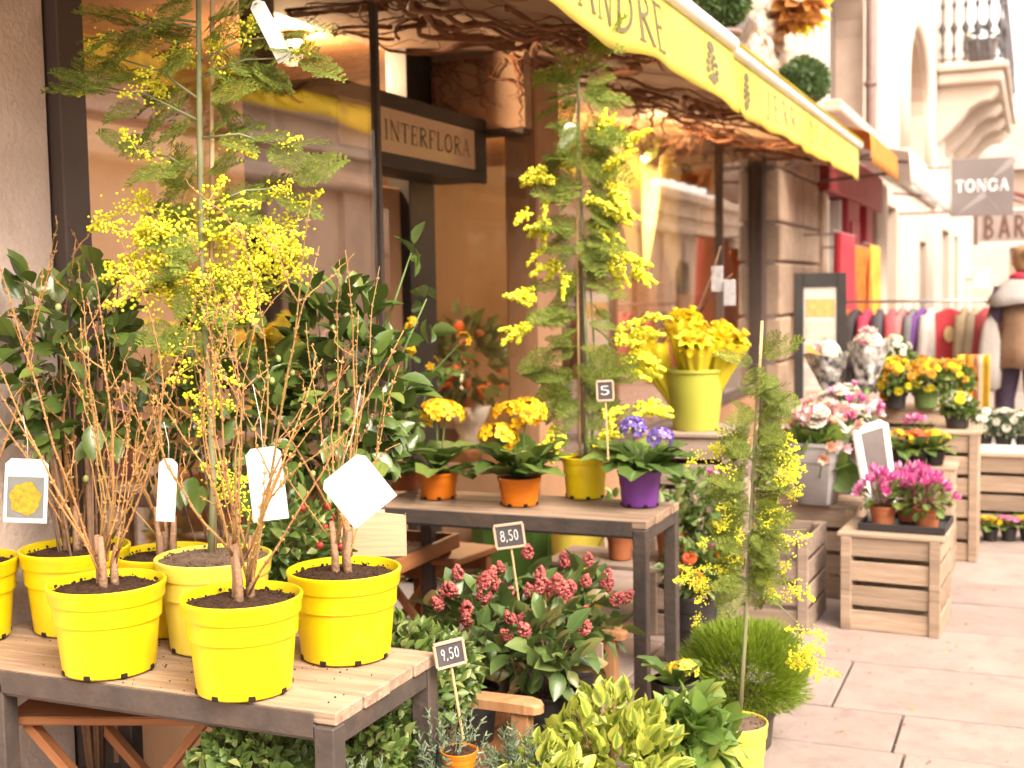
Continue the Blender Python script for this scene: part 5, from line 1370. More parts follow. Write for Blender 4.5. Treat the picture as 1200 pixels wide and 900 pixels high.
skimmia(640, 764, 3.42, 'pink budded skimmia in the middle of the low bench, front', 14, 3)
skimmia(676, 722, 3.8, 'pink budded skimmia at the right end beside the iron table leg', 15, 4)
chalk_sign('chalk price sign on a stick among the skimmias', at_d(597, 628, 3.6), .078, .062, R(20), R(-7), .24, '8,50')
chalk_sign('chalk price sign at the rear corner of the near table', at_d(527, 766, 2.72), .062, .05, R(42), R(-8), .2, '9,50')

# ------------------------------------------------------------------ wooden tray stand, stool and board behind the pots
a = at_z(440, 668, .52); b = at_z(536, 626, .52)
ty = thing('tray_stand', 'orange brown wooden tray on crossed legs behind the right yellow pot', 'stand', ((a.x + b.x) / 2, (a.y + b.y) / 2, 0))
L_ = (b - a).length; ty.rotation_euler = (0, 0, math.atan2(b.y - a.y, b.x - a.x))
bpart('tray_rim', (-L_ / 2, -.01, .47), (L_ / 2, .01, .525), M_teak, ty, .003); bpart('tray_rim', (-L_ / 2, .36, .47), (L_ / 2, .38, .525), M_teak, ty, .003)
bpart('tray_rim', (-L_ / 2, .011, .47), (-L_ / 2 + .02, .359, .525), M_teak, ty, .003); bpart('tray_rim', (L_ / 2 - .02, .011, .47), (L_ / 2, .359, .525), M_teak, ty, .003)
for k in range(4): bpart('tray_slat', (-L_ / 2 + .021, .012 + k * .087, .474), (L_ / 2 - .021, .012 + k * .087 + .08, .486), M_plank, ty)
for s_ in (-1, 1):
    bar('leg', (s_ * (L_ / 2 - .06), -.02 + .03, .47), (s_ * (L_ / 2 - .06), .36, .005), .03, .018, M_teak, ty, up=(1, 0, 0)); bar('leg', (s_ * (L_ / 2 - .10), .35, .47), (s_ * (L_ / 2 - .10), -.03, .005), .03, .018, M_teak, ty, up=(1, 0, 0))
p = at_d(440, 624, 3.05)
bd = thing('wooden_board', 'pale wooden board with rounded corner behind the tilted white label', 'board', (p.x, p.y, p.z), R(23))
rc = [(-.085, -.06), (.075, -.06), (.075, .04)] + [(.055 + .02 * math.cos(t_), .04 + .02 * math.sin(t_)) for t_ in np.linspace(0, 1.57, 6)] + [(-.085, .06)]
poly_slab('panel', rc, [], ((0, 0, 0), (1, 0, 0), (0, 0, 1), (0, -1, 0)), .014, woodmat('pale_board_wood', (.55, .4, .25), (.47, .32, .19), 'x'), bd)
bpart('foot', (-.02, .016, -p.z + .0), (.02, .05, .05), M_crate, bd)
p = at_z(520, 652, .44)
so_ = thing('wooden_stool', 'brown square wooden stool behind the tray stand', 'stool', (p.x - .1, p.y + .12, 0), R(-8))
bpart('seat', (-.2, -.16, .415), (.2, .16, .44), M_teak, so_, .004)
for sx in (-1, 1):
    for sy in (-1, 1): bpart('leg', (sx * .16 - .02, sy * .12 - .02, .001), (sx * .16 + .02, sy * .12 + .02, .414), M_teak, so_)
for sy in (-1, 1): bpart('apron', (-.139, sy * .12 - .008, .35), (.139, sy * .12 + .008, .413), M_teak, so_)
# crossed legs of a folding stand under the near table
p = at_d(160, 880, 2.9)
fs = thing('folding_stand', 'red brown folding stand with crossed legs under the near table', 'stand', (p.x, p.y, 0), R(20))
for yy in (-.12, .12):
    bar('leg', (-.2, yy, .5), (.2, yy, .01), .035, .02, M_teak, fs); bar('leg', (.2, yy + .022, .5), (-.2, yy + .022, .01), .035, .02, M_teak, fs)
bpart('top', (-.24, -.16, .505), (.24, .16, .525), M_teak, fs); bpart('stretcher', (.17, -.105, .05), (.2, .115, .08), M_teak, fs)
# green mat seen behind the stool
mb = MB(); p = at_z(620, 655, .20)
gr_ = thing('green_bin', 'dark green low bin behind the skimmias under the middle table', 'bin', (p.x - .12, p.y + .25, 0.001))
mb = MB(); lathe(mb, [(0, 0), (.2, 0), (.23, .36), (.25, .36), (.25, .39), (.22, .39), (.2, .3), (0, .02)], 24, sq=5); mb.build('body', mat('green_plastic', (.05, .11, .015), (.06, .13, .02), rough=.5), gr_, False)

# ------------------------------------------------------------------ under the middle table
def crate(label, c, w, d, h, rz=0.0, m_=None, slats=4, lid=False, z0=0.0, group='slatted wooden crates'):
    m_ = m_ or M_crate
    t = thing('wooden_crate', label, 'crate', (c[0], c[1], z0 + .001), rz, group); pst = .036; th = .012
    for sx in (-1, 1):
        for sy in (-1, 1): bpart('corner_post', (sx * (w / 2 - th) - (pst if sx > 0 else 0), sy * (d / 2 - th) - (pst if sy > 0 else 0), 0), (sx * (w / 2 - th) + (0 if sx > 0 else pst), sy * (d / 2 - th) + (0 if sy > 0 else pst), h), m_, t)
    gap = .020; sh = (h - gap * (slats - 1)) / slats
    for k in range(slats):
        z_ = k * (sh + gap) + .0005
        for sy in (-1, 1): piece('slat', (U(-.001, .001), sy * (d / 2 - th / 2), z_ + sh / 2), (w, th - .0015, sh - .002), m_, t, .0015)
        for sx in (-1, 1): piece('slat', (sx * (w / 2 - th / 2), 0, z_ + sh / 2), (th - .0015, d - 2 * th - .001, sh - .002), m_, t, .0015)
    for sx in (-1, 1):      # outer battens on the front
        for sy in (-1, 1): bpart('batten', (sx * (w / 2 - .022) - .022, sy * (d / 2 + .006) - .0055, 0), (sx * (w / 2 - .022) + .022, sy * (d / 2 + .006) + .0055, h), m_, t)
    n = 4
    for k in range(n): bpart('bottom_board', (-w / 2 + .013, -d / 2 + .014 + k * (d - .028) / n, .01), (w / 2 - .013, -d / 2 + .014 + (k + 1) * (d - .028) / n - .01, .02), m_, t)
    if lid:
        for k in range(4): piece('lid_board', (0, -d / 2 - .012 + (k + .5) * (d + .024) / 4, h + .009), (w + .03, (d + .024) / 4 - .003, .016), m_, t, .002)
    return t
def cat_(c, dx, dy, rz): return (c[0] + dx * math.cos(rz) - dy * math.sin(rz), c[1] + dx * math.sin(rz) + dy * math.cos(rz))
p = at_d(725, 690, 4.55)
shf = thing('low_shelf', 'low weathered shelf with terracotta pots under the middle table', 'shelf', (-1.42, 4.55, 0))
bpart('top', (-.32, -.15, .385), (.3, .15, .405), M_crate2, shf)
for sx in (-.28, .26):
    for k in range(3): bpart('side_board', (sx - .01, -.14 + k * .095, 0.001), (sx + .01, -.14 + k * .095 + .085, .384), M_crate2, shf)
def terr(px, label, m_=M_potT, r=.055, h=.13, z=.406, yy=4.5, leaf=True):
    q = at_y(px, 660, yy); t = thing('terracotta_pot', label, 'potted plant', (q.x, yy, z), group='pots on the low shelf')
    zs = pot(t, r, h, m_, notches=0, seg=22)
    leafy(t, zs, (0, 0, zs + .07), (.09, .09, .07), 26, 30, .06, M_small, [L_OVAL2], n_st=5)
terr(727, 'terracotta pot behind the front leg of the middle table'); terr(786, 'terracotta pot between the right legs of the middle table')
p = at_z(678, 668, .18)
yb = thing('yellow_bucket', 'large ochre yellow bucket standing under the middle table', 'bucket', (p.x, p.y, .001))
mb = MB(); lathe(mb, [(0, .0), (.1, .0), (.125, .37), (.13, .37), (.13, .385), (.12, .385), (.095, .02), (0, .02)], 30); o = mb.build('body', M_potPale, yb, True, sharp=40)
mb = MB(); tube(mb, [(-.128, 0, .36), (-.11, -.05, .30), (0, -.12, .26), (.11, -.05, .30), (.128, 0, .36)], .003, 5); mb.build('handle', M_metal, yb)

# ------------------------------------------------------------------ foreground greenery along the bottom
def shrub_small(px, py, depth, r, rz, m_, label, n=1500, llen=.032, tpl=L_OVAL2, group='small green shrubs at the front', potm=None, up=.4, pr=.1, ph=.17):
    c = at_d(px, py, depth); t = thing('small_shrub', label, 'shrub', (c.x, c.y, .001), group=group)
    ph = min(ph, max(.06, c.z - rz * .7)); zs = pot(t, pr, ph, potm or M_potK, notches=0, seg=22)
    P, D = ell_pts(n, (0, 0, c.z), (r, r, rz), .45, -.8); mb = MB()
    # leaves in little whorls
    mb.inst(tpl, basis(norm(D + rdir(n) * .9 + np.array([0, 0, up])), norm(D + rdir(n) * .5 + np.array([0, 0, .6])), rng.uniform(.7, 1.2, n) * llen), P)
    tag(mb.build('foliage', m_, t), kind='stuff'); stems_to(t, P[:14], zs, M_bark)
    return t
shrub_small(468, 800, 3.0, .15, .14, M_small, 'small leaved green shrub behind the rear table leg')
shrub_small(300, 905, 2.55, .12, .12, M_small, 'small leaved green shrub under the front of the near table', 1100)
shrub_small(420, 880, 2.75, .12, .13, M_small, 'green shrub between the legs of the near table', 1100)
shrub_small(520, 790, 3.1, .085, .09, M_small, 'pale tipped shrub left of the bench arm', 800)
def conifer(px, py, depth, r, h, label, ph=.29):
    c = at_d(px, py, depth); t = thing('dwarf_conifer', label, 'shrub', (c.x, c.y, .001), group='grey green dwarf conifers')
    zs = pot(t, .085, ph, M_potK, notches=0, seg=22)
    n = 70; mb = MB(); base = np.array([0, 0, zs])
    for k in range(n):
        d = norm((rdir(1, .9, .6)))[0]; L_ = U(.5, 1) * h; tip = base + d * L_ * np.array([r / h * 1.6, r / h * 1.6, 1])
        m_ = 46; s_ = np.linspace(.25, 1, m_)[:, None]; P = base + (tip - base) * s_ + rng.normal(0, .003, (m_, 3))
        D = norm((tip - base)[None] / np.linalg.norm(tip - base) * .9 + rdir(m_) * .8); mb.inst(L_FLECK, basis(D, rdir(m_)) * np.stack([np.full(m_, .004), np.full(m_, .016), np.full(m_, .004)], 1)[:, None, :], P)
    tag(mb.build('foliage', M_conif, t), kind='stuff')
conifer(515, 935, 2.75, .14, .28, 'grey green dwarf conifer at the bottom edge beside the bench'); conifer(420, 930, 2.55, .1, .24, 'grey green dwarf conifer at the bottom edge under the table corner')
conifer(605, 950, 2.85, .08, .2, 'grey green dwarf conifer at the bottom edge in front of the bench arm')
p = at_d(538, 886, 2.72); t = thing('small_orange_pot', 'tiny orange pot showing between the grey conifers', 'pot', (p.x, p.y, p.z - .045))
pot(t, .04, .06, M_potO, notches=0, seg=22); bpart('stand', (-.035, -.035, -(p.z - .045) + .001), (.035, .035, .0), M_crate2, t)

def variegated(px, py, depth, r, rz, label, n_obj, m_, tpls, llen, group=None, potm=None):
    c = at_d(px, py, depth); t = thing('leafy_shrub', label, 'shrub', (c.x, c.y, .001), group=group)
    zs = pot(t, .12, max(.08, c.z - rz * .75), potm or M_potK, notches=0, seg=26)
    leafy(t, zs, (0, 0, c.z), (r, r, rz), n_obj, 360, llen, m_, tpls, inner=.72, upb=.75, n_st=16)
    return t
variegated(712, 900, 3.05, .165, .165, 'yellow green variegated shrub at the bottom edge of the picture', 298, M_vari, [L_OVAL2, L_LANCE, L_OVAL], .055)
variegated(806, 872, 3.2, .085, .085, 'broad leaved green plant in front of the yellow mimosa pot', 44, M_broad, [L_OVAL, L_LANCE], .10)
variegated(640, 925, 2.85, .09, .09, 'pale green leafy plant at the bottom edge in front of the bench rail', 60, M_vari, [L_LANCE], .06)
p = at_d(792, 788, 3.5); t = thing('yellow_primrose', 'pale yellow primrose beside the round heath bush', 'potted plant', (p.x, p.y, .001)); zs = pot(t, .07, p.z - .02, M_potK, notches=0, seg=20)
primula(t, zs, leafmat('pale_primrose', (.8, .66, .04), (.82, .72, .1), rough=.6), 12, .1, ((0, 0, .05), (.03, -.02, .07)), 10, .035, 3)
bar('wood_marker', (-.19, -.12, .1), (-.19, -.12, p.z + .1), .03, .006, M_crate, t, up=(0, 1, 0))
c = at_d(872, 772, 3.9); t = thing('heath_bush', 'round fine leaved green heath bush in dark pot beside pavement', 'shrub', (c.x, c.y, .001))
zs = pot(t, .105, .17, mat('dark_grey_pot', (.09, .075, .065), (.07, .06, .05), rough=.6), notches=0, seg=28)
n = 20000; D = rdir(n); D[:, 2] = np.where(D[:, 2] < -.7, -D[:, 2] * .6, D[:, 2]); D = norm(D)
lump = 1 + .09 * np.sin(D[:, :1] * 7 + 2) * np.sin(D[:, 1:2] * 8) + .06 * np.sin(D[:, 2:] * 11)
P = np.array([0, 0, c.z - .04]) + D * rng.uniform(.35, 1, (n, 1)) ** .5 * lump * np.array([.195, .195, .155])
mb = MB(); mb.inst(L_NEEDLE, basis(norm(D + rdir(n) * .45 + np.array([0, 0, .5])), rdir(n)) * np.stack([np.full(n, .028), np.full(n, .03), np.full(n, .03)], 1)[:, None, :], P); tag(mb.build('foliage', M_heath, t), kind='stuff'); stems_to(t, P[:20], zs, M_bark, .003)

# ------------------------------------------------------------------ small mimosa on the pavement
p8 = at_d(862, 845, 3.5); mz = thing('potted_mimosa', 'small flowering mimosa on a stake in yellow pot at pavement edge', 'potted plant', (p8.x, p8.y, .001))
zs = pot(mz, .088, p8.z, M_potPale, notches=0, soil=M_soil2, fill=.96, crumbs=80)
d8 = depth_of((p8.x, p8.y, .24))
def loc8(px, py, dd=0.0): return np.array((at_d(px, py, d8 + dd) - Vector(mz.location))[:])
mb = MB(); tube(mb, [loc8(866, 838), loc8(872, 760), loc8(876, 680), loc8(880, 600), loc8(885, 500), loc8(890, 415)], [.0065, .0055, .005, .0045, .0035, .002], 7); mb.build('trunk', M_mimS, mz)
mb = MB(); tube(mb, [loc8(868, 840, .015), loc8(880, 640, .015), loc8(893, 376, .015)], .005, 6); mb.build('stake', M_stake, mz)
r7 = np.random.default_rng(14); fr = []; sp = []
for k in range(120):
    y0 = 415 + 280 * r7.random() ** .85; cx_ = np.interp(y0, [400, 840], [890, 864]); w = np.interp(y0, [410, 450, 500, 560, 620, 680, 760], [2, 4, 8, 10, 14, 12, 6]) * r7.random(); sg_ = r7.choice([-1, 1]) if r7.random() < .8 else 1
    fr.append((cx_ + sg_ * r7.uniform(0, w), y0, sg_ * r7.uniform(.2, 1), r7.uniform(-.6, .7), r7.uniform(.6, 1.0)))
for k in range(64):
    y0 = r7.uniform(500, 705); cx_ = 878; sg_ = 1 if r7.random() < .72 else -1
    sp.append((cx_ + sg_ * r7.uniform(4, 50), y0, sg_ * r7.uniform(.1, 1), r7.uniform(-.4, 1), r7.uniform(.7, 1.1)))
for k in range(14): sp.append((950 + r7.normal(0, 9), 752 + r7.normal(0, 13), r7.normal(0, .7), r7.uniform(0, 1), .9))
for k in range(8): sp.append((815 + r7.normal(0, 10), 690 + r7.normal(0, 20), -r7.uniform(.2, 1), r7.uniform(-.3, .8), .8))
for (x0, y0, x1, y1) in ((876, 690, 950, 745), (879, 640, 945, 620), (880, 600, 835, 590), (884, 540, 830, 520), (884, 530, 930, 545), (877, 680, 820, 690), (880, 620, 930, 660)):
    mb = MB(); tube(mb, [loc8(x0, y0), loc8((x0 + x1) / 2, (y0 + y1) / 2 - 8, U(-.02, .02)), loc8(x1, y1, U(-.04, .04))], [.003, .0022, .0012], 5); mb.build('branch', M_mimS, mz)
mimosa_crown(mz, loc8, fr, sp, 11, (.10, .15), (.05, .085))

# ------------------------------------------------------------------ crates, buckets and trays along the pavement
crA = crate('pale slatted crate with lid on the pavement under the cyclamens', (-.535, 5.43), .40, .36, .395, R(-3), lid=True)
zA = .395 + .018 + .001
pB = at_z(952, 742, 0)
crate('weathered slatted crate behind the small mimosa', (pB.x - .24, pB.y + .2), .46, .38, .40, R(-2), M_crate2)
pB2 = at_d(955, 600, 5.95)
crate('weathered crate under the grey flower buckets', (pB2.x + .01, pB2.y), .44, .42, .42, R(-4), M_crate, lid=True)
pC = at_d(818, 505, 5.25)
crate('lower crate of the stack under the lime bucket', (pC.x, pC.y), .36, .40, .415, R(3), M_crate2); crate('upper crate of the stack under the lime bucket', (pC.x, pC.y), .36, .40, .415, R(3), M_crate2, lid=True, z0=.418)
pD = at_d(1080, 478, 7.1)
crate('lower crate of the stack under the orange flowers', (pD.x, pD.y + .1), .50, .38, .36, 0, M_crate); crate('upper crate of the stack under the orange flowers', (pD.x, pD.y + .1), .50, .38, .36, 0, M_crate, z0=.363, lid=True)
zD = .363 + .36 + .02
pD2 = at_d(1122, 500, 6.55)
crate('narrow tall crate under the black potted plant', (pD2.x, pD2.y), .22, .3, .66, 0, M_crate, 6, lid=True)
pF = at_d(1075, 545, 6.3)
crate('crate carrying the red and yellow primroses', (pF.x, pF.y), .36, .34, .52, 0, M_crate, 5, lid=True)
pE = at_d(1176, 530, 7.35)
crate('crate carrying the white flowering tray at the right edge', (pE.x, pE.y), .36, .36, .43, 0, M_crate, 4, lid=True)

def flower_mesh(name, mats, kind):
    mb = MB()
    if kind == 'daffodil':
        for i in range(6):
            a = i * 1.047; mb.inst(L_OVAL, basis(np.array([[math.cos(a), math.sin(a), .35]]), np.array([[0, 0, 1.]]), np.array([1.0])), np.zeros((1, 3)))
        lathe(mb, [(.12, 0), (.2, .3), (.26, .55), (.36, .7), (.3, .68), (.16, .3), (0, .1)], 10, mi=1)
    elif kind == 'cyclamen':
        for i in range(5):
            a = i * 1.2566; mb.inst(L_OVAL2, basis(np.array([[math.cos(a) * .45, math.sin(a) * .45, 1]]), np.array([[math.cos(a), math.sin(a), .2]]), np.array([1.0])), np.array([[math.cos(a) * .08, math.sin(a) * .08, 0]]))
        mb.add(ICO1[0] * .14, ICO1[1], 1)
    elif kind == 'tulip':
        for i in range(6):
            a = i * 1.047; mb.inst(L_OVAL, basis(np.array([[math.cos(a) * .28, math.sin(a) * .28, 1]]), np.array([[-math.cos(a), -math.sin(a), .2]]), np.array([1.0])), np.array([[math.cos(a) * .12, math.sin(a) * .12, 0]]))
    elif kind == 'mum':
        for lay, (n_, up, s_) in enumerate(((12, .15, 1), (10, .6, .85), (7, 1.6, .6))):
            for i in range(n_):
                a = i * 6.283 / n_ + lay; mb.inst(L_PETAL, basis(np.array([[math.cos(a), math.sin(a), up]]), np.array([[0, 0, 1.]]), np.array([s_])), np.zeros((1, 3)))
    return mb.data(name, mats)
M_mag = leafmat('cyclamen_magenta', (.55, .07, .26), (.68, .16, .42), (.78, .5, .64), rough=.6, trans=.3)
M_pinkp = leafmat('pale_pink_petal', (.75, .45, .44), (.8, .62, .58), (.7, .25, .4), rough=.6, trans=.35)
M_peach = leafmat('peach_petal', (.78, .42, .28), (.8, .55, .42), (.66, .22, .12), rough=.6, trans=.35)
M_whitep = leafmat('white_petal', (.72, .7, .6), (.8, .78, .7), (.72, .7, .4), rough=.6, trans=.3)
M_redp = leafmat('red_petal', (.6, .05, .03), (.68, .14, .04), (.7, .3, .03), rough=.6, trans=.3)
M_orp = leafmat('orange_bloom', (.6, .26, .02), (.68, .38, .03), (.5, .18, .02), rough=.7, trans=.25)
FLW = {k: flower_mesh('flower', v, q) for k, (v, q) in dict(daf=([Mfy, M_primY], 'daffodil'), cyc=([M_mag, M_redp], 'cyclamen'), tulP=([M_pinkp], 'tulip'), tulO=([M_peach], 'tulip'), tulM=([M_mag], 'tulip'), mumW=([M_whitep], 'mum'), mumO=([M_orp], 'mum'), mumR=([M_redp], 'mum'), mumY=([Mfy], 'mum')).items()}
def blooms(t, keys, P, D, S): place_local(t, 'flower', [FLW[k] for k in keys], P, np.cross(D, rdir(len(D))), D, S)

# cyclamens on their black tray
tc_ = thing('plant_tray', 'shallow black plastic tray on the lid of the pale crate', 'tray', (-.50, 5.46, zA + .0015), R(-3))
bpart('base', (-.17, -.15, 0), (.17, .15, .006), M_potK, tc_)
for (a, b) in (((-.175, -.155, 0), (.175, -.149, .03)), ((-.175, .149, 0), (.175, .155, .03)), ((-.175, -.1485, 0), (-.169, .1485, .03)), ((.169, -.1485, 0), (.175, .1485, .03))): bpart('rim', a, b, M_potK, tc_)
def cyclamen(dx, dy, label, n_fl=26, s_=1.0):
    q = cat_((-.50, 5.46), dx, dy, R(-3)); t = thing('potted_cyclamen', label, 'potted plant', (q[0], q[1], zA + .0085), group='magenta cyclamens on the crate')
    zs = pot(t, .056, .085, M_potT, notches=0, seg=22)
    n = 46; D = rdir(n, .3, 1); P = np.array([0, 0, zs + .03]) + D * np.array([.085, .085, .04]) * rng.uniform(.6, 1, (n, 1))
    place_local(t, 'leaf', [leaf_mesh('leaf', L_PETAL, M_prim)], P, norm(D + np.array([0, 0, .2])), norm(rdir(n, 1.2, .5)), rng.uniform(.035, .055, n))
    D = norm(rdir(n_fl, 1.5, .6)); P = np.array([0, 0, zs]) + D * np.array([.12, .12, .15]) * rng.uniform(.8, 1.1, (n_fl, 1)); mb = MB()
    for q_ in P: tube(mb, [(q_[0] * .2, q_[1] * .2, zs), (q_[0] * .8, q_[1] * .8, zs + (q_[2] - zs) * .6), q_], .0016, 4)
    tag(mb.build('stalks', mat('cyclamen_stalk', (.3, .1, .1), rough=.6), t), kind='stuff')
    blooms(t, ['cyc'], P, norm(D + rdir(n_fl) * .3), rng.uniform(.03, .042, n_fl))
cyclamen(-.09, -.05, 'magenta cyclamen at the left front of the black tray'); cyclamen(.09, -.04, 'magenta cyclamen at the right front of the black tray', 30); cyclamen(.0, .08, 'magenta cyclamen at the back of the black tray', 24)
# lime bucket of daffodil bunches
lb = thing('lime_bucket', 'lime yellow bucket on the crate stack full of daffodil bunches', 'bucket', (pC.x, pC.y - .04, .418 + .415 + .019))
mb = MB(); lathe(mb, [(0, 0), (.092, 0), (.095, .006), (.122, .24), (.130, .243), (.131, .255), (.124, .257), (.118, .25), (.09, .02), (0, .02)], 32); mb.build('body', M_potL, lb, True, sharp=40)
M_ywrap = mat('yellow_paper', (.82, .70, .04), (.80, .64, .03), rough=.6, scale=6, trans=.4)
for k, (lx, ly, ln, nf) in enumerate(((-.15, -.02, .27, 20), (-.05, .04, .36, 20), (.02, -.06, .28, 22), (.11, .0, .29, 22), (.06, .08, .31, 16))):
    bn_ = thing('daffodil_bunch', ['daffodil bunch leaning out at the left of the lime bucket', 'tallest daffodil bunch standing in the lime bucket', 'daffodil bunch at the front of the lime bucket', 'daffodil bunch leaning out at the right of the lime bucket', 'daffodil bunch at the back of the lime bucket'][k], 'flowers', (lb.location.x + lx * .35, lb.location.y + ly * .35, lb.location.z + .025), group='daffodil bunches in the lime bucket')
    ax = norm(np.array([[lx * .8, ly, ln]]))[0]; L_ = ln + .07; top = ax * L_
    mb = MB(); V = []; F = []; sx = norm(np.cross(ax, [0, 1, .1])[None])[0]; sy = np.cross(ax, sx); n_ = 56
    for i in range(n_ + 1):
        a = i / n_ * 6.283
        for j in range(6):
            s_ = j / 5; rr = (.018 + .062 * s_ ** 1.6) * (1 + (.04 + .07 * s_) * math.sin(a * 9 + k)); V.append(ax * L_ * (.10 + .86 * s_ + .06 * s_ ** 3 * abs(math.sin(a * 5.5 + k))) + rr * (math.cos(a) * sx + math.sin(a) * sy))
    for i in range(n_):
        for j in range(5): F.append((i * 6 + j, i * 6 + 6 + j, i * 6 + 7 + j, i * 6 + 1 + j))
    mb.add(V, F); mb.build('paper', M_ywrap, bn_)
    D = norm(ax[None] * .9 + rdir(nf) * .6); a = rng.uniform(0, 6.28, nf); q = np.sqrt(rng.uniform(0, 1, nf)) * .055
    P = top[None] + np.cos(a)[:, None] * q[:, None] * sx + np.sin(a)[:, None] * q[:, None] * sy + ax * rng.uniform(-.05, .035, (nf, 1))
    blooms(bn_, ['daf'], P, D, rng.uniform(.045, .06, nf))
    mb = MB()
    for q_ in P: tube(mb, [ax * .01, q_ * .7, q_], .003, 4)
    tag(mb.build('stalks', M_grn, bn_), kind='stuff')
# grey square buckets with mixed flowers
def gbucket(px, py, depth, label, z):
    c = at_d(px, py, depth); t = thing('grey_bucket', label, 'bucket', (c.x, c.y, z), R(-8), group='grey square flower buckets')
    mb = MB(); lathe(mb, [(0, 0), (.075, 0), (.08, .006), (.108, .20), (.112, .2), (.114, .225), (.116, .27), (.122, .272), (.122, .288), (.112, .288), (.075, .02), (0, .02)], 36, sq=7); mb.build('body', M_potG, t, True, sharp=35)
    return t
zB = .42 + .02
g1 = gbucket(958, 590, 5.75, 'grey square bucket in front, full of tulips', zB); g2 = gbucket(990, 586, 6.05, 'grey square bucket behind, beside the white frame', zB)
def mixed(t, keys, n, label, name, cat, rx, top, leafm, nl=60, up=.2, group=None, fs=(.035, .05)):
    b = thing(name, label, cat, (t.location.x, t.location.y, t.location.z + .03), group=group)
    D = norm(rdir(n, 1.3, .7)); P = np.array([0, 0, .2]) + D * np.array([rx, rx, top]) * rng.uniform(.75, 1.1, (n, 1)); blooms(b, keys, P, D, rng.uniform(fs[0], fs[1], n)); mb = MB()
    for q_ in P: tube(mb, [(q_[0] * .2, q_[1] * .2, 0), (q_[0] * .55, q_[1] * .55, q_[2] * .6), q_], .003, 4)
    tag(mb.build('stalks', M_grn, b), kind='stuff')
    D = norm(rdir(nl, .9, .7)); place_local(b, 'leaf', [leaf_mesh('leaf', L_LANCE, leafm), leaf_mesh('leaf', L_BLADE, leafm)], np.array([0, 0, .16]) + D * .05, D, rdir(nl), rng.uniform(.12, .2, nl))
    return b
mixed(g1, ['tulO', 'tulP', 'mumW', 'tulP', 'tulO', 'tulP'], 80, 'peach and pink tulips with yellow green leaves in the front bucket', 'tulip_bunch', 'flowers', .20, .22, M_broad, 60, group='cut flowers in the grey buckets')
mixed(g2, ['tulP', 'mumW', 'mumW', 'tulP', 'tulM'], 70, 'pale pink and magenta flowers in the rear bucket', 'pink_bunch', 'flowers', .19, .27, M_broad, 40, group='cut flowers in the grey buckets')
mb_ = None
def wrap(px, py, depth, label, m_, lean, h=.30, r=.09):
    c = at_d(px, py, depth); t = thing('wrapped_bouquet', label, 'bouquet', (c.x, c.y, c.z), group='bouquets in patterned paper')
    mb = MB(); V = []; F = []; n_ = 24
    for i in range(n_ + 1):
        a = i / n_ * 6.283
        for j in range(6):
            s_ = j / 5; rr = (.04 + r * s_) * (1 + .1 * math.sin(a * 5 + j)); V.append((rr * math.cos(a) + lean * s_ * h, rr * math.sin(a), (s_ - .5) * h * (1 + .16 * math.sin(a * 2))))
    for i in range(n_):
        for j in range(5): F.append((i * 6 + j, i * 6 + 6 + j, i * 6 + 7 + j, i * 6 + 1 + j))
    mb.add(V, F); mb.build('paper', m_, t)
    n = 10; D = norm(rdir(n, 1, .6)); blooms(t, ['mumW', 'tulP'], np.array([lean * h, 0, h * .46]) + D * .06, D, rng.uniform(.03, .045, n))
    mb = MB(); tube(mb, [(0, 0, -h * .5), (0, 0, -h * .5 - .12)], .02, 6); mb.build('stalks', M_grn, t)
    zb = h * .5 + .06; mb = MB(); lathe(mb, [(0, -c.z + .002), (.08, -c.z + .002), (.07, -c.z + .1), (.055, -zb - .1), (.065, -zb), (.055, -zb), (.045, -zb - .1), (0, -zb - .12)], 16); mb.build('vase', M_vase[2], t)
M_pat = mat('black_white_paper', (.02, .02, .02), (.72, .7, .66), rough=.5, scale=26, detail=1.0)
M_pat2 = mat('white_paper', (.5, .47, .43), (.42, .39, .35), rough=.5, scale=10)
wrap(1014, 428, 6.3, 'bouquet in black and white patterned paper beside the orange flowers', M_pat, .1, .22, .065); wrap(973, 436, 6.4, 'bouquet in dark patterned paper in front of the black poster frame', M_pat, -.08, .18, .075)
# white picture frame leaning behind the crate lid
wf = thing('leaning_picture', 'empty white picture frame leaning at the left of the cyclamens', 'picture frame')
c0, c1, c2, c3 = at_d(1003, 500, 5.62), at_d(1036, 490, 5.76), at_d(1049, 592, 5.52), at_d(1022, 606, 5.38)
wf.location = (c3.x, c3.y, zA + .001)
off = Vector((c3.x, c3.y, c3.z))
q = [Vector(v) - off for v in (c0, c1, c2, c3)]
nr = (q[1] - q[0]).cross(q[3] - q[0]).normalized()
for (i, j, w) in ((0, 3, .036), (1, 2, .034)): bar('stile', q[i], q[j], w, .02, M_white, wf, up=nr)
e1 = (q[1] - q[0]).normalized() * .019; e2 = (q[2] - q[3]).normalized() * .019
bar('rail', q[0] + e1, q[1] - e1, .036, .02, M_white, wf, up=nr); bar('rail', q[3] + e2, q[2] - e2, .036, .02, M_white, wf, up=nr)
mb = MB(); mb.add([q[0] + e1 - nr * .006, q[1] - e1 - nr * .006, q[2] - e2 - nr * .006, q[3] + e2 - nr * .006], [(0, 1, 2, 3)]); mb.build('pane', mat('frame_pane', (.13, .11, .10), (.10, .085, .08), rough=.2), wf, False)
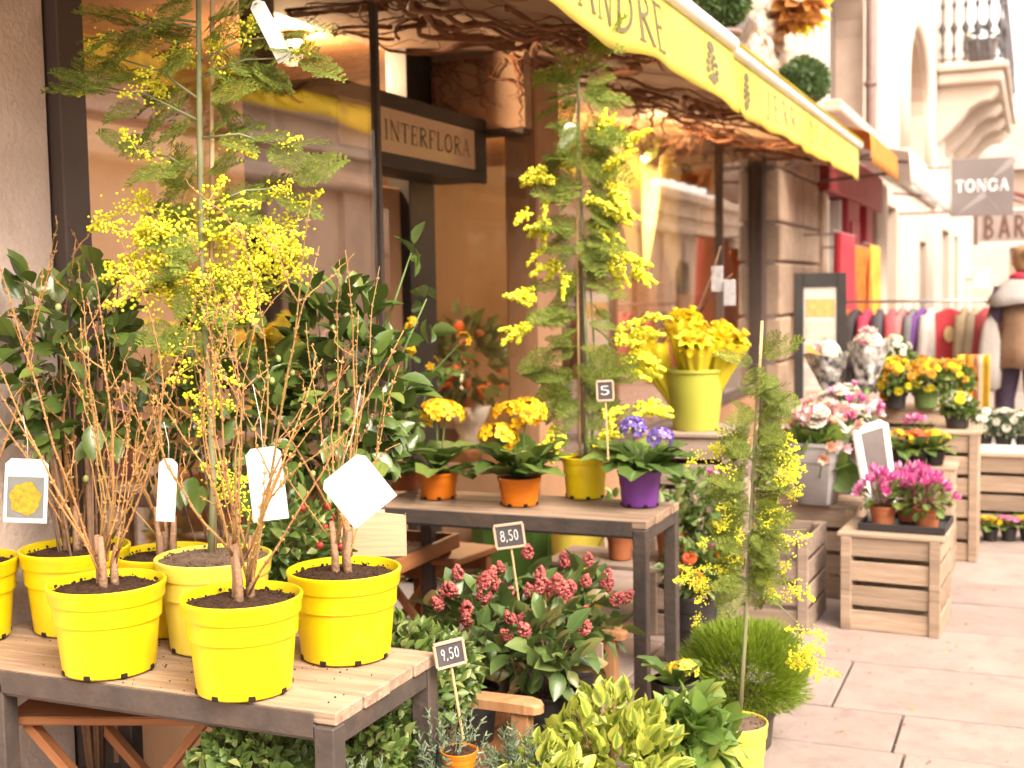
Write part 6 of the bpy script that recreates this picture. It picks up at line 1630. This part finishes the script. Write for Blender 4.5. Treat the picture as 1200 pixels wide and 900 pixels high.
# orange flowering pots on the far crates
def mum_pot(px, py, depth, z, keys, label, rx, rz_, n, potm, leafm, group, fs=(.02, .03), pr=.075, ph=.12, nl=420):
    c = at_d(px, py, depth); t = thing('flowering_pot', label, 'potted plant', (c.x, c.y, z), group=group); zs = pot(t, pr, ph, potm, notches=0, seg=20)
    P, D = ell_pts(nl, (0, 0, zs + rz_ * .45), (rx * .95, rx * .95, rz_ * .8), .3, -.6); mb = MB(); mb.inst(L_OVAL2, basis(norm(D + rdir(nl)), rdir(nl, 1), rng.uniform(.03, .05, nl)), P); tag(mb.build('foliage', leafm, t), kind='stuff')
    D = norm(rdir(n, .9, .8)); P = np.array([0, 0, zs + rz_ * .45]) + D * np.array([rx, rx, rz_]) * rng.uniform(.85, 1.08, (n, 1)); blooms(t, keys, P, D, rng.uniform(fs[0], fs[1], n))
    return t
GO = 'flowering pots on the far crates'
mum_pot(1048, 462, 7.0, zD, ['mumO', 'mumO', 'mumY'], 'orange flowering pot at the left of the far crate', .13, .12, 70, M_potK, M_small, GO)
mum_pot(1085, 466, 7.0, zD, ['mumO', 'mumO', 'mumY'], 'orange flowering green pot in the middle of the far crate', .13, .12, 70, M_grn, M_small, GO)
mum_pot(1116, 462, 7.05, zD, ['mumO', 'mumY', 'mumO'], 'orange flowering pot at the right of the far crate', .12, .11, 60, M_grn, M_small, GO)
t = mum_pot(1048, 428, 7.35, zD, ['mumW'], 'cream flowering plant standing behind the orange flowers', .10, .12, 40, M_potK, M_small, GO, ph=.24)
mum_pot(1122, 478, 6.55, .68, ['mumW', 'mumY'], 'pale yellow flowering plant in black pot on the narrow crate', .08, .07, 22, M_potK, M_small, GO, pr=.07, ph=.09)
for i, (px, lab) in enumerate(((1052, 'yellow primrose at the left of the middle crate'), (1075, 'red orange primrose in the middle of the middle crate'), (1096, 'yellow primrose at the right of the middle crate'))):
    c = at_d(px, 540, 6.2); t = thing('primrose_pot', lab, 'potted plant', (c.x, c.y, .541), group='primroses on the middle crate'); zs = pot(t, .05, .07, M_potK, notches=0, seg=18)
    primula(t, zs, [M_primY, M_redp, M_primY][i], 16, .1, ((0, 0, .09), (.04, 0, .07), (-.04, .02, .08)), 9, .03, i)
c = at_d(1072, 500, 6.45); t = thing('primrose_pot', 'pink primrose at the back of the middle crate', 'potted plant', (c.x, c.y, .541), group='primroses on the middle crate'); zs = pot(t, .05, .12, M_potK, notches=0, seg=18); primula(t, zs, M_mag, 10, .08, ((0, 0, .1), (.04, 0, .09), (-.04, 0, .09)), 9, .03, 5)
wt = thing('white_tray', 'white plastic tray on the crate at the right edge', 'tray', (pE.x, pE.y, .43 + .02)); bpart('base', (-.2, -.15, 0), (.2, .15, .006), M_white, wt)
for (a, b) in (((-.205, -.155, 0), (.205, -.149, .05)), ((-.205, .149, 0), (.205, .155, .05)), ((-.205, -.1485, 0), (-.199, .1485, .05)), ((.199, -.1485, 0), (.205, .1485, .05))): bpart('rim', a, b, M_white, wt)
for i, dx in enumerate((-.11, .0, .11)):
    t = thing('flowering_pot', ['white flowering plant at the left of the white tray', 'white flowering plant in the middle of the white tray', 'white flowering plant at the right of the white tray'][i], 'potted plant', (pE.x + dx, pE.y - .02, .43 + .028), group='white flowers in the white tray'); zs = pot(t, .05, .08, M_potK, notches=0, seg=18)
    nl = 260; P, D = ell_pts(nl, (0, 0, zs + .06), (.085, .085, .08), .3, -.5); mb = MB(); mb.inst(L_OVAL2, basis(norm(D + rdir(nl)), rdir(nl, 1), rng.uniform(.03, .045, nl)), P); tag(mb.build('foliage', leafmat('grey_green_leaf', (.12, .17, .09), (.22, .27, .15), rough=.6), t), kind='stuff')
    n = 20; D = norm(rdir(n, 1, .8)); blooms(t, ['mumW'], np.array([0, 0, zs + .07]) + D * .095, D, rng.uniform(.018, .028, n))
# tray of primroses on the pavement
for i in range(8):
    px = 1138 + (i % 4) * 22; py = 634 - (i // 4) * 17; c = at_z(px, py, .0)
    t = thing('primrose_pot', '%s primrose, %s from the left, in the %s row on the pavement' % (['red', 'yellow', 'pink', 'yellow', 'orange', 'red', 'yellow', 'pink'][i], ['first', 'second', 'third', 'fourth'][i % 4], ['front', 'back'][i // 4]), 'potted plant', (c.x, c.y, .004), group='primroses standing on the pavement'); zs = pot(t, .045, .07, M_potK, notches=0, seg=16)
    primula(t, zs, [M_redp, M_primY, M_mag, M_primY, M_orp, M_redp, M_primY, M_mag][i], 14, .075, ((0, 0, .05), (.03, 0, .045), (-.03, .01, .05)), 8, .028, i)
# plants between the middle table and the crates
def low_plant(px, py, depth, label, keys, rx, rz_, nf, m_=None):
    c = at_d(px, py, depth); t = thing('low_flower_plant', label, 'potted plant', (c.x, c.y, .001), group='low plants between table and crates'); zs = pot(t, .08, max(.1, c.z - rz_), M_potK, notches=0, seg=22)
    leafy(t, zs, (0, 0, c.z), (rx, rx, rz_), 90, 260, .055, m_ or M_small, [L_OVAL2, L_OVAL], n_st=10)
    D = norm(rdir(nf, .6, .9)); blooms(t, keys, np.array([0, 0, c.z]) + D * np.array([rx, rx, rz_]), D, rng.uniform(.022, .034, nf))
low_plant(822, 600, 4.75, 'bushy green plant with a few pink flowers right of the middle table', ['tulM', 'tulP'], .14, .15, 12)
low_plant(812, 668, 4.6, 'low plant with red and orange flowers at the table leg', ['mumR', 'mumO', 'tulM'], .10, .09, 14)
# slate tags on a dry branch above the daffodils
p = at_d(845, 335, 6.2); t = thing('slate_tags', 'two small grey slates hanging on a dry branch above the daffodils', 'tags', (p.x, p.y, p.z), group=None)
M_sl = mat('slate', (.30, .28, .28), (.5, .48, .46), rough=.8, scale=40)
bpart('slate', (-.05, -.004, -.03), (.01, .004, .1), M_sl, t); bpart('slate', (.015, -.014, -.1), (.075, -.006, .03), M_sl, t)
mb = MB(); tube(mb, [(-.25, .03, -.55), (-.16, .02, -.2), (-.05, .0, .05), (-.0, 0, .2)], [.01, .008, .006, .003], 6); mb.build('branch', M_bark, t)
mb = MB(); tube(mb, [(-.16, .02, -.2), (-.02, .01, .0), (.06, 0, .06)], [.006, .005, .002], 6); mb.build('branch', M_bark, t)
mb = MB(); tube(mb, [(-.25, .03, -.55), (-.26, .03, -p.z + .002)], .012, 6); mb.build('post', M_bark, t)

# ------------------------------------------------------------------ black poster frame by the stone pier
p = at_d(961, 380, 9.2); pf = thing('poster_frame', 'tall black poster frame with small pictures by the stone pier', 'frame', (p.x, p.y, 0.001), R(14))
W2 = .155; top = at_d(961, 320, 9.2).z
for s_ in (-1, 1): bpart('stile', (s_ * W2 - .033, -.02, 0), (s_ * W2 + .033, .02, top), M_black, pf, .004)
bpart('rail', (-W2 + .0335, -.0195, top - .10), (W2 - .0335, .0195, top), M_black, pf); bpart('rail', (-W2 + .0335, -.0195, .1), (W2 - .0335, .0195, .2), M_black, pf)
bpart('backing', (-W2 + .034, -.004, .201), (W2 - .034, .006, top - .101), M_pat2, pf)
for k, (z_, c_) in enumerate(((top - .26, (.62, .36, .12)), (top - .43, (.6, .5, .4)), (top - .60, (.6, .42, .12)), (top - .77, (.5, .45, .4)), (top - .94, (.45, .3, .2)))):
    bpart('picture', (-W2 + .05, -.0065, z_ - .065), (W2 - .05, -.0045, z_ + .065), mat('picture_print_%d' % k, c_, tuple(v * .6 for v in c_), rough=.5, scale=22), pf, .0005)

# ------------------------------------------------------------------ clothes rack with garments
RY = 11.3; rz0 = at_y(1080, 353, RY).z; xl = at_y(988, 353, RY).x; xr = at_y(1168, 352, RY).x
M_chr = mat('chrome_tube', (.35, .33, .32), (.3, .28, .27), rough=.3, metal=.8)
rk = thing('clothes_rack', 'metal clothes rail hung with garments in front of the red shopfront', 'clothes rack', ((xl + xr) / 2, RY, .001))
hw = (xr - xl) / 2
mb = MB(); tube(mb, [(-hw - .03, 0, rz0), (0, 0, rz0), (hw + .03, 0, rz0)], .012, 8); mb.build('rail', M_chr, rk)
for s_ in (-1, 1):
    mb = MB(); tube(mb, [(s_ * hw, 0, .06), (s_ * hw, 0, rz0)], .013, 8); mb.build('upright', M_chr, rk); mb = MB(); tube(mb, [(s_ * hw, -.25, .05), (s_ * hw, .25, .05)], .013, 8); mb.build('foot', M_chr, rk)
mb = MB(); tube(mb, [(-hw, 0, .2), (hw, 0, .2)], .01, 8); mb.build('lower_bar', M_chr, rk)
def garment(fx, col, length, yaw, label, w=.42, th=.055, col2=None, lname=None):
    x = xl + (xr - xl) * fx; t = thing('garment', label, 'garment', (x, RY, rz0 - .0135), yaw, group='garments on the clothes rail')
    col = tuple(v * .72 for v in col); m_ = mat('cloth_' + '_'.join('%d' % int(v * 100) for v in col), col, col2 or tuple(v * .75 for v in col), rough=.9, scale=9, bump=.3, bscale=12)
    rows = [(-.05, .11), (-.075, .45), (-.12, .92), (-.2, 1.0), (-.35, .92), (-.55 * length / .6, .98), (-length, 1.06)]
    V = []; F = []; n = 22
    for i, (z_, f) in enumerate(rows):
        for j in range(n):
            a = j / n * 6.283; wob = 1 + .55 * math.sin(a * 6 + fx * 20 + i * .25) * (.2 + i * .13)
            V.append((math.copysign(abs(math.cos(a)) ** .6, math.cos(a)) * w / 2 * f, math.sin(a) * th * (.6 + .12 * i) * wob, z_ + .012 * math.sin(a * 3 + fx * 9) * (i == 6)))
    for i in range(6):
        for j in range(n): F.append((i * n + j, i * n + (j + 1) % n, (i + 1) * n + (j + 1) % n, (i + 1) * n + j))
    F.append(tuple(range(n))); mb = MB(); mb.add(V, F); mb.build('body', m_, t, recalc=True)
    for s_ in (-1, 1):
        mb = MB(); tube(mb, [(s_ * w * .44, 0, -.115), (s_ * w * .56, .0, -.25), (s_ * w * .60, .01, -.42), (s_ * w * .60, .0, -.56 * min(1, length / .6))], [.05, .052, .045, .04], 8); mb.build('sleeve', m_, t)
    mb = MB(); tube(mb, [(0, 0, -.05), (0, 0, -.012), (.012, 0, .012), (0, 0, .024), (-.014, 0, .012)], .003, 5); mb.build('hanger_hook', M_chr, t)
    return t
E = R(78)
cols = [(.02, (.45, .12, .03), 'rust patterned top at the left end of the rail'), (.09, (.05, .04, .04), 'black top second from the left on the rail'), (.17, (.55, .05, .10), 'crimson top third from the left on the rail'), (.25, (.09, .08, .085), 'charcoal top left of the pale red shirts'), (.33, (.62, .10, .12), 'bright red shirt left of the grey one'), (.40, (.60, .20, .19), 'salmon red shirt beside the bright red one'), (.47, (.22, .21, .21), 'mid grey shirt left of the purple one'), (.53, (.17, .06, .26), 'purple shirt in the middle of the rail'), (.59, (.62, .55, .50), 'pale cream shirt right of the purple one'), (.80, (.40, .30, .18), 'beige brown top right of the red sweater'), (.87, (.46, .36, .24), 'sand coloured top near the right upright'), (.94, (.42, .06, .06), 'dark red top at the right end of the rail')]
for i, (fx, c_, lab) in enumerate(cols): garment(fx, c_, U(.58, .75), E + U(-.2, .2), lab, U(.38, .44), .04)
g = garment(.70, (.60, .055, .065), .56, R(8), 'red sweater with pale emblem facing front on the rail', .36, .05)
mb = MB(); V = [(0, -.068, -.27)] + [(.045 * math.cos(a), -.068, -.27 + .07 * math.sin(a)) for a in np.linspace(0, 6.283, 14, endpoint=False)]; mb.add(V, [(0, 1 + j, 1 + (j + 1) % 14) for j in range(14)]); mb.build('emblem', mat('gold_print', (.6, .45, .2), rough=.7), g, False)
# scarves hanging on the red shopfront
for i, (px, py0, py1, c_, c2_, lab) in enumerate(((1009, 290, 352, (.60, .20, .02), (.45, .06, .02), 'orange and rust scarf hanging by the red shopfront'), (1022, 288, 356, (.74, .45, .08), (.7, .3, .03), 'yellow scarf hanging by the red shopfront'), (990, 275, 350, (.5, .05, .06), (.4, .03, .05), 'red cloth hanging by the red shopfront'))):
    X_ = -1.72; a = at_x(px, py0, X_); b = at_x(px, py1 + 40, X_)
    t = thing('hanging_scarf', lab, 'scarf', (X_, a.y, a.z), group='scarves hanging by the red front')
    h_ = a.z - b.z; V = []; F = []
    for u in range(13):
        for v in range(9):
            V.append((.05 * math.sin(u * 1.9 + i), (u / 12 - .5) * (.7 + .3 * v / 8) * 1.5, -h_ * v / 8))
    for u in range(12):
        for v in range(8): F.append((u * 9 + v, u * 9 + 9 + v, u * 9 + 10 + v, u * 9 + 1 + v))
    mb = MB(); mb.add(V, F); o = mb.build('cloth', mat('scarf_%d' % i, c_, c2_, rough=.9, scale=5, trans=.2), t); o.modifiers.new('s', 'SOLIDIFY').thickness = .004
    bar('rod', (-.0, -.8, .01), (0, .8, .01), .02, .02, M_pipe, t); bar('bracket', (0, 0, .01), (RX - X_, 0, .01), .02, .02, M_pipe, t)
# orange striped cloth on a small stand behind the flowers
p = at_d(1142, 420, 8.2); t = thing('draped_cloth', 'orange and yellow cloth draped over a small stand behind the flowers', 'cloth', (p.x, p.y, 0.001)); zt = p.z
bpart('post', (-.02, -.02, 0), (.02, .02, zt), M_crate, t); bpart('top', (-.09, -.06, zt), (.09, .06, zt + .02), M_crate, t)
for k in range(4):
    V = []; F = []
    for u in range(5):
        for v in range(8): V.append((-.1 + (k + u / 4) * .05, -.075 - .02 * math.sin((k * 4 + u) * 1.3), zt + .028 - v * .075))
    for u in range(4):
        for v in range(7): F.append((u * 8 + v, u * 8 + 8 + v, u * 8 + 9 + v, u * 8 + 1 + v))
    mb = MB(); mb.add(V, F); o = mb.build('stripe', mat('cloth_stripe_%d' % (k % 3), [(.74, .5, .06), (.7, .25, .03), (.66, .42, .3)][k % 3], rough=.9, trans=.2), t); o.modifiers.new('s', 'SOLIDIFY').thickness = .003

# petals and leaf bits fallen on the pavement
k = 90; mb = MB(); P = np.array([at_z(float(rng.uniform(900, 1200)), float(rng.uniform(690, 900)), .003)[:] for _ in range(k)])
near = rng.random(k) < .6; cs = np.array([at_z(*q, .003)[:] for q in ((955, 800), (985, 752), (1110, 752), (925, 850))])[rng.integers(0, 4, k)]; P[near] = (cs + rng.normal(0, .1, (k, 3)) * np.array([1, 1, 0]))[near]
mb.inst(L_SMALL, basis(rdir(k, 0, 1) * np.array([1, 1, .15]), np.array([[0, 0, 1.]] * k) + rdir(k) * .2, rng.uniform(.006, .02, k)), P + np.array([0, 0, .002]))
tag(mb.build('fallen_petals', leafmat('fallen_bits', (.6, .5, .05), (.3, .2, .08), (.5, .12, .2), rough=.8), None), 'fallen petals and leaf bits scattered on the pavement', 'petals', kind='stuff')

# ------------------------------------------------------------------ passer-by at the right edge
pp = at_d(1199, 331, 10.0)
pe = thing('person', 'person in pale grey cape and brown tunic walking away past the clothes rail', 'person', (pp.x, pp.y, .001), R(18))
def skin(name, joints, edges, m_, parent, sub=2, rootv=0):
    me = bpy.data.meshes.new(name); me.from_pydata([j[:3] for j in joints], edges, []); me.materials.append(m_)
    o = link(name, me, parent); s_ = o.modifiers.new('skin', 'SKIN'); s_.use_smooth_shade = True
    for i, j in enumerate(joints):
        v = me.skin_vertices[0].data[i]; v.radius = (j[3], j[4] if len(j) > 4 else j[3]); v.use_root = (i == rootv)
    o.modifiers.new('sub', 'SUBSURF').levels = sub; o.modifiers['sub'].render_levels = sub
    return o
M_skin = mat('skin', (.55, .33, .24), (.5, .29, .2), rough=.5); M_trs = mat('dark_trousers', (.05, .035, .06), (.07, .05, .08), rough=.9)
# trunk, arms, legs and head in one continuous surface; walking pose, back towards the camera
J = [(0, 0, .92, .125, .10), (0, 0, 1.10, .115, .085), (0, .0, 1.30, .145, .095), (0, -.005, 1.43, .085, .07), (0, .0, 1.49, .05, .05), (0, .012, 1.56, .068, .078), (0, .02, 1.64, .07, .085), (0, .015, 1.70, .04, .05),
     (-.16, 0, 1.40, .055), (-.22, .02, 1.14, .043), (-.21, .10, .92, .033), (.16, 0, 1.40, .055), (.22, -.02, 1.14, .043), (.2, .08, .93, .033),
     (-.095, 0, .86, .085), (-.10, .10, .48, .058), (-.10, .02, .09, .042), (-.10, .14, .03, .036), (.095, 0, .86, .085), (.10, -.02, .48, .058), (.10, -.16, .11, .042), (.10, -.06, .03, .036)]
Ed = [(0, 1), (1, 2), (2, 3), (3, 4), (4, 5), (5, 6), (6, 7), (3, 8), (8, 9), (9, 10), (3, 11), (11, 12), (12, 13), (0, 14), (14, 15), (15, 16), (16, 17), (0, 18), (18, 19), (19, 20), (20, 21)]
skin('body', J, Ed, M_skin, pe)
for s_, bx_ in ((-1, -.21), (1, .2)):     # hands with five short fingers
    y0, z0 = (.10, .90) if s_ < 0 else (.08, .91)
    Jh = [(bx_, y0, z0, .024), (bx_, y0 + .015, z0 - .05, .03, .016)]; Eh = [(0, 1)]
    for f, (dx, ln) in enumerate(((-.02, .06), (-.007, .07), (.007, .066), (.02, .052))):
        k = len(Jh); Jh += [(bx_ + dx, y0 + .02, z0 - .085, .009), (bx_ + dx, y0 + .01, z0 - .085 - ln, .0075)]; Eh += [(1, k), (k, k + 1)]
    k = len(Jh); Jh += [(bx_ - s_ * .035, y0 + .03, z0 - .06, .009), (bx_ - s_ * .035, y0 + .035, z0 - .1, .008)]; Eh += [(0, k), (k, k + 1)]
    skin('hand', Jh, Eh, M_skin, pe, 1)
def shell(name, rows, m_, n=32, ripple=.04, seed=0, capped=False):
    V = []; F = []
    for i, (z_, rx, ry, cy) in enumerate(rows):
        for j in range(n):
            a = j / n * 6.283; w = 1 + ripple * math.sin(a * 7 + seed + i * .3) * i / len(rows); V.append((rx * w * math.cos(a), cy + ry * w * math.sin(a), z_ + .015 * math.sin(a * 3 + seed) * (i == len(rows) - 1)))
    for i in range(len(rows) - 1):
        for j in range(n): F.append((i * n + j, i * n + (j + 1) % n, (i + 1) * n + (j + 1) % n, (i + 1) * n + j))
    if capped: F.append(tuple(range(n)))
    mb = MB(); mb.add(V, F); o = mb.build(name, m_, pe); o.modifiers.new('s', 'SOLIDIFY').thickness = .008; return o
shell('cape', [(1.475, .07, .075, 0), (1.45, .13, .10, 0), (1.40, .20, .135, 0), (1.33, .245, .17, 0), (1.26, .275, .20, 0)], mat('grey_cape', (.34, .315, .30), (.28, .26, .245), rough=.95, scale=20, bump=.2), ripple=.05)
shell('tunic', [(1.32, .17, .12, 0), (1.1, .155, .125, 0), (.92, .18, .15, 0), (.74, .20, .17, 0)], mat('brown_tunic', (.24, .15, .09), (.19, .115, .07), rough=.95, scale=16, bump=.2), ripple=.08, seed=2)
for s_ in (-1, 1):
    i0 = 14 if s_ < 0 else 18
    mb = MB(); pts = [J[i0][:3], J[i0 + 1][:3], (J[i0 + 2][0], J[i0 + 2][1], J[i0 + 2][2] + .02)]; tube(mb, [pts[0], (np.array(pts[0]) + pts[1]) / 2, pts[1], (np.array(pts[1]) + pts[2]) / 2, pts[2]], [.1, .092, .075, .066, .06], 14); mb.build('trouser_leg', M_trs, pe)
    mb = MB(); pts = [J[8 if s_ < 0 else 11][:3], J[9 if s_ < 0 else 12][:3], J[10 if s_ < 0 else 13][:3]]; tube(mb, pts, [.068, .056, .046], 12); mb.build('sleeve', M_trs, pe)
    f = J[i0 + 3]; mb = MB(); cbox(mb, (f[0], f[1] - .03, .045), (.085, .25, .085), .03); mb.build('shoe', M_black, pe)
mb = MB(); V = ICO3[0] * np.array([.083, .098, .105]) + np.array([0, .0, 1.635]); V = V + np.where(V[:, 2:3] < 1.6, np.array([0, -.015, -.03]), 0); keep = [f for f in ICO3[1] if not (V[f].mean(0)[1] > .055 and V[f].mean(0)[2] < 1.66)]
mb.add(V, [tuple(f) for f in keep]); mb.add(ICO2[0] * np.array([.05, .045, .05]) + np.array([0, -.10, 1.67]), ICO2[1]); o = mb.build('hair', mat('light_brown_hair', (.33, .2, .1), (.22, .13, .065), rough=.6, scale=40, stretch=(1, 1, .2)), pe)
mb = MB(); a = np.linspace(0, 6.283, 20); tube(mb, [(.082 * math.cos(t_), .082 * math.sin(t_), 1.475 + .015 * math.sin(t_ * 2)) for t_ in a], .03, 8); mb.build('scarf', mat('red_scarf', (.5, .04, .05), (.42, .03, .1), rough=.95, scale=30), pe)
for s_ in (-1, 1): mb = MB(); mb.add(ICO2[0] * np.array([.012, .022, .03]) + np.array([s_ * .076, .02, 1.60]), ICO2[1]); mb.build('ear', M_skin, pe)
mb = MB(); mb.add(ICO1[0] * np.array([.012, .02, .018]) + np.array([0, .108, 1.60]), ICO1[1]); mb.build('nose', M_skin, pe)
for s_ in (-1, 1): mb = MB(); mb.add(ICO1[0] * .011 + np.array([s_ * .03, .092, 1.63]), ICO1[1]); mb.build('eye', M_black, pe)
mb = MB(); cbox(mb, (0, .098, 1.555), (.045, .008, .01), .003); mb.build('mouth', mat('lips', (.45, .16, .14)), pe)
bg_ = thing('shoulder_bag', 'long pale cloth bag hanging at the side of the person', 'bag', (pp.x - .24, pp.y - .10, .56), R(18))
mb = MB(); V = []; F = []; n = 20
for i, (z_, rx, ry) in enumerate(((.60, .02, .015), (.55, .055, .03), (.4, .085, .05), (.15, .1, .065), (.03, .085, .055), (0, .04, .03))):
    for j in range(n): a = j / n * 6.283; V.append((rx * math.cos(a), ry * math.sin(a) * (1 + .1 * math.sin(a * 4)), z_))
for i in range(5):
    for j in range(n): F.append((i * n + j, i * n + (j + 1) % n, (i + 1) * n + (j + 1) % n, (i + 1) * n + j))
F.append(tuple(range(5 * n, 6 * n))); F.append(tuple(range(n))); mb.add(V, F); mb.build('body', mat('pale_bag_cloth', (.36, .33, .30), (.3, .275, .25), rough=.95, scale=8, bump=.2), bg_, recalc=True)
mb = MB(); tube(mb, [(0, 0, .58), (.03, .04, .75), (.08, .10, .87)], .008, 5); mb.build('strap', M_string, bg_)
